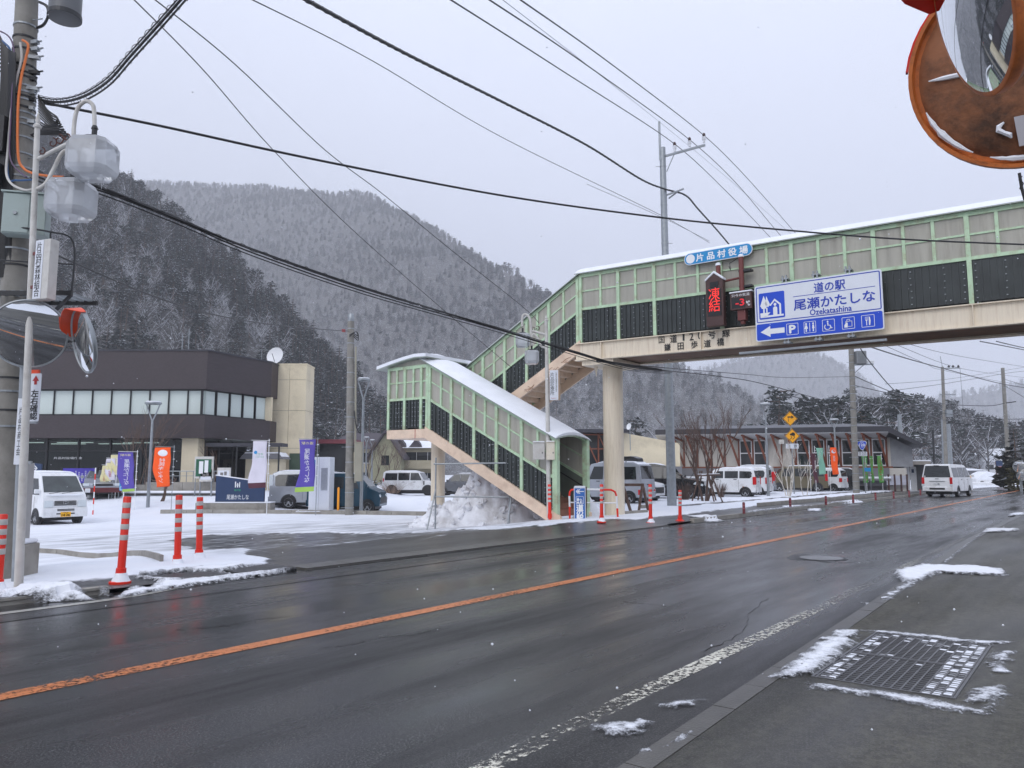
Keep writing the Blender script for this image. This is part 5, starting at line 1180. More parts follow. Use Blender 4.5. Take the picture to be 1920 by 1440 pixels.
m = MB(); m.bar((0, 0, c3.z), rel(c3 - n3 * .1, pm.location), .05, .05); obj('cross_arm', m, steel_dark, pm); m = MB(); m.bar((0, 0, c4.z + .02), rel(c4 - n4 * .27, pm.location), .045, .045); obj('cross_arm', m, steel_dark, pm)
wl = thing('hanging_cable', 'black cable hanging down below the rusty mirror', 'cable', at(1912, 335, 2.55)); m = MB(); m.tube([(0, 0, .02), (.004, 0, -.03), (.012, 0, -.075)], .005, n=6)
m.tube([(.004 + .006 * math.cos(k * .8), .006 * math.sin(k * .8), .01 - .004 * k) for k in range(14)], .0016, n=4); obj('strand', m, cable, wl)
# ================================================================== BUILDINGS
tile_brown = None
def brown_tile():
 m, t, b = new_mat('brown_mosaic_tile'); co = t.n('ShaderNodeTexCoord').outputs['Object']
 mp = t.n('ShaderNodeMapping'); t.l(co, mp.inputs[0]); mp.inputs['Rotation'].default_value = (math.pi / 2, 0, 0)
 br = t.n('ShaderNodeTexBrick'); br.inputs['Scale'].default_value = 4.5; br.inputs['Mortar Size'].default_value = .012; br.inputs['Color1'].default_value = (.034, .023, .026, 1); br.inputs['Color2'].default_value = (.046, .033, .036, 1); br.inputs['Mortar'].default_value = (.03, .025, .026, 1)
 t.l(mp.outputs[0], br.inputs['Vector']); n1 = noise_n(t, co, .5, 4); c = mixc(t, mapr(t, n1, .3, .7, 0, .3), br.outputs['Color'], (.055, .042, .044, 1))
 t.l(c, b.inputs['Base Color']); b.inputs['Roughness'].default_value = .55; return m
tile_brown = brown_tile()
cream_wall = M('cream_render', lin((212, 200, 172)), .8, var=.07, scale=.8, dirt=lin((172, 160, 136)), dscale=.7, damt=.5)
mull = M('black_mullion', (.018, .018, .019), .4, metal=.3, var=.1)
frost = M('frosted_blind_glass', lin((196, 206, 200)), .25, var=.03, scale=.4)
tube_lit = M('fluorescent_tube', (.9, 1.0, .93), .5, var=0, emit=.9)
roof_grey = M('dark_roof_metal', lin((58, 58, 64)), .45, metal=.2, var=.1)
grey_wall = M('grey_rendered_wall', lin((112, 112, 116)), .8, var=.06, scale=.8)
white_soffit = M('pale_soffit', lin((205, 205, 206)), .7, var=.03)
plaster = M('pale_plaster_wall', lin((196, 192, 184)), .8, var=.06, scale=.7)
# ---- brown two storey office, left
OZ = .28
P1, P2 = Vector((-18.0, 45)), Vector((-15.75, 50))
off = thing('office_building', 'dark brown tiled two storey office with a band of white upper windows', 'building', (P1.x, P1.y, OZ)); ob = Vector((P1.x, P1.y, OZ))
def L2o(p, ins=0): return (p[0] - ob.x, p[1] - ob.y)
def plan_off(d):          # facade outline pushed back by d
 return [(-27.0, d), (-.647 * d, d), (2.25 - d * .912, 5 + d * .41), (2.25 - d * .92, 16), (-27.0, 16)]
zz_ = lambda z: z - OZ
def solid(name, d, z0, z1, mt): m = MB(); m.plan(plan_off(d), zz_(z0), zz_(z1)); return obj(name, m, mt, off)
solid('upper_fascia', 0, 6.36, 8.62, tile_brown); solid('lower_fascia', .0, 3.48, 4.80, tile_brown); solid('parapet_cap', -.06, 8.62, 8.70, roof_grey)
solid('window_band_core', .42, 4.80, 6.36, mull)
def panes(pts, z0, z1, mt, fw, name, d=.34):
 for (a, b) in zip(pts[:-1], pts[1:]):
  a = Vector(a); b = Vector(b); e = (b - a).normalized(); n = Vector((e.y, -e.x)); a2 = a + e * fw; b2 = b - e * fw; m = MB()
  P = [a2 - n * d, b2 - n * d, b2 - n * (d + .04), a2 - n * (d + .04)]; m.plan([tuple(q) for q in P], zz_(z0), zz_(z1)); w = obj(name, m, mt, off)
  m = MB(); P = [a - n * (d - .10), a + e * fw - n * (d - .10), a + e * fw - n * (d + .06), a - n * (d + .06)]; m.plan([tuple(q) for q in P], zz_(z0 - .04), zz_(z1 + .04)); obj('mullion', m, mull, w)
xs_ = [-1.13 * k for k in range(22, -1, -1)]
panes([(x - .06, 0) for x in xs_], 4.90, 6.28, frost, .05, 'window')
cv = [(0 + 2.25 * k / 5, 5 * k / 5) for k in range(6)]; panes(cv, 4.90, 6.28, frost, .06, 'window')
m = MB(); m.plan([(2.25 - .35, 5.0), (2.3, 5.05), (2.3, 5.3), (1.9, 5.3)], zz_(4.8), zz_(6.36)); obj('corner_pier', m, cream_wall, off)
for z in (4.80, 6.30):
 m = MB(); m.plan(plan_off(.26)[:3] + [(1.9, 5.4), (0, .6), (-27, .6)], zz_(z), zz_(z + .07)); obj('window_sill', m, mull, off)
# ground floor: glazing set back under the fascia, rooms behind
solid('floor_slab', .0, OZ - .3, OZ + .02, concrete)
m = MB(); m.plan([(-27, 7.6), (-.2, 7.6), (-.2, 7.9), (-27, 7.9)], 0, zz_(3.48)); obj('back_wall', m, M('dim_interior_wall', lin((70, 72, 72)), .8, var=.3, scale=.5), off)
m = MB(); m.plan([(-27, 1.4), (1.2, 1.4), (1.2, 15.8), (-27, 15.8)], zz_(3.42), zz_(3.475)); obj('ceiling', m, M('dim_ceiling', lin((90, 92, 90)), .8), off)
gx = [-27 + 1.9 * k for k in range(14)] + [-1.4]
gxs = sorted(set([round(q, 2) for q in gx if q < -1.6])) + [-1.55]
for a, b in zip(gxs[:-1], gxs[1:]):
 m = MB(); m.box(a + .06, b - .06, 1.30, 1.32, .35, 2.45); w = obj('window', m, pane, off); m = MB(); m.box(a + .06, b - .06, 1.30, 1.32, 2.53, 3.1); obj('transom_window', m, pane, off)
 m = MB(); m.box(a - .06, a + .06, 1.24, 1.38, 0, 3.18); obj('mullion', m, mull, w)
 m = MB(); m.box(a + .06, b - .06, 1.26, 1.36, 2.45, 2.53); m.box(a + .06, b - .06, 1.26, 1.36, 0, .35); obj('frame', m, mull, w)
for x, y in ((-9.2, 3.0), (-12.4, 3.2), (-5.3, 3.4), (-15.5, 3.0), (-7.8, 5.2), (-11, 5.4)):
 m = MB(); m.box(x - 1.1, x + 1.1, y - .06, y + .06, 3.02, 3.07); obj('ceiling_light', m, tube_lit, off)
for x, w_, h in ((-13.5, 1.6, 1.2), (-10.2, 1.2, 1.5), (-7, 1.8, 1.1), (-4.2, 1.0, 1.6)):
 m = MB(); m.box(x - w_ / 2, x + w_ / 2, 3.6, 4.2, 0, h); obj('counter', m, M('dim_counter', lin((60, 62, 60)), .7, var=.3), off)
m = MB(); m.box(-1.5, -.55, .55, 1.5, 0, 3.2); obj('column', m, cream_wall, off)
m = MB(); text_into(m, '片品村役場庁舎', -8.6, 2.05, 1.7, .14, 1.27); obj('lettering', m, ink_white, off)
# entrance on the chamfer: dark doors, brown canopy
e = Vector((2.25, 5)).normalized(); n = Vector((e.y, -e.x)); q0 = Vector((-.35, .6)) - n * .9
for k in range(4):
 a = q0 + e * (1.15 * k); b = a + e * 1.15; m = MB(); P = [a + e * .05, b - e * .05, b - e * .05 - n * .04, a + e * .05 - n * .04]; m.plan([tuple(p) for p in P], .05, 2.55); dr = obj('door', m, pane, off)
 m = MB(); P = [a - e * .05, a + e * .05, a + e * .05 - n * .1, a - e * .05 - n * .1]; m.plan([tuple(p) for p in P], 0, 3.2); obj('frame', m, mull, dr)
m = MB(); m.plan([tuple(q0 - n * 1.8), tuple(q0 + e * 4.8 - n * 1.8), tuple(q0 + e * 4.8 - n * 1.9), tuple(q0 - n * 1.9)], 0, 3.2); obj('lobby_wall', m, mull, off)
cn = thing('entrance_canopy', 'thin dark brown canopy over the office entrance', 'canopy', (-17.2, 46.6, 0)); z0 = at(400, 838, 46.6).z
m = MB(); m.box(-.9, 3.6, -1.0, .2, z0, z0 + .2); obj('slab', m, roof_grey, cn); 
for x in (.9, 3.4): m = MB(); m.tube([(x, -.9, 0), (x, -.9, z0)], .05, n=10); obj('post', m, steel_dark, cn)
# ---- cream block behind, panel joints recessed
cb = thing('cream_block', 'cream rendered building block beside the brown office with a slit window', 'building', (-16.4, 51.4, OZ)); cbz = 8.68 - OZ
m = MB(); m.box(-1.0, 2.52, .06, 2, -.3, cbz - .02); obj('core', m, grey_wall, cb)
colx = [(-.6, 1.42), (1.44, 2.56)]; rows = [(-.2, 2.78), (2.80, 5.3), (5.32, cbz - 1.02), (cbz - 1.0, cbz)]
for (x0, x1) in colx:
 for (z0, z1) in rows: m = MB(); m.box(x0, x1, 0, .07, z0, z1); obj('wall_panel', m, cream_wall, cb)
for (z0, z1) in rows: m = MB(); m.box(2.515, 2.56, .075, 2, z0, z1); obj('wall_panel', m, cream_wall, cb)
m = MB(); m.box(-.2, .08, -.03, .0, 3.15, 4.75); obj('window', m, glass, cb); m = MB(); m.box(-.12, .0, -.16, .0, 5.75, 6.3); obj('duct', m, steel_dark, cb)
m = MB(); m.box(-1.02, 2.6, -.03, 2.03, cbz, cbz + .09); obj('parapet_cap', m, cream_wall, cb)
m = MB(); m.box(1.6, 2.56, -.05, -.0, -.2, 2.45); obj('green_panel', m, M('dark_green_panel', lin((58, 78, 62)), .6), cb)
# satellite dish, antennas on the roof
ds = thing('satellite_dish', 'white satellite dish on the roof of the office', 'satellite dish', at(517, 668, 51.5)); m = MB(); dn = Vector((-.25, -1, .25)).normalized()
m.lathe([(0, 0), (.25, .02), (.45, .07), (.60, .13), (.60, .11), (.45, .05), (0, -.02)], 28, (0, 0, 0), dn); obj('reflector', m, white_paint, ds, smooth=True); m = MB(); m.tube([(0, .05, 0), (0, .2, -.75)], .05); obj('mast', m, steel_dark, ds); m = MB(); m.tube([(0, -.05, -.5), (-.08, -.55, .1)], .02); obj('feed_arm', m, steel_dark, ds)
for u, v, h, lab in ((341, 640, 1.1, 'thin grey rooftop antenna, left of a close pair'), (353, 640, 1.4, 'thin grey rooftop antenna, right of a close pair')):
 an = thing('antenna', lab, 'antenna', at(u, 658, 47)); m = MB(); m.tube([(0, 0, 0), (0, 0, h)], .03, n=6); obj('mast', m, galv, an); m = MB(); m.bar((-.12, 0, h * .8), (.12, 0, h * .8), .03, .03); obj('cross_arm', m, galv, an)
an = thing('antenna', 'flat yagi television antenna on the roof near the satellite dish', 'antenna', at(490, 680, 50.5)); m = MB(); m.tube([(0, 0, -.3), (0, 0, .9)], .02, n=6); obj('mast', m, galv, an); m = MB(); m.bar((-.5, 0, .85), (.4, 0, .85), .03, .03)
for k in range(5): m.bar((-.45 + .2 * k, -.3, .85), (-.45 + .2 * k, .3, .85), .015, .015)
obj('elements', m, galv, an)
# small porch building right of the block
pb = thing('porch_shed', 'low dark shed with a maroon roof edge behind the white cabinet', 'shed', (-13.1, 55, .2)); m = MB(); m.box(-.6, 1.6, 0, 3, 0, 3.3); obj('wall', m, M('dark_slat_wall', lin((46, 48, 50)), .7), pb); m = MB(); m.box(-.8, 2.0, -.5, 3.2, 3.3, 3.6); obj('roof', m, M('maroon_roof_edge', lin((112, 48, 58)), .5), pb); m = MB(); m.box(1.3, 1.9, -.2, 0, 0, 2.7); obj('pillar', m, cream_wall, pb)
sh_ = thing('tile_porch', 'small cream porch with dark slit windows and snow on its roof', 'porch', (-16.0, 49.6, .28)); m = MB(); m.box(-1.1, 1.1, 0, 1.4, 0, 2.05); obj('wall', m, cream_wall, sh_); m = MB(); m.prism([(-1.4, 2.05), (1.4, 2.05), (1.1, 2.4), (-1.1, 2.4)], -.3, 1.5); obj('roof', m, grey_wall, sh_); m = MB(); m.prism([(-1.3, 2.2), (1.3, 2.2), (1.05, 2.48), (-1.05, 2.48)], -.25, 1.45); obj('roof_snow', m, snow, sh_)
for x in (-.35, .1): m = MB(); m.box(x, x + .16, -.03, 0, .5, 1.8); obj('window', m, glass, sh_)
# ---- houses in the distance between the poles and the stairs
def house(name, label, u0, u1, v0, vb, ve, Y, wall_m, roof_m_, floors=2, nwin=4, hip=False, gable_snow=False, depth=9):
 a, b = at(u0, vb, Y), at(u1, vb, Y); base = -.4; t = thing(name, label, 'house', ((a.x + b.x) / 2, Y, base)); W = (b.x - a.x) / 2
 ze = at(0, ve, Y).z - base; zr = at(0, v0, Y).z - base
 m = MB(); m.box(-W, W, 0, depth, 0, ze); obj('wall', m, wall_m, t)
 k = .55 if hip else 1.0; o = .5; m = MB()
 V = [(-W - o, -o, ze), (W + o, -o, ze), (W + o, depth + o, ze), (-W - o, depth + o, ze), (-W * k - (o if k == 1 else 0), depth / 2, zr), (W * k + (o if k == 1 else 0), depth / 2, zr)]
 m.add(V, [(0, 1, 5, 4), (1, 2, 5), (2, 3, 4, 5), (3, 0, 4), (3, 2, 1, 0)]); obj('roof', m, roof_m_, t)
 hh = ze / floors
 for f in range(floors):
  for i in range(nwin):
   x = -W + (2 * W) * (i + .5) / nwin; m = MB(); m.box(x - .62, x + .62, -.06, .0, f * hh + .7, f * hh + hh - .45); w = obj('window', m, glass, t); m = MB(); m.box(x - .70, x + .70, -.10, .0, f * hh + .60, f * hh + .70); m.box(x - .02, x + .02, -.09, -.06, f * hh + .7, f * hh + hh - .45); obj('frame', m, white_soffit, w)
 return t, W, ze, zr
brown_roof = M('dark_brown_roof', lin((66, 60, 66)), .7, var=.12)
wall_yel = M('pale_yellow_wall', lin((158, 150, 128)), .8, var=.06)
house('house', 'house with a big dark brown hipped roof behind the concrete pole', 612, 722, 808, 905, 842, 92, wall_yel, brown_roof, 2, 4, hip=True)
t, W, ze, zr = house('house', 'long pale yellow house with a snowy roof seen under the stair landing', 728, 812, 822, 905, 840, 84, wall_yel, snow, 2, 4)
m = MB(); m.box(-W - .3, W + .3, -1.2, 0, ze * .5, ze * .5 + .14); obj('balcony_slab', m, wall_yel, t); m = MB(); m.box(-W - .3, W + .3, -1.2, -1.1, ze * .5 + .14, ze * .5 + .9); obj('balcony_rail', m, wall_yel, t)
for k in (-.5, .2): m = MB(); m.prism([(W * k - .8, ze), (W * k + .8, ze), (W * k, ze + 1.0)], -.1, 2.2); obj('dormer', m, brown_roof, t)
gh = thing('gable_house', 'narrow yellow green gabled house between the two distant houses', 'house', (at(722, 880, 80).x, 80, -.4)); zr = at(0, 812, 80).z + .4; m = MB(); m.prism([(-1.6, 0), (1.6, 0), (1.6, zr - 2.4), (0, zr), (-1.6, zr - 2.4)], 0, 7); obj('wall', m, M('yellow_green_wall', lin((138, 136, 112)), .8), gh)
m = MB(); m.prism([(-2.0, zr - 2.8), (0, zr + .05), (2.0, zr - 2.8), (2.0, zr - 2.5), (0, zr + .35), (-2.0, zr - 2.5)], -.4, 7.4); obj('roof', m, brown_roof, gh); m = MB(); m.box(-.4, .4, -.05, 0, 2.6, 3.6); obj('window', m, glass, gh)
hd = thing('hedge', 'low dark hedge dusted with snow in front of the distant houses', 'hedge', (at(760, 880, 76).x, 76, -.35)); m = MB(); R2 = random.Random(8); m2 = MB()
for i in range(420):
 x, y, z = R2.uniform(-4.6, 3.4), R2.uniform(-.7, .7), R2.uniform(.05, 1.0); c = Vector((x, y, z)); b = R2.uniform(0, 6.28); leaf(m, c, Vector((math.cos(b), math.sin(b), R2.uniform(-.4, .6))), Vector((-math.sin(b), math.cos(b), .3)), .34, .12, 0 if R2.random() < .62 else 1, R2)
stuff(obj('foliage', m, [needle2, snow_leaf], hd))
# ---- roadside station (right): long low hall with red-brown braces under the eaves
sdir = Vector((.954, -.30)).normalized(); srz = math.atan2(sdir.y, sdir.x); S0 = Vector((13.8, 63.0))
stn = thing('station_hall', 'long low roadside station hall with red brown timber braces under its eaves', 'building', (S0.x, S0.y, -.05), srz)
ZT = 4.95; L = 15.6
m = MB(); m.box(-9, L, .52, 11, 0, 1.94); obj('lower_wall', m, grey_wall, stn); m = MB(); m.box(-1.5, L, .5, 11, 1.95, 4.15); obj('upper_wall', m, plaster, stn)
m = MB(); m.box(-1.8, L + .1, .40, .5, 1.85, 1.98); obj('timber_sill', m, wood_red, stn); m = MB(); m.box(-9, L - .2, .1, .5, 1.05, 1.85); obj('grey_band', m, grey_wall, stn)
m = MB(); m.box(-9.2, L - .2, -.5, .1, .90, 1.05); obj('canopy', m, grey_wall, stn); m = MB(); m.box(-9.2, L - .2, -.52, .1, 1.05, 1.2); obj('canopy_snow', m, snow, stn, bevel=.05)
m = MB(); m.hexa([(-1.9, -1.3, 4.55), (L - .3, -1.3, 4.55), (L - .3, 11.5, 5.5), (-1.9, 11.5, 5.5), (-1.9, -1.3, ZT), (L - .3, -1.3, ZT), (L - .3, 11.5, 5.9), (-1.9, 11.5, 5.9)]); obj('roof', m, roof_grey, stn)
m = MB(); m.hexa([(-1.9, -1.25, 4.50), (L - .3, -1.25, 4.50), (L - .3, .5, 4.15), (-1.9, .5, 4.15), (-1.9, -1.25, 4.54), (L - .3, -1.25, 4.54), (L - .3, .5, 4.52), (-1.9, .5, 4.52)]); obj('soffit', m, white_soffit, stn)
m = MB(); m.hexa([(L - .35, -1.3, 4.5), (L + 1.9, -1.3, 3.35), (L + 1.9, 10, 3.35), (L - .35, 11, 4.9), (L - .35, -1.3, ZT), (L + 1.9, -1.3, 3.6), (L + 1.9, 10, 3.6), (L - .35, 11, 5.3)]); obj('hip_roof', m, roof_grey, stn)
m = MB(); m.hexa([(L, .5, 1.95), (L + 1.5, .5, 1.95), (L + 1.5, 9, 1.95), (L, 9, 1.95), (L, .5, 4.2), (L + 1.5, .5, 3.4), (L + 1.5, 9, 3.4), (L, 9, 4.2)]); obj('end_wall', m, M('glazed_grey_wall', lin((150, 152, 156)), .4), stn)
m = MB(); m.box(L - .4, L + 1.0, .3, 3, 0, 1.85); obj('end_wall', m, plaster, stn)
for i in range(15):
 x = .2 + 1.08 * i
 m = MB(); m.box(x - .06, x + .06, .36, .50, 1.95, 4.2); obj('post', m, wood_red, stn)
 m = MB(); m.bar((x, .40, 2.05), (x - .72, -1.0, 4.40), .12, .16, up=(1, 0, 0)); obj('brace', m, wood_red, stn); m = MB(); m.bar((x, .40, 4.06), (x - .80, -1.15, 4.42), .12, .14, up=(1, 0, 0)); obj('outrigger', m, wood_red, stn)
 if i in (4, 5, 8, 9, 10, 11, 12, 13):
  m = MB(); m.box(x + .14, x + .94, .46, .49, 2.1, 4.0); w = obj('window', m, glass, stn)
  m = MB(); m.box(x + .08, x + .14, .40, .5, 2.02, 4.06); m.box(x + .94, x + 1.0, .40, .5, 2.02, 4.06); m.box(x + .08, x + 1.0, .41, .5, 2.02, 2.1); m.box(x + .08, x + 1.0, .41, .5, 4.0, 4.08); m.box(x + .14, x + .94, .42, .5, 3.0, 3.08); obj('frame', m, white_paint, w)
for i in range(9):
 x = -7.5 + 2.4 * i; m = MB(); m.box(x, x + 2.2, .44, .51, .1, .85); w = obj('shop_window', m, glass, stn); m = MB(); m.box(x - .1, x, .42, .52, 0, .95); obj('frame', m, galv, w)
m = MB(); m.box(-9, L, .05, .12, .5, .86); obj('canopy_fascia', m, grey_wall, stn)
# left annexe of the station, seen behind the big pillar
ax2 = thing('station_annexe', 'cream gabled annexe with a timber truss behind the bridge pillar', 'building', (8.2, 56, -.05)); 
m = MB(); m.box(-4.2, 4.1, 0, 8, 0, 1.95); obj('lower_wall', m, grey_wall, ax2); z1 = at(0, 812, 56).z + .05; z2 = at(0, 831, 56).z + .05
m = MB(); m.prism([(-.3, 1.95), (4.05, 1.95), (4.05, z2), (.1, z1), (-.3, z1)], .3, 8); obj('upper_wall', m, cream_wall, ax2)
m = MB(); m.box(-4.2, -.3, .4, 8, 1.95, z1 - .1); obj('glazed_wall', m, glass, ax2)
m = MB(); m.box(-4.6, .2, -.8, 8, z1, z1 + .25); obj('roof', m, roof_grey, ax2); m = MB(); m.box(-4.2, 4.2, -.7, .3, 1.0, 1.12); obj('canopy', m, grey_wall, ax2); m = MB(); m.box(-4.2, 4.2, -.72, .3, 1.12, 1.27); obj('canopy_snow', m, snow, ax2, bevel=.04)
m = MB(); m.box(-4.3, 4.1, -.02, .0, 1.2, 1.95); obj('grey_band', m, grey_wall, ax2)
for k in range(4):
 x = -4.0 + 1.05 * k; m = MB(); m.box(x - .05, x + .05, .2, .4, 1.95, z1); obj('post', m, wood_red, ax2); m = MB(); m.bar((x, .1, z1 - .1), (x + 1.0, .1, 2.05), .08, .1, up=(0, 1, 0)); obj('brace', m, wood_red, ax2)
for z in (1.98, z1 - .15, (z1 + 2) / 2): m = MB(); m.box(-4.2, -.3, .15, .3, z, z + .09); obj('rail', m, wood_red, ax2)
d2 = thing('satellite_dish', 'small white satellite dish on a pole in front of the cream annexe', 'satellite dish', at(1180, 800, 55)); m = MB(); m.lathe([(0, 0), (.12, .01), (.24, .06), (.24, .045), (0, -.01)], 20, (0, 0, 0), (-.8, -.5, .2)); obj('reflector', m, white_paint, d2, smooth=True); m = MB(); m.tube([(.05, .1, 0), (.06, .1, -1.7)], .03, n=8); obj('mast', m, galv, d2)
# ---- gate shelter on the far right
gt = thing('bus_shelter', 'grey flat roofed shelter with white doors left of the white van', 'shelter', at(1712, 918, 62)); gt.location.z = -.05; zt = at(0, 863, 62).z + .05
m = MB(); m.box(-1.2, 1.15, -.7, 1.4, zt - .35, zt - .08); obj('roof', m, M('taupe_frame', lin((136, 130, 122)), .6), gt); m = MB(); m.box(-1.22, 1.17, -.72, 1.42, zt - .08, zt + .02); obj('roof_snow', m, snow, gt)
for x in (-1.05, .85): m = MB(); m.box(x, x + .2, -.5, 1.3, 0, zt - .35); obj('side_wall', m, grey_wall, gt)
for k in range(3): m = MB(); m.box(-.78 + .56 * k, -.30 + .56 * k, .9, .95, .05, zt - .5); obj('door', m, white_paint, gt)
m = MB(); m.box(.42, .62, .88, .895, zt - 1.0, zt - .7); obj('notice', m, sign_navy, gt)
# ---- far right: white houses, shed, snow covered car handled below
hs = thing('shed', 'low grey corrugated shed beyond the white van', 'shed', at(1824, 908, 105)); hs.location.z = -.3; m = MB(); m.box(-2.2, 1.5, 0, 5, 0, 2.0); obj('wall', m, grey_wall, hs); m = MB(); m.hexa([(-2.4, -.3, 2.0), (1.7, -.3, 2.0), (1.7, 5, 2.3), (-2.4, 5, 2.3), (-2.4, -.3, 2.1), (1.7, -.3, 2.1), (1.7, 5, 2.4), (-2.4, 5, 2.4)]); obj('roof', m, snow, hs)
for (u0, u1, vt, vb, Y, lab) in ((1848, 1866, 853, 905, 150, 'small white house with a snowy roof left of the far conifer'), (1858, 1882, 846, 905, 160, 'taller white house with dark windows beside the far conifer'), (1876, 1900, 841, 900, 170, 'pale house with a flat snowy roof behind the far conifer')):
 a, b = at(u0, vb, Y), at(u1, vb, Y); z = at(0, vt, Y).z; t = thing('house', lab, 'house', ((a.x + b.x) / 2, Y, -.4)); W = (b.x - a.x) / 2
 m = MB(); m.box(-W, W, 0, 6, 0, z - .9); obj('wall', m, M('far_white_wall', lin((190, 190, 192)), .8, var=.06), t); m = MB(); m.prism([(-W - .4, z - .9), (W + .4, z - .9), (0, z + .5)], -.4, 6.4); obj('roof', m, snow, t)
 for k in (-.5, .1, .6):
  m = MB(); m.box(W * k - .3, W * k + .3, -.04, 0, z - 2.4, z - 1.5); obj('window', m, glass, t)
# ---- behind us: offices the convex mirrors look at
bo = thing('roadside_office', 'grey office with dark windows behind a snowy forecourt on our side of the road', 'building', tuple(aw(3, -17)) + (0,), HEAD)
m = MB(); m.box(-16, 18, -12, -.05, 0, 4.2); obj('wall', m, M('office_beige_wall', lin((150, 146, 140)), .8, var=.08), bo)
for k in range(6): m = MB(); m.box(-14 + 5.2 * k, -11 + 5.2 * k, -.05, .02, 1.0, 2.7); w = obj('window', m, glass, bo); m = MB(); m.box(-12.55 + 5.2 * k, -12.45 + 5.2 * k, .02, .06, 1.0, 2.7); obj('frame', m, white_paint, w)
m = MB(); m.box(9.5, 13.5, -.06, .04, 0, 3.2); obj('doorway', m, glass, bo); m = MB(); m.box(-16.3, 18.3, -12.2, .6, 4.2, 4.5); obj('roof', m, snow, bo)
m = MB(); m.box(-4, -1, .02, .08, 3.2, 3.7); obj('sign_panel', m, sign_cyan, bo)
fp = [aw(-14, -4.5), aw(22, -4.2), aw(22, -16.8), aw(-14, -16.8)]
o = snow_patch('forecourt_snow', fp, .06, .35, .5, .027, snow, None, nf=.8); o['kind'] = 'structure'
# ================================================================== VEHICLES (local: x forward, y left)
def wheel(par, x, y, r, sgn, mt_rim, w=.19):
 m = MB(); ax = (0, sgn, 0)
 m.lathe([(r * .66, -w), (r * .96, -w), (r, -w * .8), (r, -.03), (r * .95, 0), (r * .68, .004), (r * .64, -.03)], 22, (x, y, r), ax); ty = obj('wheel', m, black, par, smooth=True)
 m = MB(); m.lathe([(r * .66, -.05), (r * .66, -.012), (r * .60, -.008), (r * .56, -.035)], 22, (x, y, r), ax)
 n = 5
 for k in range(n):
  a = 2 * math.pi * k / n + .3; d = Vector((math.cos(a), 0, math.sin(a))); p0 = Vector((x, y - sgn * .02, r)); m.bar(p0 + d * r * .08, p0 + d * r * .60, r * .17, .02, up=ax)
 m.lathe([(r * .16, -.03), (r * .15, -.006), (0, -.004)], 12, (x, y, r), ax); obj('rim', m, mt_rim, ty)
 m = MB(); m.lathe([(0, -.07), (r * .62, -.07), (r * .62, -.06), (0, -.06)], 18, (x, y, r), ax); obj('brake_shadow', m, steel_dark, ty)
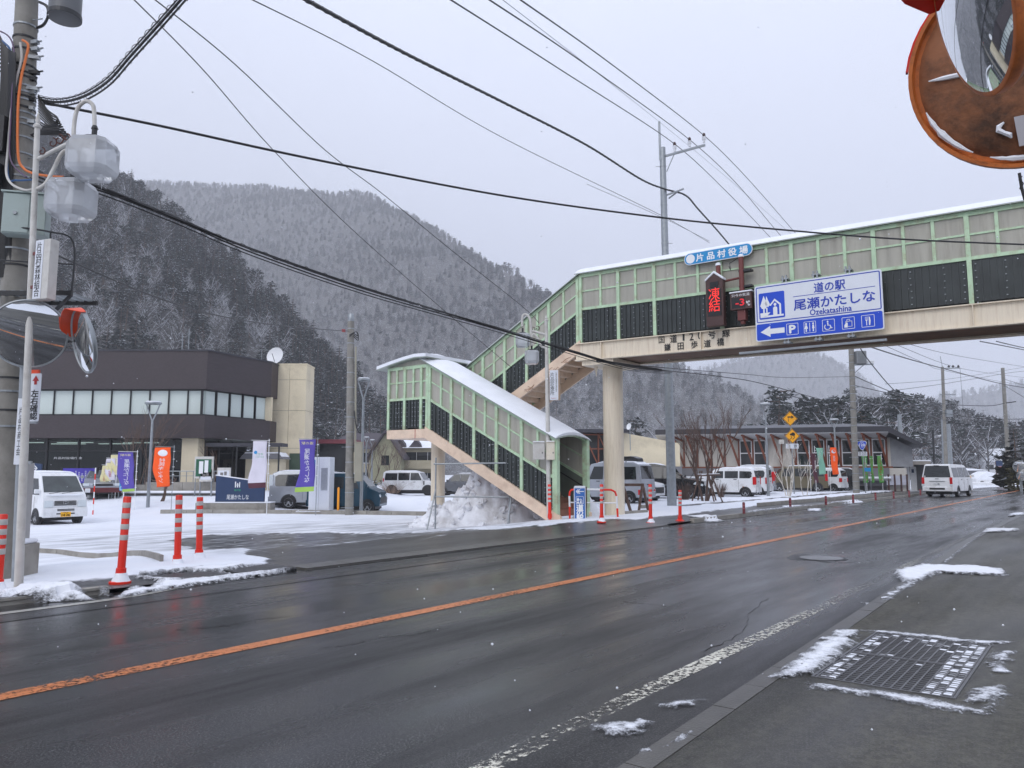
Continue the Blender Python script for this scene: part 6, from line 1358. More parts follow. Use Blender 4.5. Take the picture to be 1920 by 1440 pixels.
def car(name, label, loc, rz, prof, W, belt, taper, paint, wins, ws, rw, wheels, wr, group='parked cars', front=None, rear=None, extra=None, roof=None, snow_h=.05, rim=None, cat='car', two=None):
 """prof: side outline (x,z), front bottom -> over the roof -> rear bottom. Greenhouse leans in above the belt."""
 t = thing(name, label, cat, loc, rz, group); hw = W / 2; zt = max(p[1] for p in prof)
 def Yh(z): return hw - max(0, (z - belt)) / (zt - belt) * taper
 # body shell: lower (vertical) and upper (leaning) sides
 P = []
 n = len(prof)
 for i in range(n):
  a, b = prof[i], prof[(i + 1) % n]; P.append(a)
  if (a[1] - belt) * (b[1] - belt) < 0: k = (belt - a[1]) / (b[1] - a[1]); P.append((a[0] + (b[0] - a[0]) * k, belt))
 m = MB(); N = len(P); V = [(x, Yh(z), z) for x, z in P] + [(x, -Yh(z), z) for x, z in P]
 F = [(i, i + N, (i + 1) % N + N, (i + 1) % N) for i in range(N)]
 ib = [i for i, p in enumerate(P) if abs(p[1] - belt) < 1e-6]
 if len(ib) == 2:
  i, j = ib; up = list(range(i, j + 1)); lo = list(range(j, N)) + list(range(0, i + 1)); F += [tuple(up), tuple(lo), tuple(q + N for q in reversed(up)), tuple(q + N for q in reversed(lo))]
 else: F += [tuple(range(N)), tuple(range(2 * N - 1, N - 1, -1))]
 m.add(V, F); bm = obj('body', m, paint, t, bevel=.035, seg=3)
 bpy.context.view_layer.objects.active = bm
 def side_pane(poly, nm, mt, d=.008, par=t):
  for sg in (1, -1):
   q = poly; mm = MB(); A = [(x, sg * (Yh(z) + d), z) for x, z in q]; B = [(x, sg * (Yh(z) - .02), z) for x, z in q]; k = len(q)
   mm.add(A + B, [tuple(range(k)) if sg < 0 else tuple(range(k - 1, -1, -1))] + [(i, (i + 1) % k, k + (i + 1) % k, k + i) for i in range(k)]); obj(nm, mm, mt, par)
 for w in wins: side_pane(w, 'side_window', glass)
 def cross_pane(a, b, nm, mt, d=.010, k0=.10, k1=.94, ys=.90, par=t, yoff=0):
  a = Vector(a); b = Vector(b); e = (b - a); nn = Vector((-e.y, e.x)).normalized() * -1
  if nn.x * (a.x) < 0: nn = -nn
  p, q = a + e * k0 + nn * d, a + e * k1 + nn * d; pi, qi = a + e * k0 - nn * .02, a + e * k1 - nn * .02
  y0, y1 = Yh(p.y) * ys, Yh(q.y) * ys; mm = MB()
  V = [(p.x, -y0 + yoff, p.y), (p.x, y0 + yoff, p.y), (q.x, y1 + yoff, q.y), (q.x, -y1 + yoff, q.y), (pi.x, -y0 + yoff, pi.y), (pi.x, y0 + yoff, pi.y), (qi.x, y1 + yoff, qi.y), (qi.x, -y1 + yoff, qi.y)]
  mm.add(V, [(0, 1, 2, 3), (7, 6, 5, 4), (0, 4, 5, 1), (1, 5, 6, 2), (2, 6, 7, 3), (3, 7, 4, 0)]); return obj(nm, mm, mt, par)
 if ws: cross_pane(*ws, 'windscreen', glass_green)
 if rw: cross_pane(*rw, 'rear_window', glass)
 for x in wheels:
  for sg in (1, -1):
   mm = MB(); k = 14; R1 = wr + .055; A = [(x + R1 * math.cos(math.pi * i / k), wr + R1 * math.sin(math.pi * i / k)) for i in range(k + 1)]; A = [(a, max(z, .1)) for a, z in A]
   y = sg * (hw + .003); mm.add([(a, y, z) for a, z in A], [tuple(range(k + 1)) if sg < 0 else tuple(range(k, -1, -1))]); obj('wheel_arch', mm, black, t)
   wheel(t, x, sg * (hw + .012), wr, sg, rim or rim_metal)
 xf = max(p[0] for p in prof); xr = min(p[0] for p in prof)
 mm = MB(); mm.box(xr + .25, xf - .25, -hw + .12, hw - .12, .16, .35); obj('underbody', mm, black, t)
 def fbox(x, y0, y1, z0, z1, nm, mt, dep=.02, par=t, bv=0):
  s = 1 if x > 0 else -1; mm = MB(); mm.box(min(x, x + s * dep), max(x, x + s * dep), y0, y1, z0, z1); return obj(nm, mm, mt, par, bevel=bv)
 t['_'] = 0; del t['_']
 if extra: extra(t, fbox, side_pane, Yh, xf, xr, hw)
 for sg in (1, -1):
  if ws:
   b = Vector(ws[0]); mm = MB(); mm.cbox((b.x - .12, sg * (hw + .10), b.y + .10), (.09, .17, .15)); obj('wing_mirror', mm, paint if paint not in (car_white,) else car_white, t, bevel=.02)
 if roof:
  (xa, xb) = roof; mm = MB(); y = Yh(zt) * .95; K = 10; V = []; top = lambda x: np.interp(x, *zip(*sorted([(p[0], p[1]) for p in prof if p[1] > belt + .3])))
  xs = np.linspace(xb, xa, K)
  for i, x in enumerate(xs):
   z = float(top(x)); e = .4 if i in (0, K - 1) else 1
   V += [(x, -y, z - .03), (x, -y * .97, z + snow_h * .6 * e), (x, -y * .5, z + snow_h * e * random.uniform(.9, 1.15)), (x, y * .5, z + snow_h * e * random.uniform(.9, 1.15)), (x, y * .97, z + snow_h * .6 * e), (x, y, z - .03)]
  F = []
  for i in range(K - 1):
   for j in range(6): F.append((6 * i + j, 6 * i + (j + 1) % 6, 6 * i + 6 + (j + 1) % 6, 6 * i + 6 + j))
  F += [(5, 4, 3, 2, 1, 0), tuple(6 * (K - 1) + j for j in range(6))]; mm.add(V, F); obj('roof_snow', mm, snow, t, smooth=True)
 return t
def handles(t, side_pane, xs, z):
 for x in xs: side_pane([(x, z), (x + .17, z), (x + .17, z + .035), (x, z + .035)], 'door_handle', steel_dark, d=.025)
def seams(t, side_pane, xs, z0, z1):
 for x in xs: side_pane([(x, z0), (x + .012, z0), (x + .012, z1), (x, z1)], 'door_seam', black, d=.004)
def plate_txt(t, x, z, w, h, mt, txt, top, ink=ink_black):
 s = 1 if x > 0 else -1; m = MB(); m.box(min(x, x + s * .012), max(x, x + s * .012), -w / 2, w / 2, z - h / 2, z + h / 2); p = obj('number_plate', m, mt, t)
 fr = (lambda X, Y, Z: (x + .016, X, Z)) if s > 0 else (lambda X, Y, Z: (x - .016, -X, Z))
 m = MB(); text_into(m, txt, 0, z - h * .12, w * .8, h * .5, 0, fr=fr, bold=.004); text_into(m, top, 0, z + h * .33, w * .5, h * .18, 0, fr=fr); obj('lettering', m, ink, p)
# ---- kei van, front three-quarter, at the left
def ex_kei(t, fbox, side_pane, Yh, xf, xr, hw):
 for sg in (1, -1):
  fbox(xf - .012, sg * hw - (.33 if sg > 0 else -.05), sg * hw - (.05 if sg > 0 else -.33), .62, .86, 'headlight', lamp_clear, .03, bv=.02)
 for z in (.83, .79, .745, .70): fbox(xf - .008, -.36, .36, z - .014, z + .012, 'grille_slot', black, .016)
 fbox(xf, -.075, .075, .72, .83, 'badge_plate', rim_metal, .02); 
 m = MB(); q = xf + .026; m.bar((q, -.04, .74), (q, -.04, .82), .02, .02); m.bar((q, .04, .74), (q, .04, .82), .02, .02); m.bar((q, -.04, .78), (q, .04, .78), .02, .02); obj('badge', m, steel_dark, t)
 fbox(xf + .02, -.74, .74, .28, .60, 'bumper', car_white, .045, bv=.03)
 for z in (.55, .51): fbox(xf + .062, -.28, .28, z - .014, z + .014, 'bumper_slot', black, .008)
 fbox(xf + .062, -.30, .30, .38, .42, 'bumper_slot', black, .008)
 plate_txt(t, xf + .072, .375, .33, .165, plate_yellow, '14·26', '群馬 480')
 m = MB(); m.tube([(xf - .10, -.10, 1.10), (xf - .14, .42, 1.17)], .010, n=5); m.tube([(xf - .10, -.52, 1.10), (xf - .14, .0, 1.17)], .010, n=5); obj('wiper', m, black, t)
 mm = MB(); mm.tube([(xf - .07, -.62, 1.06), (xf - .055, -.3, 1.045), (xf - .05, .1, 1.05), (xf - .055, .4, 1.045), (xf - .07, .62, 1.06)], [.02, .035, .028, .035, .02], n=6); obj('snow_line', mm, snow, t, smooth=True)
 handles(t, side_pane, (-.02,), .95); seams(t, side_pane, (.92, -.10, -1.0), .35, 1.0)
kp = gp(112, 985); 
car('kei_van', 'small white van facing us with a yellow number plate, at the left', (at(100, 990, 25.4).x - 2.1, 28.4, gzf(-15.9, 27.5)), math.radians(-38), [(1.64, .30), (1.66, .60), (1.62, .88), (1.50, 1.08), (.98, 1.74), (.72, 1.84), (-1.45, 1.86), (-1.60, 1.78), (-1.64, 1.0), (-1.64, .30)], 1.47, 1.02, .13, car_white,
 [[(1.30, 1.06), (.92, 1.62), (.05, 1.64), (.05, 1.06)], [(-.06, 1.06), (-.06, 1.64), (-.9, 1.64), (-.9, 1.06)], [(-1.0, 1.06), (-1.0, 1.64), (-1.5, 1.62), (-1.5, 1.06)]], ((1.50, 1.08), (.98, 1.74)), ((-1.64, 1.02), (-1.60, 1.78)), (1.10, -1.02), .275, extra=ex_kei, roof=(.75, -1.5), cat='van', group='vehicles parked in the snowy lot')
# ---- old grey sedan behind it
def ex_sedan(t, fbox, side_pane, Yh, xf, xr, hw):
 for sg in (1, -1): fbox(xf - .02, sg * .72 - .18, sg * .72 + .10, .58, .70, 'headlight', lamp_clear, .03)
 fbox(xf - .01, -.45, .45, .56, .68, 'grille', black, .02); fbox(xf + .0, -.86, .86, .24, .48, 'bumper', car_maroon, .05, bv=.03)
car('sedan', 'old silver sedan with a dark red bumper half hidden by the small white van', (at(172, 935, 40).x, 41, gzf(-22, 41)), math.radians(-62), [(2.1, .28), (2.12, .62), (1.95, .76), (.85, .92), (.25, 1.34), (-.85, 1.36), (-1.5, .98), (-2.1, .92), (-2.14, .5), (-2.1, .28)], 1.72, .92, .2, car_silver, [[(.6, .95), (.22, 1.27), (-.2, 1.28), (-.2, .95)], [(-.28, .95), (-.28, 1.28), (-.82, 1.28), (-1.15, .98)]], ((.85, .92), (.25, 1.34)), ((-1.5, .98), (-.85, 1.36)), (1.3, -1.3), .3, extra=ex_sedan, group='vehicles parked in the snowy lot')
# ---- silver minivan behind the blue panel and flags
def van_prof(L, H, nose=.55, hood=1.0, ws=.8, z0=.30): 
 x = L / 2
 return [(x - .02, z0), (x, .62), (x - .08, hood - .12), (x - nose, hood + .04), (x - nose - ws, H - .09), (x - nose - ws - .5, H), (-x + .45, H - .01), (-x + .12, H - .14), (-x + .01, 1.05), (-x, .55), (-x + .04, z0)]
def wn(x0, x1, z0, z1, sl0=0, sl1=0): return [(x0, z0), (x0 - sl0, z1), (x1 + sl1, z1), (x1, z0)]
def ex_van(tail_z=(.85, 1.35), red=True, plate=None, hl=True, tail_w=.12):
 def f(t, fbox, side_pane, Yh, xf, xr, hw):
  for sg in (1, -1):
   m = MB(); x = xr + .04; z0, z1 = tail_z; y = sg * (hw - .07); m.box(x - .055, x + .14, y - tail_w / 2 - .0, y + tail_w / 2 + .022, z0, z1); 
   if sg: obj('tail_light', m, lamp_red if red else lamp_clear, t, bevel=.03)
   if hl: m = MB(); m.box(xf - .30, xf - .02, sg * (hw - .15) - .13, sg * (hw - .15) + .165, .66, .84); obj('headlight', m, lamp_clear, t, bevel=.05)
  fbox(xr - .0, -hw + .04, hw - .04, .30, .58, 'bumper', t.children[0].data.materials[0], .05, bv=.03)
  if hl: fbox(xf - .02, -.55, .55, .42, .70, 'grille', black, .03); 
  fbox(xr - .0, -.12, .12, .86, .90, 'tailgate_handle', steel_dark, .03)
  if plate: plate_txt(t, xr - .052, .62 if plate[0] is not plate_yellow else .5, .33, .165, plate[0], plate[1], plate[2])
  handles(t, side_pane, (.35, -.65), 1.0); seams(t, side_pane, (1.05, .25, -.75), .4, 1.0)
 return f
sp = at(548, 951, 36.4)
car('minivan', 'silver minivan parked behind the navy panel and the purple flag', (sp.x + 1.15, 37.3, gzf(sp.x, 36.4) + .02), math.radians(3), van_prof(4.6, 1.80, .75, 1.0, .75), 1.69, 1.05, .17, car_silver, [wn(1.2, .3, 1.08, 1.62, .35, 0), wn(.2, -.85, 1.08, 1.62), [(-.95, 1.06), (-.95, 1.62), (-1.9, 1.60), (-2.05, 1.5), (-2.02, 1.10), (-1.95, 1.06)]], ((1.55, 1.04), (.8, 1.71)), ((-2.29, 1.05), (-2.18, 1.66)), (1.45, -1.38), .32, extra=ex_van((.95, 1.6), False), roof=(.5, -1.9), group='vehicles parked in the snowy lot', snow_h=.03)
tp = at(668, 955, 35.8)
car('kei_wagon', 'dark teal boxy wagon with a snowy roof rack behind the concrete pole', (tp.x - .45, 36.0, gzf(tp.x, 36)), math.radians(-4), van_prof(3.4, 1.80, .48, 1.08, .55), 1.48, 1.08, .12, car_teal, [wn(.72, .08, 1.1, 1.62, .22, 0), wn(0, -.78, 1.1, 1.62), wn(-.86, -1.45, 1.1, 1.60, 0, .04)], ((1.22, 1.12), (.67, 1.71)), ((-1.69, 1.05), (-1.58, 1.66)), (1.12, -1.08), .29, extra=ex_van((1.0, 1.3)), group='vehicles parked in the snowy lot', roof=(.4, -1.4), snow_h=.025)
wp = at(774, 922, 62)
def ex_suv(t, fbox, side_pane, Yh, xf, xr, hw):
 m = MB(); m.lathe([(0, 0), (.36, 0), (.38, .06), (.38, .2), (0, .2)], 20, (xr - .2, 0, 1.05), (1, 0, 0)); obj('spare_wheel', m, black, t); fbox(xf - .02, -.6, .6, .5, .9, 'grille', black, .04); handles(t, side_pane, (.3, -.6), 1.05)
 side_pane([(1.1, .85), (1.2, .85), (1.2, 1.15), (1.1, 1.15)], 'side_vent', black, d=.012); side_pane([(xf - .1, .32), (xf - .1, .45), (xr + .1, .45), (xr + .1, .32)], 'sill_trim', black, d=.01); side_pane([(xr + .05, 1.1), (xr + .05, 1.35), (xr + .15, 1.35), (xr + .15, 1.1)], 'tail_light', lamp_red, d=.012)
car('suv', 'white off-road car with black windows parked beyond the stairs', (wp.x, 62, gzf(wp.x, 62)), math.radians(-8), [(2.2, .40), (2.25, .75), (2.2, 1.08), (1.15, 1.16), (.72, 1.82), (.3, 1.92), (-2.0, 1.92), (-2.18, 1.82), (-2.25, 1.1), (-2.25, .5), (-2.1, .40)], 1.95, 1.16, .14, car_white, [wn(.98, .05, 1.2, 1.78, .3, 0), wn(-.02, -.95, 1.2, 1.78), wn(-1.02, -2.05, 1.2, 1.76, 0, .05)], ((1.15, 1.16), (.72, 1.82)), ((-2.25, 1.12), (-2.18, 1.8)), (1.45, -1.45), .40, extra=ex_suv, group='vehicles parked in the snowy lot', roof=(.4, -2.0), rim=steel_dark)
car('suv', 'dark grey car parked behind the landing pillar', (at(868, 910, 60).x, 60, gzf(-3.8, 60)), math.radians(172), [(2.2, .40), (2.25, .75), (2.2, 1.0), (1.15, 1.1), (.52, 1.66), (.2, 1.74), (-2.0, 1.74), (-2.18, 1.6), (-2.25, 1.1), (-2.25, .5), (-2.1, .40)], 1.85, 1.1, .16, car_grey, [wn(.8, .05, 1.14, 1.62, .3, 0), wn(-.02, -.95, 1.14, 1.62), wn(-1.02, -2.0, 1.14, 1.6, 0, .15)], ((1.15, 1.1), (.52, 1.66)), ((-2.25, 1.1), (-2.18, 1.6)), (1.4, -1.4), .36, extra=ex_van((.9, 1.2)), group='vehicles parked in the snowy lot', roof=(.3, -1.9))
# ---- row right of the bridge
GRP = 'vehicles parked beside the roadside station'
def spot(u, Y): p = at(u, 940, Y); return (p.x, Y, gzf(p.x, Y) - .03)
sv = car('kei_van', 'silver van with a black roof box and yellow plate behind the bridge pillar', spot(1152, 35.6), math.radians(146), van_prof(3.4, 1.88, .35, 1.06, .5), 1.48, 1.05, .12, car_silver, [wn(.9, .2, 1.1, 1.68, .22, 0), wn(.1, -.72, 1.1, 1.68), wn(-.8, -1.45, 1.1, 1.66, 0, .06)], ((1.35, 1.1), (.85, 1.79)), ((-1.69, 1.05), (-1.58, 1.74)), (1.15, -1.1), .28, extra=ex_van((.42, .66), True, (plate_yellow, '31·07', '群馬 580')), group=GRP, roof=(.5, -1.5), cat='van')
rb = thing('roof_box', 'black roof box on the silver van behind the bridge pillar', 'roof box', tuple(sv.location + Vector((0, 0, 1.90))), math.radians(146)); m = MB(); m.prism([(.5, 0), (.35, .2), (-1.0, .24), (-1.3, .16), (-1.35, 0)], -.35, .35); obj('shell', m, car_black, rb, bevel=.04); m = MB(); m.bar((-.9, -.6, -.02), (-.9, .6, -.02), .05, .05); m.bar((.2, -.6, -.02), (.2, .6, -.02), .05, .05); obj('roof_bar', m, black, rb)
car('kei_car', 'white car nose just visible behind the silver van', spot(1176, 38.2), math.radians(-32), van_prof(3.4, 1.62, .75, .98, .55), 1.48, 1.0, .15, car_white, [wn(.6, .0, 1.04, 1.46, .22, 0), wn(-.08, -1.3, 1.04, 1.46)], ((.95, 1.02), (.4, 1.53)), ((-1.69, 1.0), (-1.58, 1.5)), (1.12, -1.1), .28, extra=ex_van((.8, 1.1)), group=GRP, roof=(.2, -1.4))
def ex_black(t, fbox, side_pane, Yh, xf, xr, hw):
 ex_van((1.0, 1.35))(t, fbox, side_pane, Yh, xf, xr, hw); side_pane([(xf - .62, .80), (xf - .12, .70), (xf - .10, .80), (xf - .5, .92)], 'headlight_wrap', lamp_clear, d=.02)
 for y in (.35, -.15): m = MB(); m.tube([(xf - .85, y, 1.10), (xf - .55, y + .25, 1.55)], .012, n=5); obj('wiper', m, black, t)
car('minivan', 'black minivan with raised wipers behind the steel pole', spot(1240, 41.5), math.radians(-18), van_prof(4.75, 1.86, 1.05, 1.06, 1.05), 1.78, 1.08, .2, car_black, [wn(1.1, .25, 1.1, 1.66, .4, 0), wn(.15, -.95, 1.1, 1.68), wn(-1.05, -2.1, 1.1, 1.66, 0, .1)], ((1.32, 1.1), (.27, 1.77)), ((-2.36, 1.05), (-2.25, 1.72)), (1.5, -1.42), .34, extra=ex_black, group=GRP, roof=(.2, -2.0))
def kei(u, Y, lab, H, paint, rz, tail, wins=None, rim=None, roof=True, tail_w=.14):
 return car('kei_car', lab, spot(u, Y), math.radians(rz), van_prof(3.4, H, .5, 1.02, .6), 1.48, 1.04, .12, paint, [wn(.7, .1, 1.08, H - .18, .25, 0), wn(.02, -.72, 1.08, H - .18), [(-.8, 1.08), (-.8, H - .18), (-1.42, H - .20), (-1.50, H - .34), (-1.46, 1.16), (-1.36, 1.08)]], ((1.2, 1.06), (.6, H - .09)), ((-1.69, 1.05), (-1.58, H - .14)), (1.12, -1.1), .28, extra=ex_van(tail, True, None, tail_w=tail_w), group=GRP, roof=(.4, -1.5) if roof else None, rim=rim)
kei(1366, 44.6, 'white car with a bright red tail light beside the bare tree', 1.66, car_white, 152, (.72, 1.16))
kei(1392, 47.6, 'white car wedged between two other white cars', 1.72, car_white, 152, (.72, 1.1))
kei(1404, 51.0, 'tall pale silver wagon with a long red tail light', 1.86, car_silver, 158, (.85, 1.45), rim=steel_dark)
car('minivan', 'olive brown van with dark windows behind the white birch', spot(1494, 56), math.radians(170), van_prof(4.0, 1.86, .5, 1.05, .6), 1.7, 1.08, .14, car_olive, [wn(1.1, .3, 1.12, 1.68, .2, 0), wn(.2, -.75, 1.12, 1.68), wn(-.85, -1.75, 1.12, 1.66, 0, .06)], ((1.5, 1.09), (.9, 1.77)), ((-1.99, 1.05), (-1.88, 1.72)), (1.3, -1.3), .32, extra=ex_van((.8, 1.3)), group=GRP, roof=(.5, -1.8))
kei(1541, 57.5, 'white car with a round red tail light beside the olive van', 1.70, car_white, 140, (.7, 1.0))
kei(1562, 59, 'dark grey car behind the orange flag', 1.72, car_black, 150, (.7, 1.0))
# ---- white van driving away on the road
def ex_hi(t, fbox, side_pane, Yh, xf, xr, hw):
 for sg in (1, -1):
  m = MB(); y = sg * (hw - .075); m.box(xr - .03, xr + .14, y - .07, y + .083, .78, 1.18); obj('tail_light', m, lamp_red, t, bevel=.02); m = MB(); m.box(xr - .034, xr + .10, y - .065, y + .084, .66, .775); obj('reverse_lamp', m, lamp_clear, t)
 fbox(xr, -hw + .02, hw - .02, .34, .62, 'bumper', car_white, .07, bv=.04); fbox(xr - .07, -.42, .42, .44, .55, 'bumper_recess', black, .006); fbox(xr - .002, -.42, .42, .93, .97, 'tailgate_trim', rim_metal, .03); fbox(xr, -.1, .1, 1.07, 1.12, 'badge', rim_metal, .012); fbox(xr + .07, -.14, .14, 1.86, 1.90, 'brake_lamp', steel_dark, .05)
 plate_txt(t, xr - .004, .80, .33, .165, plate_white, '11-48', '群馬 400', sign_navy); handles(t, side_pane, (.9, -.4), 1.02); seams(t, side_pane, (1.25, .3, -1.0), .4, 1.06)
 m = MB(); m.box(xr - .002, xr + .0, .62, .70, 1.22, 1.27); obj('sticker', m, ink_white, t)
hp = at(1766, 937, 47.6)
car('van', 'white van driving away on the left lane of the road', (hp.x + 1.0, 48.6, 0.0), HEAD - .10, [(2.34, .32), (2.36, .7), (2.2, 1.05), (2.0, 1.16), (1.35, 1.84), (1.0, 1.95), (-2.0, 1.98), (-2.2, 1.92), (-2.34, 1.12), (-2.35, .6), (-2.34, .32)], 1.69, 1.12, .16, car_white, [wn(1.75, .55, 1.18, 1.78, .45, 0), wn(.45, -.75, 1.18, 1.78), wn(-.85, -2.05, 1.18, 1.76, 0, .06)], ((2.0, 1.16), (1.35, 1.84)), ((-2.345, 1.10), (-2.2, 1.92)), (1.5, -1.1), .32, extra=ex_hi, group=None, cat='van')
cl = at(1848, 903, 98); cs = car('sedan', 'white car buried under smooth snow beyond the guard rail', (cl.x, 98, -.25), math.radians(10), [(2.0, .3), (2.05, .7), (1.2, .95), (.6, 1.4), (-.9, 1.45), (-1.7, 1.0), (-2.05, .9), (-2.0, .3)], 1.7, .9, .2, car_white, [wn(.6, 0, .96, 1.3, .25, 0)], None, None, (1.25, -1.25), .3, group=None)
m = MB(); m.prism([(1.9, .75), (1.2, 1.05), (.7, 1.6), (-.4, 1.85), (-1.2, 1.55), (-2.0, 1.05), (-2.05, .7)], -.88, .88); obj('snow_cover', m, snow, cs, bevel=.2, seg=4)
# ================================================================== STREET FURNITURE
rr = random.Random(21)
# ---- red bollards with silver bands
def bollard(label, ub, vb, ut, vt, z, snowy=True, foot=True):
 b = G(ub, vb, z); top = at(ut, vt, b.y); t = thing('bollard', label, 'bollard', b, 0, 'red and silver bollards along the kerb'); d = Vector(rel(top, b)); L = d.length
 r = .050; n = d.normalized(); P = [n * (L * k) for k in (0, 1)]
 m = MB(); m.lathe([(r, .0), (r, L - .012), (r * .85, L)], 20, (0, 0, 0), n); obj('post', m, red_plastic, t, smooth=True)
 m = MB(); m.lathe([(r * 1.42, .05), (r * 1.25, L * .17), (r * 1.05, L * .175)], 20, (0, 0, 0), n); obj('sleeve', m, red_plastic, t, smooth=True)
 for k in (.90, .775, .65, .525): m = MB(); m.lathe([(r + .002, L * k - .034), (r + .003, L * k - .03), (r + .003, L * k + .03), (r + .002, L * k + .034)], 20, (0, 0, 0), n); obj('reflective_band', m, reflect_band, t, smooth=True)
 if foot: m = MB(); m.lathe([(.135, -.02), (.135, .02), (.10, .035), (r * 1.4, .06)], 22); obj('foot', m, red_plastic, t, smooth=True)
 if snowy: m = MB(); m.lathe([(.118, .02), (.10, .05), (.075, .10), (r * 1.3, .13)], 16, (.01, -.01, 0)); m.v = [(x * rr.uniform(.9, 1.1), y * rr.uniform(.9, 1.1), z) for x, y, z in m.v]; obj('snow_heap', m, snow, t, smooth=True)
 return t
bollard('red bollard with silver bands cut off by the left edge of the view', -6, 1112, 6, 964, .09)
bollard('tilted red bollard with a round foot, nearest on the left', 225, 1093, 239, 931, .06)
bollard('upright red bollard standing in snow, middle of the left three', 332, 1064, 336, 928, .06, foot=False)
bollard('red bollard standing in snow, right one of the left three', 373, 1051, 375, 932, .07, foot=False)
bollard('red banded sleeve bollard at the foot of the ornate lamp by the stairs', 1031, 974, 1030, 908, .06, False, False)
bollard('red bollard in front of the big bridge pillar beside the curved barrier', 1128, 979, 1128, 908, .06)
bollard('red bollard with a white foot between pillar and steel pole', 1220, 981, 1219, 908, .03)
bollard('short red bollard in front of the steel pole on the kerb', 1275, 977, 1275, 919, .05, False)
rb_mt = M('dark_maroon_plastic', lin((110, 26, 36)), .45)
words = ['nearest', 'second', 'third', 'fourth', 'fifth', 'sixth', 'seventh', 'farthest']
for i, (u, v) in enumerate([(1395, 963), (1482, 952), (1549, 947), (1600, 943), (1642, 938), (1676, 935), (1705, 932), (1726, 929)]):
 p = G(u, v, .11); t = thing('delineator', words[i] + ' short maroon delineator post on the far kerb line', 'delineator', p, 0, 'short maroon posts along the kerb')
 m = MB(); m.lathe([(.055, 0), (.045, .03), (.045, .36), (.03, .38)], 14); obj('post', m, rb_mt, t, smooth=True)
 for k in (.17, .27): m = MB(); m.lathe([(.047, k - .02), (.048, k + .02)], 14); obj('reflective_band', m, M('pink_reflector', lin((170, 90, 96)), .4) if i == 0 and k < .2 else bpy.data.materials['pink_reflector'], t, smooth=True)
# ---- drain grates
gr = thing('drain_grate', 'large steel mesh drain grate filled with snow in the right pavement', 'drain grate', tuple(aw((GR[0] + GR[1]) / 2, (GR[2] + GR[3]) / 2)) + (.0,), HEAD)
La, Lw = (GR[1] - GR[0]) / 2, (GR[3] - GR[2]) / 2
m = MB(); m.box(-La, La, -Lw, Lw, -.45, -.40); m.box(-La, La, -Lw - .02, -Lw, -.45, .02); m.box(-La, La, Lw, Lw + .02, -.45, .02); m.box(-La - .02, -La, -Lw, Lw, -.45, .02); m.box(La, La + .02, -Lw, Lw, -.45, .02); obj('pit', m, M('dark_pit', (.008, .008, .008), .9), gr)
steel_w = M('wet_grate_steel', lin((98, 98, 100)), .4, metal=.2, var=.15)
for a0, a1 in ((-La, La),): m = MB(); m.box(a0, a1, -Lw, -Lw + .018, -.03, .032); m.box(a0, a1, Lw - .018, Lw, -.03, .032); m.box(-La, -La + .018, -Lw + .018, Lw - .018, -.03, .032); m.box(La - .018, La, -Lw + .018, Lw - .018, -.03, .032); m.box(-.012, .012, -Lw + .018, Lw - .018, -.03, .033); obj('frame', m, steel_w, gr)
for a0, a1 in ((-La + .02, -.014), (.014, La - .02)):
 m = MB(); n = 16
 for k in range(n + 1): x = a0 + (a1 - a0) * k / n; m.box(x - .0065, x + .0065, -Lw + .018, Lw - .018, -.018, .026)
 for k in range(15): y = -Lw + .03 + (2 * Lw - .06) * k / 14; m.box(a0, a1, y - .006, y + .006, -.016, .028)
 stuff(obj('bar_mesh', m, steel_w, gr))
m = MB(); cw = (2 * Lw - .06) / 14
for s0, s1 in ((-La + .02, -.014), (.014, La - .02)):
 for i in range(16):
  for j in range(14):
   x = s0 + (s1 - s0) * (i + .5) / 16; y = -Lw + .03 + cw * (j + .5); edge = j < 3 or j > 12 or (j == 12 and rr.random() < .7); far = s0 > 0 and (i > 13 or (i > 10 and 3 < j < 8))
   p = .98 if edge else (.75 if far else .04)
   if rr.random() < p: m.box(x - .0235, x + .0235, y - cw * .46, y + cw * .46, -.02, .014 + rr.uniform(0, .014))
stuff(obj('snow_in_mesh', m, snow, gr))
def pxpoly(pts, ox, oy, sc, z): return [tuple(G(ox + x / sc, oy + y / sc, z).xy) for x, y in pts]
def surf(x, y):
 a, w = to_aw(x, y); return np.where(w > 10.0, gz(x, y) - .042, np.where(w > 9.86, np.where(a > 21.5, .121, np.where(a < 4.7, .086, .035)), .004))
def sp_(nm, lab, pts, ox, oy, sc, z, h=.03, cell=.025, amp=.05, nf=7, mt=snow):
 o = snow_patch(nm, pxpoly(pts, ox, oy, sc, z), h, cell, amp, z, mt, None, .5, nf=nf, fz=surf if sc == 3.2 or sc == 2.2326 and z > .04 else None); tag(o, lab, 'snow'); return o
Q = (1400, 1000, 3.273)
sp_('snow_patch', 'snow streak lying across the right pavement from the kerb', [(900, 235), (1060, 198), (1200, 200), (1420, 205), (1590, 228), (1620, 262), (1420, 258), (1200, 248), (1080, 292), (965, 318), (905, 262)], *Q, .027, .035)
sp_('snow_patch', 'trampled snow beside the left edge of the drain grate', [(130, 885), (250, 800), (420, 680), (540, 600), (710, 598), (640, 705), (520, 800), (400, 875), (230, 905)], *Q, .029, .02, .02, .06, 8)
sp_('snow_patch', 'thin crust of snow along the near edge of the drain grate', [(360, 915), (700, 960), (1000, 1000), (1300, 1050), (1500, 1100), (1440, 1108), (1100, 1075), (800, 1010), (380, 950)], *Q, .028, .012, .015, .05, 11)
sp_('snow_patch', 'scattered snow crumbs right of the drain grate', [(1390, 960), (1560, 935), (1600, 975), (1520, 1030), (1500, 1100), (1450, 1090), (1480, 1030), (1380, 1040), (1340, 1020)], *Q, .028, .012, .015, .06, 12)
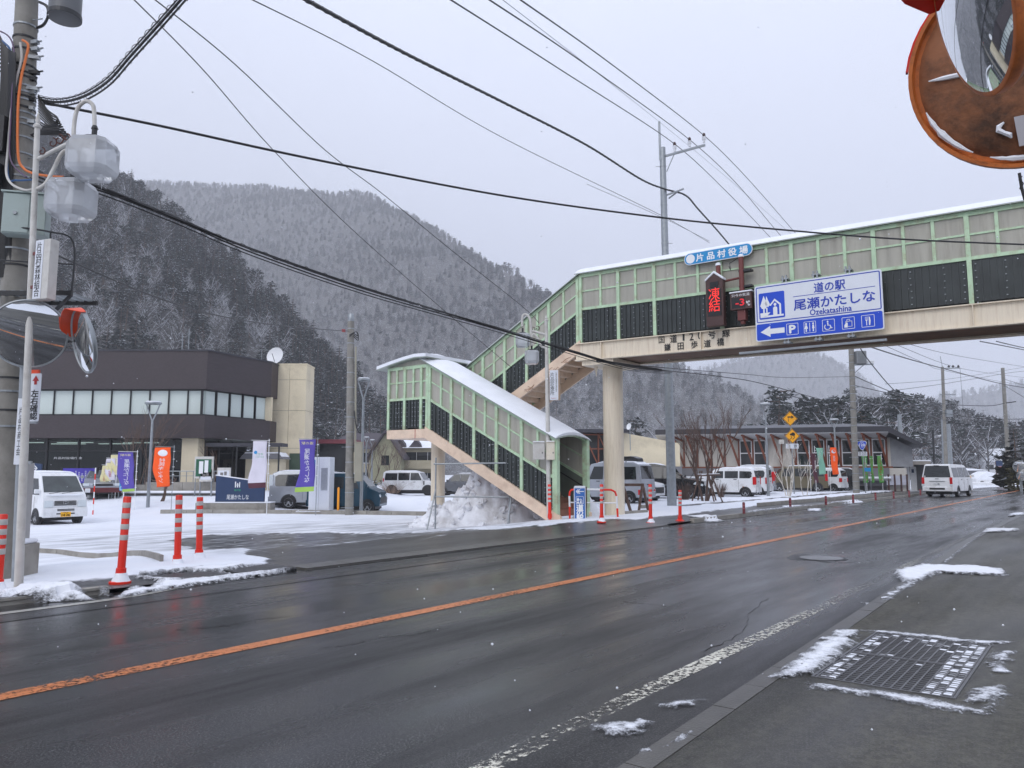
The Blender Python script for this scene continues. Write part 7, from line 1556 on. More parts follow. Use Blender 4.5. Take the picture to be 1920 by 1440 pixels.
sp_('snow_patch', 'small snow crumbs beyond the right edge of the grate', [(1540, 720), (1640, 720), (1620, 790), (1610, 870), (1530, 870), (1490, 800)], *Q, .028, .010, .018, .10, 12)
sp_('snow_line', 'narrow line of snow lying along the right kerb', [(1195, 185), (1290, 110), (1400, 25), (1450, -8), (1440, 12), (1310, 112), (1215, 192)], *Q, .028, .025, .02, .03, 6)
sp_('snow_patch', 'snow bits scattered along the kerb before the streak', [(830, 400), (900, 350), (990, 300), (1060, 290), (1000, 330), (900, 390), (840, 412)], *Q, .028, .012, .015, .10, 12)
sp_('snow_patch', 'little snow scrap on the repair strip near the kerb', [(700, 425), (790, 432), (780, 450), (720, 440)], *Q, .006, .012, .012, .03, 12)
sp_('snow_patch', 'frosty film at the upper edge of the drain grate', [(700, 590), (1000, 610), (1400, 655), (1640, 665), (1500, 690), (1000, 632), (720, 605)], *Q, .028, .008, .015, .05, 12)
Q2 = (700, 1000, 2.4)
sp_('snow_patch', 'snow crumbs on the worn white edge line near the camera', [(980, 870), (1180, 835), (1260, 850), (1200, 900), (1050, 905)], *Q2, .008, .010, .012, .07, 14)
sp_('snow_patch', 'slush smear beside the white edge line', [(1285, 770), (1400, 750), (1500, 742), (1420, 775), (1320, 785)], *Q2, .008, .008, .012, .04, 14)
sp_('snow_patch', 'small lump of snow on the flush kerb near the camera', [(1270, 965), (1350, 935), (1400, 895), (1455, 880), (1440, 905), (1370, 945), (1300, 978)], *Q2, .028, .028, .012, .03, 14)
sp_('snow_patch', 'crumbs of snow at the bottom beside the flush kerb', [(1200, 985), (1250, 968), (1265, 990), (1215, 1000)], *Q2, .02, .015, .012, .03, 14)
Q4 = (0, 900, 3.2)
sp_('snow_ridge', 'long lumpy ridge of snow along the left kerb beside the red bollards', [(-60, 700), (60, 680), (150, 662), (400, 652), (540, 678), (575, 690), (400, 700), (100, 716), (-60, 735)], *Q4, .06, .10, .03, .05, 5)
sp_('snow_patch', 'snow bits in the gutter right of the long ridge', [(590, 680), (660, 682), (660, 694), (600, 692)], *Q4, .01, .03, .02, .03, 8)
sp_('snow_border', 'snow lying along the road side of the two left drain grates', [(690, 690), (760, 655), (900, 642), (940, 622), (790, 600), (780, 588), (900, 600), (1040, 612), (1300, 588), (1420, 573), (1640, 548), (1780, 532), (1640, 560), (1420, 590), (1040, 642), (930, 658), (760, 695)], *Q4, .03, .035, .02, .03, 7)
sp_('snow_border', 'snow lying along the lot side of the two left drain grates', [(780, 580), (1000, 553), (1300, 535), (1560, 508), (1610, 508), (1420, 545), (1310, 560), (1420, 576), (1370, 580), (1280, 562), (1000, 566), (880, 592)], *Q4, .035, .05, .02, .03, 7)
Q5 = (1060, 860, 2.2326)
sp_('snow_patch', 'white patch of snow on the asphalt beside the short red bollard', [(500, 242), (600, 236), (640, 248), (670, 255), (600, 262), (560, 250)], *Q5, .058, .035, .05, .05, 4)
sp_('snow_line', 'snow line along the kerb below the maroon delineators', [(750, 232), (900, 214), (1100, 190), (1250, 178), (1250, 181), (1100, 194), (900, 219), (760, 236)], *Q5, .05, .05, .08, .06, 3)
sp_('snow_patch', 'snow patch at the foot of the second delineator', [(900, 200), (990, 197), (1000, 206), (910, 208)], *Q5, .059, .04, .06, .06, 4)
sp_('snow_patch', 'snow spot between the third and fourth delineators', [(1010, 206), (1070, 204), (1075, 214), (1015, 214)], *Q5, .059, .03, .06, .05, 4)
sp_('snow_patch', 'upper white strip of snow across the right pavement far ahead', [(1860, 232), (1925, 226), (1925, 238), (1850, 240)], *Q5, .03, .04, .06, .05, 4)
sp_('snow_patch', 'lower white strip of snow across the right pavement far ahead', [(1760, 293), (1905, 297), (1890, 305), (1740, 312)], *Q5, .03, .035, .05, .05, 4)
def low_grate(label, pts):
 P = [G(0 + x / 3.2, 900 + y / 3.2, .03) for x, y in pts]; c = sum(P, Vector()) / 4; t = thing('drain_grate', label, 'drain grate', (c.x, c.y, 0)); m = MB(); m.plan([tuple((p - c).xy) for p in P], .0, .040); obj('pit_shade_plate', m, M('pit_shade_black', (.008, .008, .008), .9), t)  # solid black plate under the slats stands in for the shade of a pit
 n = 15
 for i in range(n):
  k0 = (i + .25) / n; k1 = (i + .72) / n; A = [P[0].lerp(P[3], k0), P[1].lerp(P[2], k0), P[1].lerp(P[2], k1), P[0].lerp(P[3], k1)]; m = MB(); m.plan([tuple((q - c).xy) for q in A], .041, .062); obj('slat', m, steel_w, t)
low_grate('slotted steel drain grate beside the tilted red bollard', [(880, 588), (1050, 612), (1390, 575), (1270, 552)])
low_grate('slotted steel drain grate nearest the lot entrance', [(1340, 552), (1450, 572), (1780, 535), (1600, 515)])
# ---- manhole with its ring of patch asphalt
mc = aw(14.15, 4.1); mh = thing('manhole', 'round pale manhole cover in a dark ring of patch asphalt', 'manhole cover', (mc.x, mc.y, 0), .6); m = MB(); V = []; K = 40
m.lathe([(.36, .005), (.36, .012), (.0, .013)], 32); obj('cover', m, M('worn_cast_iron', lin((128, 128, 130)), .4, metal=.25, var=.2, scale=8, bump=.5, bscale=40), mh, smooth=False); m = MB(); m.lathe([(.37, .003), (.44, .007), (.44, .003)], 32); obj('ring', m, steel_dark, mh)
m = MB(); pts = [((.66 + .10 * math.sin(3 * a + 1) + .05 * math.sin(7 * a)) * math.cos(a) + .06, (.62 + .1 * math.sin(2 * a)) * math.sin(a)) for a in np.linspace(0, 6.2832, K + 1)[:-1]]; m.add([(x, y, .0025) for x, y in pts], [tuple(range(K))]); obj('patch_ring', m, patch_m, mh)
# ---- kerb of the lot, island kerb
def kerb_line(name, label, pxs, h, wid, step=1.0, dz=0.0):
 P = [gp(u, v) for u, v in pxs]; c = P[0]; t = thing(name, label, 'kerb', c); t['kind'] = 'structure'; S_ = [0]
 for a, b in zip(P[:-1], P[1:]): S_.append(S_[-1] + (b.xy - a.xy).length)
 def pos(s): return Vector((np.interp(s, S_, [p.x for p in P]), np.interp(s, S_, [p.y for p in P])))
 s = 0
 while s < S_[-1] - .1:
  a, b = pos(s + .008), pos(min(s + step, S_[-1]) - .008); d = (b - a).normalized(); n = Vector((-d.y, d.x)) * wid; z0, z1 = gzf(*a) + dz, gzf(*b) + dz
  m = MB(); A = [(a.x, a.y), (b.x, b.y), (b.x + n.x, b.y + n.y), (a.x + n.x, a.y + n.y)]; zz = [z0, z1, z1, z0]
  m.hexa([(x - c.x, y - c.y, z - .2 - c.z) for (x, y), z in zip(A, zz)] + [(x - c.x, y - c.y, z + h - c.z) for (x, y), z in zip(A, zz)]); obj('kerb_stone', m, concrete, t); s += step
 return t
kerb_line('lot_kerb', 'row of low concrete kerb stones across the snowy lot below the stairs', [(300, 964), (420, 964), (600, 965), (740, 967), (880, 969), (1000, 971), (1046, 972)], .17, .18, 1.15, .02)
kerb_line('island_kerb', 'concrete kerb half buried in snow behind the left red bollards', [(48, 1037), (120, 1041), (201, 1046), (300, 1056)], .15, .05, 1.0, -.03)
for (pts, lab) in (([(1160, 966), (1215, 962)], 'short kerb near the brown barricade'), ([(1425, 948), (1500, 941), (1600, 934), (1700, 925)], 'low kerb of the planted strip beside the parked cars')):
 kerb_line('planter_kerb', lab, pts, .07, .14, 1.2, .04)
# ---- utility poles
def straight_pole(name, label, ub, vb, ut, vt, Y, r0, r1, mt, z=None, bands=0):
 b = at(ub, vb, Y); b.z = gzf(b.x, b.y) if z is None else z; top = at(ut, vt, Y); t = thing(name, label, 'utility pole', b); d = Vector(rel(top, b)); m = MB(); m.tube([(0, 0, -.3), tuple(d * .5), tuple(d)], [r0, (r0 + r1) / 2, r1], n=20); obj('shaft', m, mt, t, smooth=True)
 for k in range(bands):
  q = d * ((k + .5) / bands); r = r0 + (r1 - r0) * (k + .5) / bands; m = MB(); m.lathe([(r + .004, -.02), (r + .012, -.02), (r + .012, .02), (r + .004, .02)], 18, q); obj('steel_band', m, galv, t)
  if k % 2 == 0: m = MB(); s = 1 if k % 4 else -1; m.tube([(q.x + s * r, q.y, q.z), (q.x + s * (r + .18), q.y - .02, q.z)], .012, n=5); obj('step_bolt', m, galv, t)
 return t, b, d
spole, sb0, sd0 = straight_pole('utility_pole', 'tall grey steel pole with three insulators rising behind the footbridge', 1260, 950, 1242, 277, 32.6, .20, .13, galv, bands=9)
Ys = 32.6; B = Vector(sb0)
m = MB(); m.tube([rel(at(1238, 300, Ys), B), rel(at(1236, 228, Ys), B)], .05, n=8); obj('lightning_mast', m, galv, spole)
m = MB(); m.bar(rel(at(1246, 293, Ys), B), rel(at(1322, 272, Ys - 1.2), B), .07, .09); obj('cross_arm', m, galv, spole); m = MB(); m.tube([rel(at(1250, 322, Ys), B), rel(at(1265, 287, Ys - .3), B)], .02, n=6); obj('arm_stay', m, galv, spole)
for u, v in ((1265, 280), (1293, 271), (1320, 263)):
 p = rel(at(u, v, Ys - .7), B); m = MB(); m.lathe([(.05, -.1), (.055, 0), (.09, .04), (.06, .08), (.09, .12), (.05, .17)], 14, p); ins_ = obj('insulator', m, white_paint, spole, smooth=True); m = MB(); m.lathe([(.06, .17), (.07, .26), (.04, .32)], 12, p); obj('cap', m, brown_steel, ins_)
m = MB(); m.bar(rel(at(1246, 367, Ys), B), rel(at(1282, 354, Ys - .5), B), .06, .06); m.bar(rel(at(1254, 372, Ys), B), rel(at(1270, 360, Ys - .3), B), .05, .05); obj('bracket', m, galv, spole)
cpole, cb0, cd0 = straight_pole('utility_pole', 'grey concrete pole with an antenna tip in front of the teal car', 655, 962, 658, 603, 33.4, .185, .15, concrete_pole, bands=13)
B = Vector(cb0); m = MB(); m.lathe([(.12, 0), (.13, .02), (.13, .3), (.08, .36), (0, .37)], 14, tuple(cd0)); obj('top_cap', m, galv, cpole, smooth=True)
m = MB(); q = .14; m.tube([rel(at(666, 905, 33.3), B), rel(at(667, 650, 33.3), B)], .045, n=8); obj('riser_pipe', m, beige, cpole, smooth=True)
m = MB(); m.box(.22, .52, -.2, .12, 1.45, 3.1); obj('equipment_box', m, beige, cpole, bevel=.02); m = MB(); m.box(.20, .54, -.22, .14, 3.1, 3.14); obj('box_lid', m, beige, cpole)
for k in range(3): m = MB(); m.tube(smooth_pts([rel(at(663, 625 + 3 * k, 33.3), B), rel(at(672, 630 + 4 * k, 33.2), B), rel(at(668, 622, 33.2), B), rel(at(655, 628 + 2 * k, 33.1), B)]), .02, n=5); obj('cable_loop', m, cable, cpole)
m = MB(); m.tube(smooth_pts([rel(at(664, 770, 33.2), B), rel(at(668, 800, 33.1), B), rel(at(676, 812, 33.1), B), rel(at(676, 790, 33.2), B)]), .025, n=6); obj('cable_loop', m, cable, cpole)
m = MB(); m.cbox(rel(at(644, 620, 33.2), B), (.14, .06, .1), .5); obj('red_tag', m, ink_red, cpole)
rp, rb0, rd0 = straight_pole('utility_pole', 'concrete pole with a grey transformer beside the roadside station', 1606, 932, 1594, 600, 51.0, .21, .16, concrete_pole, bands=22)
B = Vector(rb0); Yr = 50.6
m = MB(); m.box(.20, .86, -.3, .25, 8.6, 9.5); m.v = [(x + rd0.x, y, z - .05) for x, y, z in m.v]; obj('transformer', m, M('ribbed_transformer', lin((140, 142, 144)), .5), rp, bevel=.05)
for k in range(7): m = MB(); x = rd0.x + .24 + .09 * k; m.box(x - .012, x + .012, -.35, -.3, 8.6, 9.4); obj('cooling_fin', m, galv, rp)
m = MB(); m.bar((rd0.x, -.1, 8.5), (rd0.x + 1.35, -.1, 8.55), .08, .08); m.bar((rd0.x, -.1, 7.9), (rd0.x + .7, -.1, 8.5), .05, .05); obj('cross_arm', m, galv, rp)
for x in (1.0, 1.2, 1.35): m = MB(); m.lathe([(.05, 0), (.08, .06), (.05, .1), (.08, .16), (.03, .22)], 10, (rd0.x + x, -.1, 8.6)); obj('insulator', m, white_paint, rp, smooth=True)
m = MB(); m.bar((rd0.x, 0, 7.0), (rd0.x + .6, -.1, 7.05), .06, .06); m.bar((.1, 0, 5.1), (.7, -.2, 5.8), .04, .04); obj('bracket', m, galv, rp)
p1, b1, d1 = straight_pole('utility_pole', 'slim grey pole with a cross arm and lightning mast far right', 1775, 905, 1767, 688, 78, .2, .14, concrete_pole, z=-.1, bands=4)
B = Vector(b1); m = MB(); m.tube([tuple(d1), rel(at(1763, 668, 78), B)], .03, n=6); obj('lightning_mast', m, galv, p1); m = MB(); m.bar(rel(at(1767, 691, 78), B), rel(at(1800, 690, 77), B), .1, .1); obj('cross_arm', m, galv, p1); m = MB(); m.bar(rel(at(1762, 740, 78), B), rel(at(1792, 740, 77.8), B), .08, .1); obj('cross_arm', m, galv, p1)
for u in (1779, 1787, 1797): m = MB(); m.lathe([(.08, 0), (.12, .1), (.05, .25)], 8, rel(at(u, 689, 77.5), B)); obj('insulator', m, steel_dark, p1)
m = MB(); m.cbox(rel(at(1778, 775, 77.8), B), (.6, .5, .7)); obj('equipment_box', m, galv, p1)
straight_pole('utility_pole', 'thick grey pole stub standing right behind the slim pole far right', 1783, 905, 1777, 795, 80, .3, .24, galv, z=-.1)
straight_pole('utility_pole', 'thin dark grey pole just left of the slim pole far right', 1770, 905, 1766, 785, 82, .14, .1, galv, z=-.1)
p2, b2, d2_ = straight_pole('utility_pole', 'grey pole carrying many wires near the far conifer', 1893, 908, 1880, 690, 72, .2, .15, concrete_pole, z=-.1, bands=3)
B = Vector(b2); m = MB(); m.bar(rel(at(1884, 756, 72), B), rel(at(1905, 753, 71), B), .07, .08); obj('cross_arm', m, steel_dark, p2); m = MB(); m.bar(rel(at(1886, 795, 72), B), rel(at(1905, 792, 71), B), .06, .06); obj('cross_arm', m, steel_dark, p2)
straight_pole('utility_pole', 'pale grey pole behind the roof end of the station hall', 1694, 900, 1686, 777, 72, .24, .18, galv, z=-.1)
p3, b3, d3 = straight_pole('street_lamp', 'thin black lamp post with a short arm above the white van', 1753, 905, 1749, 806, 72, .1, .09, steel_dark, z=-.1); p3['category'] = 'street lamp'
B = Vector(b3); m = MB(); m.tube(smooth_pts([rel(at(1750, 820, 72), B), rel(at(1756, 816, 72), B), rel(at(1759, 817, 72), B)]), .03, n=6); obj('arm', m, galv, p3); m = MB(); m.cbox(rel(at(1761, 817, 72), B), (.26, .2, .1)); obj('lamp_head', m, white_paint, p3)
# ---- park lamps with a ring on two arms
def park_lamp(label, u, vb, vt, Y, half, vj):
 b = at(u, vb, Y); b.z = gzf(b.x, b.y); t = thing('park_lamp', label, 'street lamp', b, 0, 'ring topped park lamps'); z1 = at(u, vt, Y).z - b.z; zj = at(u, vj, Y).z - b.z; s = half * Y / FPX; r = .075 if Y < 50 else .09
 m = MB(); m.tube([(0, 0, -.1), (0, 0, .9), (0, 0, zj)], [r * 1.15, r, r * .7], n=14); obj('pole', m, galv, t, smooth=True)
 for x in (-1, 1): m = MB(); m.tube([(0, 0, zj - .05), (x * s * .5, 0, zj + (z1 - zj) * .5), (x * s * .88, 0, z1)], r * .45, n=8); obj('arm', m, galv, t, smooth=True)
 m = MB(); m.lathe([(s * .55, z1 - .02), (s * .98, z1 - .02), (s, z1 + .04), (s * .95, z1 + .07), (s * .5, z1 + .07), (s * .55, z1 - .02)], 28); obj('ring', m, galv, t, smooth=True); m = MB(); m.lathe([(0, z1), (s * .55, z1), (s * .55, z1 + .05), (0, z1 + .06)], 24); obj('lens', m, frost, t); m = MB(); m.lathe([(s * .9, z1 + .07), (s * .85, z1 + .11), (0, z1 + .13)], 20); obj('snow_cap', m, snow, t, smooth=True)
park_lamp('park lamp with a ring head standing in front of the brown office', 277, 953, 757, 36.5, 15, 788)
park_lamp('park lamp half hidden behind the concrete pole near the teal car', 677, 950, 713, 34.6, 12, 748)
park_lamp('park lamp between the parked cars and the yellow warning signs', 1441, 932, 759, 44.8, 10, 782)
park_lamp('park lamp beside the orange flag at the station', 1570, 918, 788, 58, 8.5, 803)
park_lamp('left of two small far park lamps in front of the brown house', 686, 890, 821, 74, 5, 830)
park_lamp('right of two small far park lamps in front of the brown house', 697, 890, 826, 74, 5, 835)
park_lamp('small far park lamp in front of the station roof end', 1656, 905, 812, 64, 6, 821)
# ---- banners
def flag(label, pole_u, vb, u0, u1, v0, v1, Y, mt, texts=(), strip=None, seed=0, slant=0.0, pole_top=None, mirror=True, amp=.05, sz_=None):
 b = at(pole_u, vb, Y); b.z = gzf(b.x, b.y) - .02; t = thing('banner_flag', label, 'flag', b); k = Y / FPX
 X = lambda u: at(u, 885, Y).x - b.x; Zv = lambda v: at(pole_u, v, Y).z - b.z
 x0, x1, z0, z1 = X(u0), X(u1), Zv(v1), Zv(v0); w, h = x1 - x0, z1 - z0; R3 = random.Random(seed); ph = R3.uniform(0, 6)
 def F(fx, fz, off=0):       # fx 0..1 across (1 = at the pole), fz 0..1 up
  loose = (1 - fx) * (1 - fz * .85); sw = slant * (1 - fz)
  wob = math.sin(fz * 8 + ph + fx * 2) * amp * (.3 + loose) ; pinch = 1 - .12 * math.sin(fz * math.pi * 1.5 + ph) * (1 - fx)
  return (x0 + w * (1 - (1 - fx) * pinch) + sw * w + math.sin(fz * 9 + ph) * amp * .6 * (1 - abs(fz - .5)), -.02 + wob - off + math.sin(fx * 6 + fz * 5 + ph) * amp * .6, z0 + h * fz - amp * .8 * loose)
 nx, nz = 8, 22; m = MB(); V = [F(i / nx, j / nz) for j in range(nz + 1) for i in range(nx + 1)]; m.add(V, [(j * (nx + 1) + i, j * (nx + 1) + i + 1, (j + 1) * (nx + 1) + i + 1, (j + 1) * (nx + 1) + i) for j in range(nz) for i in range(nx)]); cl = obj('cloth', m, mt, t, smooth=True); sd_m = cl.modifiers.new('t', 'SOLIDIFY'); sd_m.thickness = .006; sd_m.offset = 1
 if strip:
  f0, f1, smt = strip; m = MB(); nn = 4; V = [F(i / nx, f0 + (f1 - f0) * j / nn, .009) for j in range(nn + 1) for i in range(nx + 1)]; m.add(V, [(j * (nx + 1) + i, j * (nx + 1) + i + 1, (j + 1) * (nx + 1) + i + 1, (j + 1) * (nx + 1) + i) for j in range(nn) for i in range(nx)]); obj('lower_strip', m, smt, cl, smooth=True)
 for (s, cx, cz, tw, th, tm) in texts:
  m = MB(); fr = lambda x, y, z: F(x, z, .012)
  text_into(m, s, cx, cz, tw, th, 0, mirror=mirror, fr=fr, spacing=.95); obj('lettering', m, tm, cl)
 zt = Zv(pole_top if pole_top else v0 - 4); m = MB(); m.tube([(0, 0, -.1), (0, 0, zt)], .016, n=8); m.tube([(.05, -.02, z1 + .02), (x0 - .02, -.02, z1 + .04)], .010, n=6); obj('pole', m, white_paint if seed % 2 else galv, t, smooth=True)
 for j in range(5): m = MB(); z = z0 + h * (j + .5) / 5; m.box(-.02, x1 - x0 - w + .06, -.03, -.012, z - .015, z + .015); obj('tie', m, white_paint, t)
 return t
P_TXT = [('道の駅', .5, .93, .72, .055, ink_yellow), (vert('尾瀬かたしな'), .52, .50, .34, .64, ink_white)]
flag('purple banner flag with white characters near the red tilted bollard', 252, 950, 221, 249, 848, 921, 35.6, flag_purple, P_TXT, (.0, .07, flag_lime), 3, .18)
flag('orange banner flag with a white fork and knife disc', 321, 952, 290, 319, 839, 912, 35.6, flag_orange, [(vert('村民キッチン'), .45, .42, .34, .62, ink_white), ('●', .5, .86, .62, .17, ink_white), ('II', .5, .86, .2, .11, ink_red)], None, 4, .0)
flag('pale lilac banner flag with a faint landscape print beside the navy panel', 500, 958, 470, 499, 827, 914, 33.4, flag_white, [('オゼコ', .55, .72, .5, .05, ink_green), ('●', .25, .76, .28, .07, sign_cyan), ('片品で会おう', .55, .66, .6, .03, ink_green)], (.0, .11, flag_maroon), 5, .05)
m_ = flag('purple banner flag with white characters beside the white cabinet', 592, 958, 559, 590, 824, 921, 33.2, flag_purple, P_TXT, (.0, .09, flag_lime), 6, .02)
for (pu, u0, u1, v0, v1, mt, lab, sd_) in ((204, 191, 204, 873, 906, flag_cream, 'small cream banner, leftmost of the four near the office', 11), (210, 199, 210, 868, 902, flag_cream, 'small cream and orange banner, second of the four near the office', 12), (216, 199, 216, 860, 900, flag_white, 'small white banner, third of the four near the office', 13), (222, 208, 222, 853, 890, flag_cream, 'small white and yellow banner touching the purple flag', 14)):
 flag(lab, pu, 926, u0, u1, v0, v1, 39.5, mt, [(vert('お土産'), .5, .5, .3, .7, ink_red if sd_ % 2 else ink_yellow)], None, sd_, 0, amp=.03)
flag('narrow maroon banner flag curling on its pole by the station', 1521, 926, 1521, 1529, 850, 905, 50.5, flag_maroon, [], None, 21, .6, 835)
flag('sage green banner flag by the station, left of the orange one', 1531, 928, 1532, 1544, 840, 889, 50.5, flag_teal, [], None, 23, .35, 836)
flag('slim orange banner flag by the station', 1558, 925, 1558, 1570, 839, 889, 50.5, flag_orange, [('●', .5, .85, .6, .14, flag_white), (vert('食堂'), .5, .6, .3, .2, flag_white)], None, 25, .2)
for (pu, u0, lab, sd_) in ((1626, 1617, 'green and red banner flag, left of three right of the station pole', 31), (1634, 1632, 'thin twisted green banner flag, middle of three right of the station pole', 32), (1656, 1645, 'green and red banner flag, right of three right of the station pole', 33)):
 flag(lab, pu, 924, u0, u0 + (9 if sd_ != 32 else 5), 855, 905, 52.5, flag_green, [(vert('いちご'), .5, .5, .5, .8, ink_red)], None, sd_, .3 if sd_ > 31 else .1)
# ---- signs left
nv = thing('panel_sign', 'navy panel sign with white characters and a sloping top on a low concrete base', 'sign', at(450, 950, 34.6)); nv.location.z = gzf(nv.location.x, 34.6); zb = nv.location.z; xx = lambda u: at(u, 900, 34.6).x - nv.location.x; zq = lambda v: at(450, v, 34.6).z - zb
m = MB(); m.prism([(xx(405), zq(941)), (xx(405), zq(892)), (xx(496), zq(905)), (xx(496), zq(941))], 0, .16); obj('panel', m, sign_navy, nv, bevel=.01)
m = MB(); text_into(m, '尾瀬かたしな', xx(447), zq(932), .98, .22, -.004); m.box(xx(441), xx(443), -.006, -.001, zq(914), zq(903)); m.box(xx(445), xx(447), -.006, -.001, zq(914), zq(906)); m.box(xx(449), xx(450.5), -.006, -.001, zq(914), zq(904)); m.box(xx(441), xx(449), -.006, -.001, zq(910), zq(909)); obj('lettering', m, ink_white, nv)
m = MB(); text_into(m, '道の駅', xx(446), zq(919), .3, .09, -.004); obj('green_lettering', m, ink_green, nv)
m = MB(); m.prism([(xx(404), zq(891.5)), (xx(497), zq(904.5)), (xx(497), zq(903.0)), (xx(404), zq(890.0))], -.01, .17); obj('snow_cap', m, snow, nv)
bs_ = thing('planter_wall', 'low concrete planter wall carrying the navy panel sign', 'wall', (nv.location.x, 34.4, zb)); m = MB(); m.box(xx(372), xx(511), 0, .7, -.2, zq(943)); obj('wall', m, concrete, bs_); m = MB(); m.box(xx(372) - .02, xx(511) + .02, -.02, .72, zq(943), zq(941)); obj('snow_cap', m, snow, bs_, bevel=.03)
cbt = thing('charging_cabinet', 'tall white enclosure with louvres and a blue sticker beside the purple flag', 'cabinet', at(597, 957, 34.2), -.12); cbt.location.z = gzf(cbt.location.x, 34.2); hq = at(597, 857, 34.2).z - cbt.location.z
m = MB(); m.box(-.47, .47, 0, .6, .18, hq); obj('body', m, cab_white, cbt, bevel=.015)
for k in range(22): m = MB(); z = hq * .42 + k * .045; m.box(.08, .38, -.012, .004, z, z + .022); obj('louvre', m, galv, cbt)
m = MB(); m.box(-.40, .40, .05, .55, .10, .18); obj('plinth', m, galv, cbt); m = MB(); m.box(-.46, -.2, -.006, -.001, hq - .45, hq - .12); obj('sticker', m, sign_cyan, cbt); m = MB(); m.box(-.02, -.012, -.006, .0, .2, hq - .02); obj('door_seam', m, galv, cbt)
slb = thing('concrete_plinth', 'low concrete plinth under the white enclosure', 'plinth', (cbt.location.x, 34.1, cbt.location.z)); m = MB(); m.box(-.95, 1.15, -.15, 1.0, -.1, .12); obj('slab', m, concrete, slb, bevel=.01); m = MB(); m.box(-.94, 1.14, -.14, .98, .12, .16); obj('snow_cap', m, snow, slb, bevel=.02)
yp = thing('amber_post', 'amber yellow post in front of the teal car', 'post', at(634, 950, 34.0)); yp.location.z = gzf(yp.location.x, 34.0); m = MB(); m.lathe([(.05, 0), (.05, 1.14), (.03, 1.18), (0, 1.19)], 14); obj('post', m, yellow_post, yp, smooth=True)
pv_ = thing('parking_sign', 'navy arrow sign with a pink parking band beyond the small white van', 'sign', at(62, 895, 36)); pv_.location.z = gzf(pv_.location.x, 36); z0 = pv_.location.z
m = MB(); zq2 = lambda v: at(62, v, 36).z - z0; m.prism([(-.55, zq2(887)), (-.55, zq2(866)), (.34, zq2(870)), (.34, zq2(887))], 0, .1); obj('panel', m, sign_navy, pv_); m = MB(); m.box(-.55, .34, -.004, .1, zq2(896), zq2(887.4)); obj('pink_band', m, M('pink_band', lin((216, 30, 92)), .45), pv_)
m = MB(); c_ = zq2(878); m.bar((-.3, -.01, c_), (.16, -.01, c_), .012, .035); m.bar((-.02, -.01, c_ + .18), (.17, -.01, c_), .012, .035); m.bar((-.02, -.01, c_ - .18), (.17, -.01, c_), .012, .035); text_into(m, 'P', -.1, zq2(891.5), .12, .16, -.008, bold=.01); obj('lettering', m, ink_white, pv_); m = MB(); m.box(-.5, .3, .02, .08, 0, zq2(896)); obj('base', m, sign_navy, pv_)
bn = thing('banner_board', 'purple cloth board with white vertical writing on a dark frame', 'banner', at(146, 925, 40.5)); bn.location.z = gzf(bn.location.x, 40.5); z0 = bn.location.z; zq3 = lambda v: at(146, v, 40.5).z - z0
m = MB(); m.box(-.86, .86, 0, .03, zq3(906), zq3(878)); obj('cloth', m, M('violet_cloth', lin((70, 58, 160)), .8), bn); m = MB()
for x in (-.93, .93): m.box(x - .05, x + .05, -.02, .08, 0, zq3(876))
obj('frame', m, mull, bn); m = MB()
for k in range(9): text_into(m, vert('村民憲章花'), -.68 + .17 * k, zq3(892) - .04 * (k % 3), .085, .52 - .05 * (k % 3), -.006)
obj('lettering', m, ink_white, bn)
sp1 = thing('snow_marker_pole', 'thin red and white snow marker pole left of the purple flag', 'marker pole', at(174, 965, 33.5)); sp1.location.z = gzf(sp1.location.x, 33.5)
for k in range(8): m = MB(); m.tube([(0, 0, .26 * k - .05), (0, 0, .26 * k + .21)], .026, n=8); obj('pole_section', m, red_plastic if k % 2 == 0 else white_paint, sp1)
bs2 = thing('blue_sign', 'small blue sign on a white post behind the purple flag', 'sign', at(231, 925, 37)); bs2.location.z = gzf(bs2.location.x, 37); m = MB(); z_ = at(231, 906, 37).z - bs2.location.z; m.prism(rr_poly(-.2, .2, z_ - .36, z_ + .36, .06), 0, .02); obj('plate', m, sign_cyan, bs2); m = MB(); m.tube([(0, .04, -.1), (0, .04, z_)], .03); obj('post', m, white_paint, bs2); m = MB(); frame_poly(m, -.17, .17, z_ - .33, z_ - .16, .02, -.003, .03); obj('symbol', m, ink_white, bs2)
# low concrete wall and notice boards by the office
lw = thing('low_wall', 'low grey concrete wall of blocks in front of the office', 'wall', at(305, 920, 41.2)); lw.location.z = gzf(lw.location.x, 41.2); a, b = at(203, 905, 41.2).x - lw.location.x, at(412, 905, 41.2).x - lw.location.x; n = 6
for k in range(n): m = MB(); m.box(a + (b - a) * k / n + .01, a + (b - a) * (k + 1) / n - .01, 0, .3, -.3, .72 - .14 * (k < 2)); obj('wall_block', m, concrete, lw)
m = MB(); m.box(a, b, -.5, -.05, .15, .27); obj('snow_ledge', m, snow, lw, bevel=.04)
m = MB()
for x in np.linspace(a + 3, b, 9): m.tube([(x, .1, .7), (x, .1, 1.3)], .02, n=6)
m.tube([(a + 3, .1, 1.3), (b, .1, 1.3)], .025, n=6); m.tube([(a + 3, .1, 1.05), (b, .1, 1.05)], .015, n=6); rl = obj('railing', m, galv, lw)
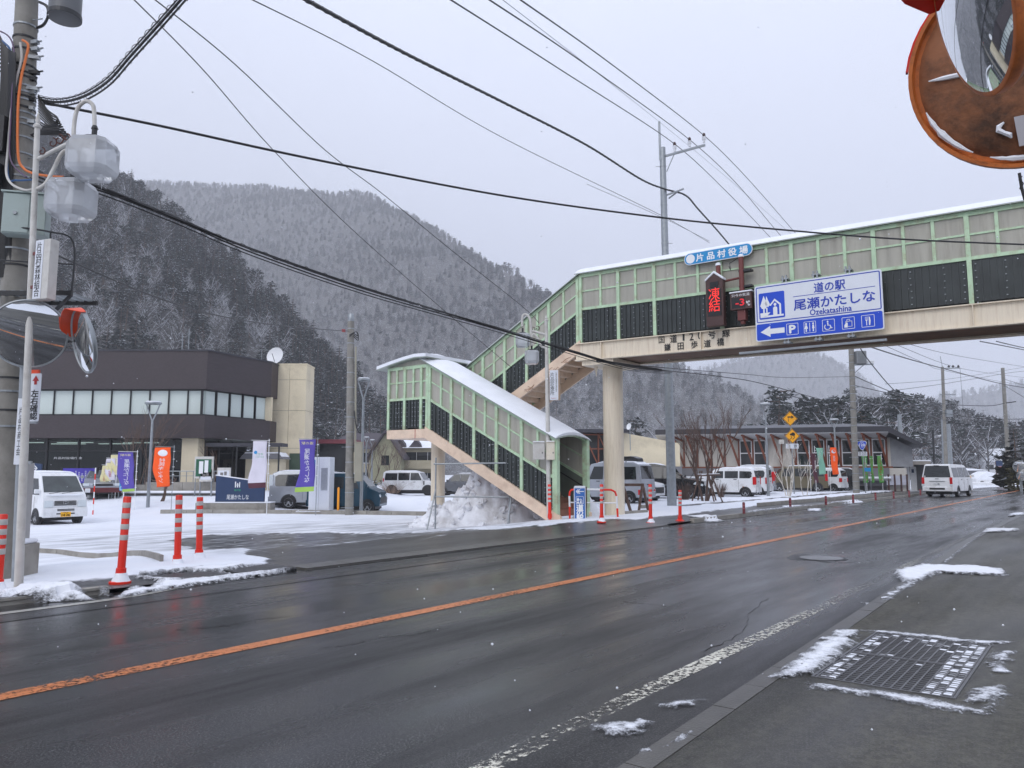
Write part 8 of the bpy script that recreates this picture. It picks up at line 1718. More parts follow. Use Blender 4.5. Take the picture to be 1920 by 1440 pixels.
for u0, u1, v0, v1, lab, fm in ((363, 397, 856, 897, 'glazed notice cabinet with a green poster board in front of the office', M('green_board', lin((34, 92, 66)), .6)), (373, 396, 880, 903, 'low white notice board below the glazed cabinet', sign_white), (406, 430, 877, 902, 'white framed notice board right of the glazed cabinet', sign_white)):
 Yn = 40.6; c = at((u0 + u1) / 2, 918, Yn); t = thing('notice_board', lab, 'notice board', (c.x, Yn, gzf(c.x, Yn))); z0 = t.location.z; w_ = (u1 - u0) / 2 * Yn / FPX; zt, zb2 = at(0, v0, Yn).z - z0, at(0, v1, Yn).z - z0
 m = MB(); m.box(-w_, w_, 0, .12, zb2, zt); obj('case', m, galv_w, t); m = MB(); m.box(-w_ * .85, w_ * .85, -.01, 0, zb2 + .1, zt - .14); obj('board', m, fm, t); m = MB(); m.box(-w_ * .5, -w_ * .05, -.016, -.010, zb2 + .25, zt - .25); m.box(w_ * .1, w_ * .5, -.016, -.010, zb2 + .3, zt - .2); obj('notice', m, ink_white if fm is not sign_white else M('grey_notice', lin((120, 118, 116)), .7), t)
 for x in (-w_ * .9, w_ * .9): m = MB(); m.tube([(x, .05, -.1), (x, .05, zb2)], .03); obj('leg', m, galv, t)
# ---- around the stair foot
sfp = [at(817, 960, 25.4), at(955, 968, 24.9)]
fr_ = thing('scaffold_guard', 'grey scaffold pipe guard frame in front of the dirty snow heap', 'barrier', (sfp[0].x, 25.2, gzf(sfp[0].x, 25.2))); B = fr_.location; Yg = 25.2
xg = lambda u: at(u, 900, Yg).x - B.x; zg = lambda v: at(u_ref, v, Yg).z - B.z; u_ref = 880
for nm, p in (('post', [(xg(817), 0, -.1), (xg(817), 0, zg(858))]), ('post', [(xg(955), 0, -.1), (xg(956), 0, zg(858))]), ('rail', [(xg(813), -.03, zg(870)), (xg(958), -.03, zg(868))]), ('rail', [(xg(815), -.03, zg(931)), (xg(956), -.03, zg(932))]), ('stay', [(xg(817), .0, zg(918)), (xg(804), -.5, -.05)]), ('stay', [(xg(961), .0, zg(915)), (xg(950), -.5, -.05)])):
 m = MB(); m.tube(p, .026, n=8); obj(nm, m, galv, fr_, smooth=True)
# dirty snow heap
hx = at(905, 960, 27.0); Xs, Ys2 = np.meshgrid(np.arange(-3.2, 3.4, .08), np.arange(-1.6, 2.2, .08)); c_ = (hx.x, 27.1)
prof_ = 1.95 * np.exp(-((Xs + .05) / 1.05) ** 2 - ((Ys2 - .3) / .8) ** 2) + .75 * np.exp(-((Xs - 1.3) / .9) ** 2 - (Ys2 / .8) ** 2) + .55 * np.exp(-((Xs + 1.5) / .8) ** 2 - ((Ys2 + .2) / .7) ** 2)
nz_ = (fbm(Xs * 1.6 + 3, Ys2 * 1.6, 5) - .5) * .9 + (fbm(Xs * 5, Ys2 * 5, 3) - .5) * .28
H_ = prof_ * (1 + .75 * nz_) + (np.abs(fbm(Xs * 2.6, Ys2 * 2.6, 4) - .5) * -1.1 + .12) * .8 * np.clip(prof_, 0, 1) + (vnoise(Xs * 7, Ys2 * 7) - .5) * .22 * np.clip(prof_ * 1.5, 0, 1) + (vnoise(Xs * 3.1 + 9, Ys2 * 3.1) - .5) * .34 * np.clip(prof_, 0, 1) + nz_ * .22 * np.clip(prof_ * 2, 0, 1) - .10
wx, wy = Xs + c_[0], Ys2 + c_[1]; o = grid_obj('snow_heap', wx, wy, gz(wx, wy) + H_, snow_dirty, keep=(H_ > -.06)); del o['kind']; tag(o, 'tall heap of dirty grey ploughed snow under the stairs', 'snow heap'); lmp = MB(); R8 = random.Random(2); hv = [v.co.copy() for v in o.data.vertices]
for k in range(170):
 c = R8.choice(hv); q = R8.uniform(.05, .17)
 if c.z - gzf(c.x, c.y) < .06 and R8.random() < .6: continue
 n0 = len(lmp.v); lmp.lathe([(0, -q), (q * .8, -q * .5), (q, .1 * q), (q * .6, q * .7), (0, q * .85)], 6, (c.x, c.y, c.z + q * .2)); lmp.v[n0:] = [(x + R8.uniform(-.3, .3) * q, y + R8.uniform(-.3, .3) * q, z + R8.uniform(-.3, .3) * q) for x, y, z in lmp.v[n0:]]
stuff(obj('snow_lumps', lmp, snow_dirty, o))
hx2 = at(1115, 965, 27.4); Xs, Ys2 = np.meshgrid(np.arange(-1.2, 1.3, .07), np.arange(-.8, .9, .07)); H_ = .75 * np.exp(-((Xs + .25) / .4) ** 2 - (Ys2 / .45) ** 2) * (1 + (fbm(Xs * 3, Ys2 * 3, 4) - .5)) - .06; wx, wy = Xs + hx2.x, Ys2 + 27.4; o = grid_obj('snow_heap', wx, wy, gz(wx, wy) + H_, snow, keep=(H_ > -.05)); del o['kind']; tag(o, 'small white snow heap between the stairs and the bridge pillar', 'snow heap')
# curved red-white barrier
Yb = 24.0; bb = at(1112, 970, Yb); bt = thing('curved_barrier', 'red and white curved pipe barrier behind the blue arrow board', 'barrier', (bb.x, Yb, gzf(bb.x, Yb))); B = bt.location; xb_ = lambda u: at(u, 930, Yb).x - B.x; zb_2 = lambda v: at(1112, v, Yb).z - B.z
seg = [([(1068, 975), (1068, 950)], red_plastic), ([(1068, 950), (1067.5, 930)], white_paint), ([(1067.5, 930), (1068.5, 922), (1072, 918.5), (1080, 917.5)], red_plastic), ([(1080, 917.5), (1128, 918)], white_paint), ([(1128, 918), (1146, 918.5), (1153, 922), (1156, 930)], red_plastic), ([(1156, 930), (1157, 953)], white_paint), ([(1157, 953), (1158, 978)], red_plastic)]
for pts, mt in seg: m = MB(); m.tube([(xb_(u), 0, zb_2(v)) for u, v in pts], .032, n=10); obj('pipe_section', m, mt, bt, smooth=True)
m = MB(); m.tube([(xb_(1068), 0, zb_2(942)), (xb_(1156), 0, zb_2(943))], .02, n=8); obj('middle_rail', m, white_paint, bt, smooth=True)
ab = thing('arrow_board', 'blue and white standing board with a left arrow in front of the stairs', 'sign', (at(1088, 970, 23.5).x, 23.5, gzf(at(1088, 970, 23.5).x, 23.5)), -.05); hA = at(1088, 913, 23.5).z - ab.location.z
m = MB(); m.box(-.185, .165, 0, .04, .02, hA); obj('board', m, sign_white, ab); m = MB(); m.box(-.165, .145, -.006, 0, .03, hA - .04); obj('blue_face', m, M('board_blue', lin((52, 104, 176)), .45), ab); m = MB(); m.bar((-.17, .40, 0), (-.17, .03, hA), .03, .03); m.bar((.19, .42, 0), (.19, .03, hA), .04, .04); obj('back_leg', m, wood, ab)
m = MB(); text_into(m, '道', -.01, hA * .36, .21, .19, -.010, bold=.008); text_into(m, 'の', -.01, hA * .20, .19, .15, -.010, bold=.009); text_into(m, '駅', -.01, hA * .055, .21, .15, -.010, bold=.008)
zc = hA * .86; m.bar((-.10, -.010, zc), (.12, -.010, zc), .004, .024); m.bar((-.12, -.010, zc), (-.05, -.010, zc + .065), .004, .022); m.bar((-.12, -.010, zc), (-.05, -.010, zc - .065), .004, .022); m.bar((-.07, -.010, zc), (.0, -.010, zc + .065), .004, .022); m.bar((-.07, -.010, zc), (.0, -.010, zc - .065), .004, .022)
frame_poly(m, -.125, .105, hA * .47, hA * .71, .01, -.010, .02); picto(m, -.11, .09, hA * .48, hA * .70, -.0105); obj('lettering', m, ink_white, ab)
m = MB(); m.box(-.17, .16, .0, .04, hA, hA + .03); obj('snow_cap', m, snow, ab, bevel=.01)
bc = thing('barricade', 'dark brown wooden trestle barricade right of the bridge pillar', 'barricade', (at(1195, 956, 29.3).x, 29.3, gzf(at(1195, 956, 29.3).x, 29.3))); B = bc.location; xc = lambda u: at(u, 930, 29.3).x - B.x; zc2 = lambda v: at(1195, v, 29.3).z - B.z
m = MB(); m.bar((xc(1160), 0, zc2(909)), (xc(1207), 0, zc2(909)), .08, .10); obj('beam', m, wood, bc)
for p in ([(xc(1168), 0, zc2(909)), (xc(1180), -.35, 0)], [(xc(1168), 0, zc2(909)), (xc(1160), .35, 0)], [(xc(1205), 0, zc2(908)), (xc(1194), -.35, 0)], [(xc(1205), 0, zc2(908)), (xc(1218), .3, 0)]): m = MB(); m.bar(*p, .07, .09); obj('leg', m, wood, bc)
cbk = thing('concrete_footing', 'small concrete footing block beside the brown barricade', 'block', gp(1206, 954)); m = MB(); m.box(-.13, .13, -.1, .1, -.1, .16); obj('block_body', m, concrete, cbk)
# ---- warning signs at the right
dg = thing('warning_signs', 'yellow diamond right-bend and slippery-road signs on one grey post', 'traffic sign', gp(1490, 927)); B = dg.location; Yd = B.y; xd = lambda u: at(u, 850, Yd).x - B.x; zd = lambda v: at(1488, v, Yd).z - B.z
m = MB(); m.tube([(0, .05, -.1), (xd(1485), .05, zd(772))], .04, n=10); obj('post', m, galv, dg, smooth=True)
for (cu, cv, kind) in ((1484, 785, 0), (1487, 817.5, 1)):
 s = 14.0 * Yd / FPX; cx, cz = xd(cu), zd(cv); m = MB(); m.prism([(cx - s, cz), (cx, cz + s), (cx + s, cz), (cx, cz - s)], 0, .02); d_ = obj('diamond_plate', m, sign_yellow, dg); m = MB(); y = -.004
 for k in range(4):
  a = [(cx - s * .93, cz), (cx, cz + s * .93), (cx + s * .93, cz), (cx, cz - s * .93)]; p, q = Vector((a[k][0], y, a[k][1])), Vector((a[(k + 1) % 4][0], y, a[(k + 1) % 4][1])); m.bar(p, q, .006, .022)
 if kind == 0: m.bar((cx - s * .25, y, cz - s * .42), (cx - s * .25, y, cz + s * .25), .006, .075); m.bar((cx - s * .33, y, cz + s * .22), (cx + s * .2, y, cz + s * .22), .006, .075); m.add([(cx + s * .18, y - .003, cz + s * .45), (cx + s * .52, y - .003, cz + s * .22), (cx + s * .18, y - .003, cz - s * .02)], [(0, 2, 1)])
 else:
  m.add([(cx + a * s, y, cz + b * s) for a, b in ((-.34, .12), (-.30, .30), (-.12, .36), (.06, .50), (.30, .44), (.38, .24), (.34, .04), (.1, .02), (-.2, .08))], [tuple(range(9))])
  for o_ in (-.22, .16): m.tube([(cx + s * (o_ + .14 * math.sin(k * .9)), y, cz - s * (.02 + .09 * k)) for k in range(6)], .018, n=4)
 obj('symbol', m, ink_black, d_)
m = MB(); m.box(xd(1474), xd(1498), -.0, .02, zd(841), zd(832)); pl = obj('text_plate', m, sign_white, dg); m = MB(); text_into(m, '注', xd(1480), zd(836.5), .22, .24, -.004); text_into(m, '意', xd(1492), zd(836.5), .22, .24, -.004); obj('lettering', m, ink_black, pl)
m = MB(); m.box(xd(1464), xd(1472), .1, .3, zd(832), zd(824)); obj('lamp_box', m, galv_w, dg)
rs = thing('route_sign', 'blue shield route 120 sign with a white plate below on a post', 'traffic sign', gp(1624, 925)); B = rs.location; Yd = B.y; xd = lambda u: at(u, 850, Yd).x - B.x; zd = lambda v: at(1620, v, Yd).z - B.z; s = 9.2 * Yd / FPX; cx, cz = xd(1617), zd(835)
sh_p = [(-.98, .62), (-.75, .86), (0, .98), (.75, .86), (.98, .62), (.9, .25), (.35, -.75), (0, -.98), (-.35, -.75), (-.9, .25)]
m = MB(); m.prism([(cx + a * s * 1.0, cz + b * s) for a, b in sh_p], 0, .02); obj('border', m, ink_white, rs); m = MB(); m.prism([(cx + a * s * .9, cz + b * s * .9) for a, b in sh_p], -.004, 0); fc = obj('shield', m, sign_blue, rs); m = MB(); text_into(m, '120', cx, cz + s * .08, s * 1.1, s * .55, -.008, bold=.008); text_into(m, '国道', cx, cz + s * .64, s * .7, s * .26, -.008); text_into(m, 'ROUTE', cx, cz - s * .42, s * .5, s * .16, -.008); obj('lettering', m, ink_white, fc)
m = MB(); m.box(xd(1609), xd(1626), 0, .02, zd(855), zd(847)); pl = obj('text_plate', m, sign_white, rs); m = MB(); text_into(m, '群馬県\n片品村', xd(1617.5), zd(851), .5, .24, -.004); obj('lettering', m, ink_black, pl); m = MB(); m.tube([(0, .06, -.1), (xd(1619), .06, zd(829))], .035, n=10); obj('post', m, galv, rs, smooth=True)
m = MB(); m.box(xd(1619), xd(1631), -.02, .0, zd(884), zd(877)); obj('small_blue_sign', m, sign_cyan, rs)
kb = thing('pylon_sign', 'dark framed shop pylon sign with navy and red panels at the far right', 'sign', at(1876, 910, 88)); kb.location.z = -.3; z0 = -.3; zk = lambda v: at(1876, v, 88).z - z0; xk = lambda u: (u - 1876) * 88 / FPX
for u in (1870.5, 1881.5): m = MB(); m.tube([(xk(u), 0, 0), (xk(u), 0, zk(865))], .07, n=8); obj('post', m, brown_steel, kb)
for v0, v1, mt in ((864, 874, sign_navy), (874.5, 880, ink_red), (890, 893, steel_dark), (898, 901, steel_dark)): m = MB(); m.box(xk(1870), xk(1882), -.08, .08, zk(v1), zk(v0)); obj('panel', m, mt, kb)
for (us_, vs_, Yg, lab) in (((1817, 1872), (905, 903), 88, 'grey guard rail with snow in front of the snow covered car'), ((1893, 1960), (903, 902), 88, 'grey guard rail at the right edge behind the bend')):
 a = at(us_[0], vs_[0], Yg); b = at(us_[1], vs_[1], Yg); t = thing('guard_rail', lab, 'guard rail', (a.x, a.y, -.1)); L = b.x - a.x; zt = a.z + .1
 m = MB(); pr = [(-.02, -.16), (.05, -.12), (.05, -.03), (.0, 0), (.05, .03), (.05, .12), (-.02, .16)]
 m.add([(0, -y_ - .05, zt - .1 + z_) for y_, z_ in pr] + [(L, -y_ - .05, zt - .1 + z_) for y_, z_ in pr], [(i, i + 1, i + 8, i + 7) for i in range(6)]); be = obj('beam', m, white_paint, t); be.modifiers.new('t', 'SOLIDIFY').thickness = .02
 k = 0
 while k * 2.0 < L: m = MB(); m.tube([(k * 2.0, .05, -.3), (k * 2.0, .05, zt)], .06, n=8); obj('post', m, galv, t); k += 1
for u, v, lab in ((1819, 897, 'yellow chevron marker left of the snow covered car'), (1893, 895, 'yellow chevron marker at the far right guard rail')):
 t = thing('chevron_sign', lab, 'traffic sign', at(u, v + 8, 86)); t.location.z = -.1; z = at(u, v, 86).z + .1; m = MB(); m.box(-.17, .17, 0, .02, z - .3, z + .3); p_ = obj('plate', m, sign_yellow, t); m = MB(); m.bar((-.1, -.01, z + .22), (.08, -.01, z), .01, .07); m.bar((-.1, -.01, z - .22), (.08, -.01, z), .01, .07); obj('symbol', m, ink_red, p_); m = MB(); m.tube([(0, .04, 0), (0, .04, z)], .03); obj('post', m, galv, t)
for u, v, r_, lab in ((1912, 875, .55, 'large round grey traffic mirror at the far right'), (1916, 893, .42, 'small round grey traffic mirror below the large far one')):
 c = at(u, v, 60); t = thing('convex_mirror', lab, 'traffic mirror', c); mirror_disc(t, (0, 0, 0), (-.55, -.8, -.1), r_ * .8, galv, curv=3.0, rimw=.03); m = MB(); m.tube([(.1, .25, -c.z), (.1, .25, .3)], .05, n=8); obj('post', m, galv, t)
fn = thing('panel_fence', 'dark post fence with pale panels left of the shelter', 'fence', at(1683, 918, 58)); fn.location.z = -.02; xf_ = lambda u: (u - 1683) * 58 / FPX
for u in (1667, 1678.5, 1690.5, 1701.5): m = MB(); m.box(xf_(u) - .05, xf_(u) + .05, -.05, .05, 0, 1.35); obj('post', m, brown_steel, fn)
for a, b in ((1664, 1678), (1679, 1690), (1691, 1703)):
 m = MB(); m.box(xf_(a), xf_(b), .02, .05, .55, 1.25); obj('panel', m, M('pale_lilac_panel', lin((186, 188, 200)), .5) if a == 1664 else bpy.data.materials['pale_lilac_panel'], fn)
# ---- trees and shrubs near the lot
def bare_plant(name, label, cat, loc, stems, h, spread, mt, r0, levels=4, seed=0, twigs=3, up=.75, snow_frac=0, tree=True, fork=(2, 3)):
 R4 = random.Random(seed); t = thing(name, label, cat, loc); m = MB(); tw = MB()
 def grow(p, d, L, r, lv):
  pts = [p.copy()]; q = p.copy(); dd = d.copy(); n = 4
  for i in range(n): dd = (dd + Vector((R4.uniform(-.16, .16), R4.uniform(-.16, .16), R4.uniform(-.04, .12)))).normalized(); q = q + dd * L / n; pts.append(q.copy())
  (m if lv > 1 else tw).tube(pts, [r * (1 - .5 * k / n) for k in range(n + 1)], n=6 if lv > 2 else 4 if lv > 0 else 3, cap=False)
  if lv == 0: return
  for k in range(R4.randint(*fork) + (1 if lv < 3 else 0)):
   s = pts[R4.randint(2, n)]; a = R4.uniform(0, 6.283); nd = (dd * up + Vector((math.cos(a), math.sin(a), R4.uniform(.0, .55))) * (1 - up) * 1.5).normalized(); grow(s, nd, L * R4.uniform(.55, .8), max(r * .55, .006), lv - 1)
 for k in range(stems):
  a = 6.283 * k / stems + R4.uniform(-.4, .4); grow(Vector((math.cos(a), math.sin(a), 0)) * spread * .12 * (stems > 1), Vector((math.cos(a) * spread * .25, math.sin(a) * spread * .25, 1)).normalized(), h * R4.uniform(.42, .55), r0 * R4.uniform(.75, 1.1), levels)
 obj('trunk', m, mt, t, smooth=True); stuff(obj('twigs', tw, mt, t)); return t
bt_ = bare_plant('bare_tree', 'multi stemmed bare tree with red brown twigs tied to wooden stakes', 'tree', gp(1322, 940), 7, 4.3, 1.1, bark_red, .055, 4, 3, up=.86)
st_ = thing('tree_stakes', 'dark timber stakes tied around the bare tree beside the white cars', 'tree support', bt_.location); 
for x, y in ((-.65, -.3), (.68, -.35), (.25, -.6), (-.2, .5), (.6, .4)): m = MB(); m.tube([(x * 1.1, y * 1.1, -.05), (x * .35, y * .35, 1.45)], .035, n=8); obj('stake', m, wood, st_)
for z, l in ((1.25, .75), (1.22, .4)): m = MB(); m.bar((-l * .6, -.25, z), (l, -.2, z + .02), .05, .06); obj('cross_bar', m, wood, st_); m = MB(); m.bar((-l * .5, -.25, z + .05), (l * .9, -.2, z + .07), .05, .03); obj('snow_line', m, snow, st_)
bare_plant('birch_clump', 'small white barked leafless clump left of the yellow sign post', 'tree', gp(1478, 931), 4, 2.9, .9, bark_white, .035, 3, 5, up=.85)
bare_plant('birch_clump', 'small crooked white barked sapling in front of the olive van', 'tree', gp(1510, 930), 2, 2.2, .9, bark_white, .03, 3, 6, up=.82)
bare_plant('bare_tree', 'brown leafless tree in front of the station end wall', 'tree', gp(1672, 917), 4, 3.3, .9, bark_red, .05, 4, 7, up=.84)
bare_plant('bare_tree', 'second brown leafless tree close to the pale fence', 'tree', gp(1690, 916), 3, 3.0, .9, bark_red, .05, 4, 8, up=.84)
def atg(u, Y): p = at(u, 900, Y); return (p.x, Y, gzf(p.x, Y))
bare_plant('bare_tree', 'thin leafless tree in front of the office left of the park lamp', 'tree', atg(257, 42.4), 2, 4.6, .6, bark, .05, 4, 9, up=.88)
bare_plant('bare_tree', 'leafless tree in front of the dark office glass behind the park lamp', 'tree', atg(268, 43.0), 3, 4.0, .8, bark, .05, 4, 10, up=.8)
bare_plant('bare_tree', 'small leafless tree in front of the office entrance', 'tree', atg(404, 42.5), 1, 2.9, .5, bark, .05, 4, 12, up=.8)
bare_plant('pollarded_tree', 'short crooked pollarded tree below the orange flag', 'tree', atg(306, 38.6), 1, 1.7, 1.4, bark, .12, 2, 13, up=.35, fork=(2, 3))
bare_plant('bare_tree', 'leafless dark tree right of the concrete pole near the far houses', 'tree', atg(693, 58), 3, 3.6, 1.0, bark, .05, 4, 14, up=.8)
bare_plant('bare_tree', 'leafless bush in front of the long yellow house', 'tree', atg(738, 74), 5, 4.2, 1.4, bark, .05, 4, 15, up=.75)
def shrub(label, u, v, w, h, mt, seed, leaves=None):
 R5 = random.Random(seed); p = gp(u, v); t = thing('shrub', label, 'shrub', p); m = MB(); lv = MB()
 for i in range(90):
  a = R5.uniform(0, 6.283); q = w * R5.uniform(.2, 1.0); b0 = Vector((math.cos(a) * q * .3, math.sin(a) * q * .3, 0)); e = Vector((math.cos(a) * q, math.sin(a) * q * .7, h * R5.uniform(.55, 1.0))); m.tube([b0, b0.lerp(e, .5) + Vector((0, 0, h * .1)), e], [.010, .008, .004], n=3, cap=False)
  if leaves:
   for j in range(4): c = b0.lerp(e, R5.uniform(.4, 1)); b = R5.uniform(0, 6.28); lv.k = 0 if R5.random() < .72 else 1; leaf(lv, c, Vector((math.cos(b), math.sin(b), R5.uniform(-.6, .6))), Vector((-math.sin(b), math.cos(b), .4)), .10, .035, lv.k, R5)
 stuff(obj('stems', m, mt, t))
 if leaves: stuff(obj('leaves', lv, [leaves, snow_leaf], t))
shrub('red brown twiggy shrub between the black minivan and the steel pole', 1285, 938, .62, .95, bark_red, 1); shrub('red brown twiggy shrub right of the staked tree', 1352, 933, .42, .85, bark_red, 2)
shrub('shrub with dry orange brown leaves and snow beside the white cars', 1400, 932, .55, .85, bark_red, 3, M('dry_orange_leaves', lin((132, 84, 46)), .8, var=.3))
shrub('low brown shrub under the green flags', 1644, 919, .8, .8, bark_red, 4); shrub('low brown hedge shrub left of the pale fence', 1676, 917, .9, .75, bark_red, 5)
shrub('pale dry reed shrub beyond the teal car', 735, 925, 1.6, .9, M('dry_reed', lin((150, 128, 112)), .8), 6)
# far right conifer and bush
cc = thing('conifer_tree', 'dark snowless conifer with stiff branches at the far right edge', 'tree', at(1908, 908, 66)); cc.location.z = -.2; zt = at(1905, 800, 66).z + .2; obj('crown', conifer(random.Random(4), zt, 1.75, 17, 10, .10, .22, .15), [M('brown_green_needles', (.020, .020, .016), .9, var=.3), needle, bark, snow_leaf], cc)
cb2 = thing('evergreen_bush', 'rounded olive green bush under the far right conifer', 'bush', at(1908, 908, 64)); cb2.location.z = -.2; m = MB(); R5 = random.Random(3)
for i in range(420):
 a = R5.uniform(0, 6.28); z = R5.uniform(.1, 2.1); q = .95 * (1 - ((z - .9) / 1.5) ** 2) ** .5 * R5.uniform(.6, 1); c = Vector((q * math.cos(a), q * math.sin(a), z)); b = R5.uniform(0, 6.28); leaf(m, c, Vector((math.cos(b), math.sin(b), R5.uniform(-.3, .6))), Vector((-math.sin(b), math.cos(b), .3)), .3, .11, 0, R5)
stuff(obj('foliage', m, [M('olive_leaves', lin((74, 70, 38)), .8, var=.3)], cb2))
# ================================================================== WIRES
def wire(label, pts, r, mt=cable, name='power_cable', n=8):
 P = smooth_pts([at(u, v, y) for u, v, y in pts], n); c = P[0].copy(); t = thing(name, label, 'cable', c); m = MB(); m.tube([p - c for p in P], r, n=6); obj('strand', m, mt, t, smooth=True); return t, P
def twist(t, P, rad, pitch, r, lab='spiral_wrap', n=None):
 c = P[0]; L = [0]
 for a, b in zip(P[:-1], P[1:]): L.append(L[-1] + (b - a).length)
 N = int(L[-1] / pitch * 8); pts = []; z = list(zip(*[tuple(p) for p in P]))
 for k in range(N):
  s = L[-1] * k / N; q = Vector((np.interp(s, L, z[0]), np.interp(s, L, z[1]), np.interp(s, L, z[2]))); a = 6.283 * s / pitch; i = min(int(np.searchsorted(L, s)), len(P) - 1); d = (P[i] - P[max(i - 1, 0)]).normalized(); x = d.cross(Vector((0, 0, 1))).normalized(); y = x.cross(d); pts.append(q + (x * math.cos(a) + y * math.sin(a)) * rad - c)
 m = MB(); m.tube(pts, r, n=4); obj(lab, m, cable, t)
Ys = 32.6
t, P = wire('thick twisted black cable sagging from the top centre to the steel pole', [(540, -20, 11.2), (575, 0, 12), (760, 100, 16), (950, 195, 21.5), (1100, 272, 26.5), (1200, 335, 30.6), (1245, 354, 32.3), (1285, 366, 33.0), (1310, 393, 35.5), (1357, 446, 40), (1400, 500, 46)], .036); twist(t, P, .036, .35, .012)
for k, (lab, a) in enumerate((('left of three high wires crossing the sky to the insulators', [(830, -10, 13), (1050, 130, 20), (1265, 270, 31.9), (1360, 357, 38), (1432, 432, 46), (1500, 505, 58)]), ('middle of three high wires crossing the sky to the insulators', [(903, -10, 13), (1100, 122, 20), (1293, 262, 31.9), (1380, 343, 38), (1457, 434, 46), (1520, 505, 58)]), ('right of three high wires crossing the sky to the insulators', [(962, -10, 13), (1150, 123, 20.5), (1320, 254, 31.9), (1400, 333, 38), (1480, 424, 46), (1550, 505, 58)]))):
 wire(lab, a, .016)
wire('thin pale ground wire running over the top of the steel pole', [(930, -10, 14), (1100, 121, 21), (1237, 229, 32.6), (1330, 305, 38), (1400, 365, 43), (1490, 445, 52)], .008, galv, 'overhead_wire')
wire('thin straight wire from the top left passing the steel pole', [(450, -12, 12), (700, 115, 18), (950, 262, 25), (1240, 404, 34), (1330, 455, 42)], .011, cable, 'overhead_wire')
wire('thin drop wire falling from upper left behind the steel pole', [(1100, 345, 29), (1240, 407, 33), (1330, 452, 37)], .008, cable, 'overhead_wire')
wire('left of two thin slanting wires in front of the hills', [(240, -12, 9), (380, 130, 11), (511, 280, 14), (660, 430, 18), (828, 578, 23), (960, 690, 27.5)], .0085, cable, 'overhead_wire')
wire('right of two thin slanting wires in front of the hills', [(276, -12, 9), (440, 120, 11), (608, 280, 14), (718, 364, 16.5), (850, 472, 19.5), (980, 575, 22.5), (1010, 605, 23.9)], .0085, cable, 'overhead_wire')
wire('black telephone cable from the left pole across in front of the footbridge', [(74, 188, 10.2), (110, 198, 10.3), (300, 236, 10.9), (600, 301, 12.4), (950, 368, 14.6), (1240, 408, 16.2), (1480, 432, 17), (1700, 449, 17.2), (1960, 460, 17.2)], .020, cable, 'telephone_cable')
LB = [(60, 320, 10.1), (110, 336, 10.1), (180, 350, 10.2), (330, 410, 10.8), (480, 470, 11.8), (700, 545, 14), (930, 615, 17.5), (1060, 655, 20), (1180, 688, 22.5), (1260, 696, 26), (1350, 706, 32), (1440, 722, 38), (1606, 768, 50.4)]
t, P = wire('lower thick black cable bundle from the left pole to the station pole', LB, .020, cable, 'telephone_cable')
for dv, du, rr_ in ((7, 0, .012), (13, -4, .009), (3, 6, .010)):
 m = MB(); Q = smooth_pts([at(u + du, v + dv * (1 - i / 14) + (3 * math.sin(i * 1.7) if 0 < i < 8 else 0), y + .03) for i, (u, v, y) in enumerate(LB[:10])], 8); m.tube([q - P[0] for q in Q], rr_, n=5); obj('strand', m, cable, t, smooth=True)
twist(t, P[:60], .03, .42, .005)
m = MB(); m.tube([at(u, v, y) - P[0] for u, v, y in ((200, 356, 10.25), (240, 372, 10.4))], .026, n=8); m.tube([at(u, v, y) - P[0] for u, v, y in ((1120, 676, 21.2), (1240, 694, 24.8))], .04, n=8); obj('splice_sleeve', m, black, t)
wire('upper thin ribbed wire branching to the right under the footbridge', [(1180, 684, 22.5), (1300, 694, 29), (1400, 702, 36), (1480, 708, 44), (1596, 706, 51)], .014, cable, 'telephone_cable')
wire('cable sagging from the left pole to the concrete pole at the teal car', [(70, 462, 10.2), (105, 478, 10.6), (300, 560, 14.5), (420, 594, 18.5), (540, 612, 24), (655, 621, 33.2)], .015, cable, 'telephone_cable')
CB = [(74, 186, 10.2), (100, 191, 10.0), (130, 189, 9.8), (165, 177, 9.5), (205, 150, 9.1), (245, 105, 8.7), (290, 55, 8.3), (330, 10, 8.0), (360, -25, 7.8)]
t, P = wire('looped cable bundle with wire coils rising from the left pole to the top', CB, .017, cable, 'telephone_cable')
m = MB(); Q = smooth_pts([at(u + 3, v + 7, y) for u, v, y in CB], 8); m.tube([q - P[0] for q in Q], .012, n=5); obj('strand', m, cable, t, smooth=True); m = MB(); Q = smooth_pts([at(u - 3, v - 5, y) for u, v, y in CB], 8); m.tube([q - P[0] for q in Q], .009, n=5); obj('strand', m, cable, t, smooth=True)
twist(t, P, .055, .17, .0045, 'coil')
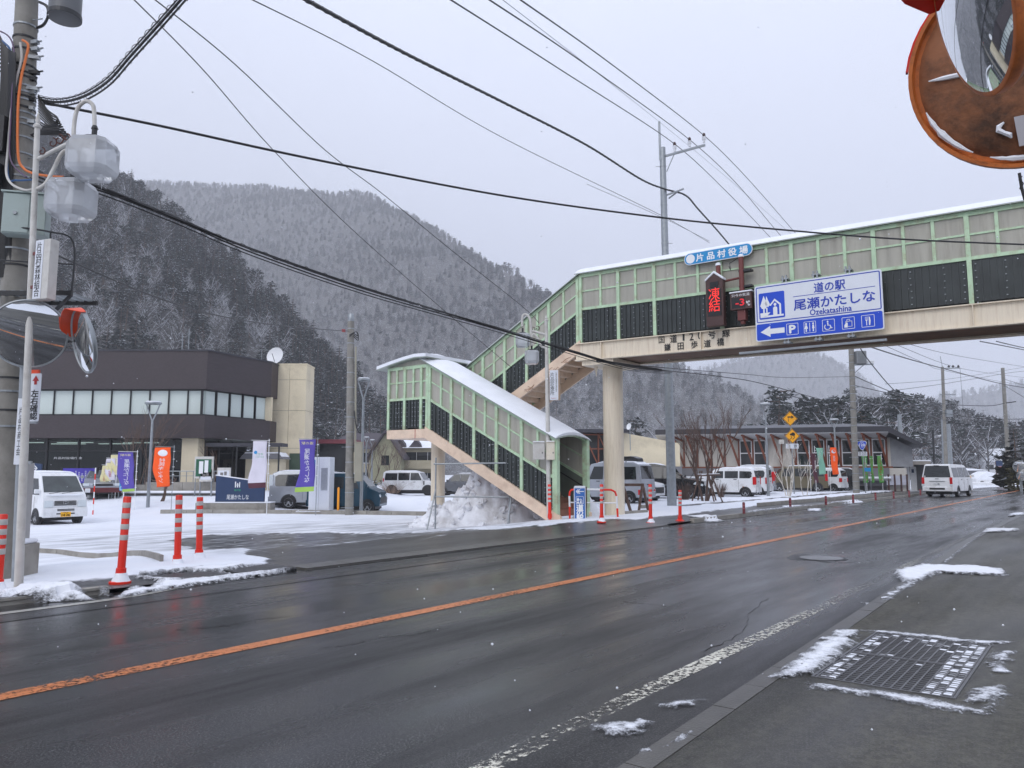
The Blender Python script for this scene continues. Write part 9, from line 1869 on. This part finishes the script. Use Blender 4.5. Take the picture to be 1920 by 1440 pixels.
RW = [('thick black wire dropping from under the bridge past the station pole', [(1605, 640, 48), (1632, 680, 50), (1680, 735, 58), (1730, 772, 66), (1776, 790, 77.5)], .035), ('black wire from the bridge underside sloping to the right edge', [(1625, 648, 40), (1700, 672, 48), (1780, 694, 60), (1880, 720, 71), (1960, 732, 78)], .035),
 ('thin wire fanning right below the bridge, lowest of the upper group', [(1655, 646, 46), (1740, 684, 60), (1767, 694, 77), (1880, 716, 95), (1960, 726, 110)], .016), ('thin wire fanning right below the bridge, middle of the upper group', [(1680, 646, 46), (1790, 688, 66), (1880, 703, 90), (1960, 712, 110)], .016), ('thin wire fanning right below the bridge, highest of the upper group', [(1700, 644, 44), (1800, 668, 60), (1960, 694, 85)], .016),
 ('wire from bridge corner to the upper right edge under the girder', [(1838, 640, 30), (1880, 648, 34), (1960, 664, 42)], .022), ('second wire under the girder at the right edge', [(1868, 640, 30), (1920, 652, 34), (1960, 658, 38)], .020),
 ('sagging wire from the station pole to the slim pole far right', [(1598, 703, 51), (1640, 722, 56), (1700, 745, 64), (1767, 762, 77)], .03), ('black wire from the station pole to the far right edge, upper', [(1604, 723, 51), (1680, 740, 60), (1770, 757, 77), (1850, 761, 73), (1884, 756, 71.8)], .03), ('lower wire from the station pole through the slim pole to the right edge', [(1604, 742, 51), (1700, 765, 66), (1776, 776, 77), (1850, 786, 74), (1888, 786, 72), (1960, 785, 70)], .022),
 ('long wire from the slim pole rising to the upper right edge', [(1670, 733, 62), (1767, 720, 77), (1840, 708, 90), (1900, 698, 100), (1960, 692, 110)], .025), ('second long wire from the slim pole rising to the right edge', [(1660, 720, 60), (1767, 712, 77), (1850, 700, 88), (1960, 682, 105)], .018), ('wire from the slim pole falling to the far right conifer pole', [(1776, 790, 78), (1830, 797, 76), (1889, 790, 72)], .02),
 ('wire from the conifer pole down to the right edge, steep', [(1882, 722, 72), (1920, 745, 66), (1960, 770, 60)], .02), ('wire from the conifer pole to the right edge, shallow', [(1880, 710, 72), (1920, 722, 66), (1960, 730, 60)], .018), ('looping wire near the top of the far right conifer', [(1886, 798, 72), (1905, 806, 70), (1930, 780, 68), (1960, 765, 66)], .018), ('vertical bundle of thin wires beside the slim pole', [(1800, 690, 77), (1803, 730, 77), (1806, 770, 77)], .014), ('left hanging wire beside the slim pole', [(1748, 745, 78), (1748, 770, 78), (1752, 785, 78)], .014), ('long low wire from the left of the station pole to the hills', [(1480, 742, 45), (1540, 755, 48), (1600, 764, 51), (1640, 768, 54)], .022)]
for lab, pts, r in RW: wire(lab, pts, r, cable, 'overhead_wire', 6)
# ---- falling snowflakes
fl = MB(); R6 = random.Random(9)
for i in range(520):
 y = 1.6 + 16 * R6.random() ** .8; u = R6.uniform(0, 1920); v = R6.uniform(0, 1420); p = at(u, v, y)
 if p.z < .1 or p.x > 2.2 and y < 3: continue
 s = R6.uniform(.0016, .0042) * (1 + y / 14); fl.add([(p.x + s, p.y, p.z), (p.x, p.y + s, p.z), (p.x - s, p.y, p.z), (p.x, p.y - s, p.z), (p.x, p.y, p.z + s), (p.x, p.y, p.z - s)], [(0, 1, 4), (1, 2, 4), (2, 3, 4), (3, 0, 4), (1, 0, 5), (2, 1, 5), (3, 2, 5), (0, 3, 5)])
o = stuff(obj('falling_snowflakes', fl, snow)); o['label'] = 'sparse fine snowflakes falling through the air'; o['category'] = 'snow'
print('objects', len(bpy.data.objects))
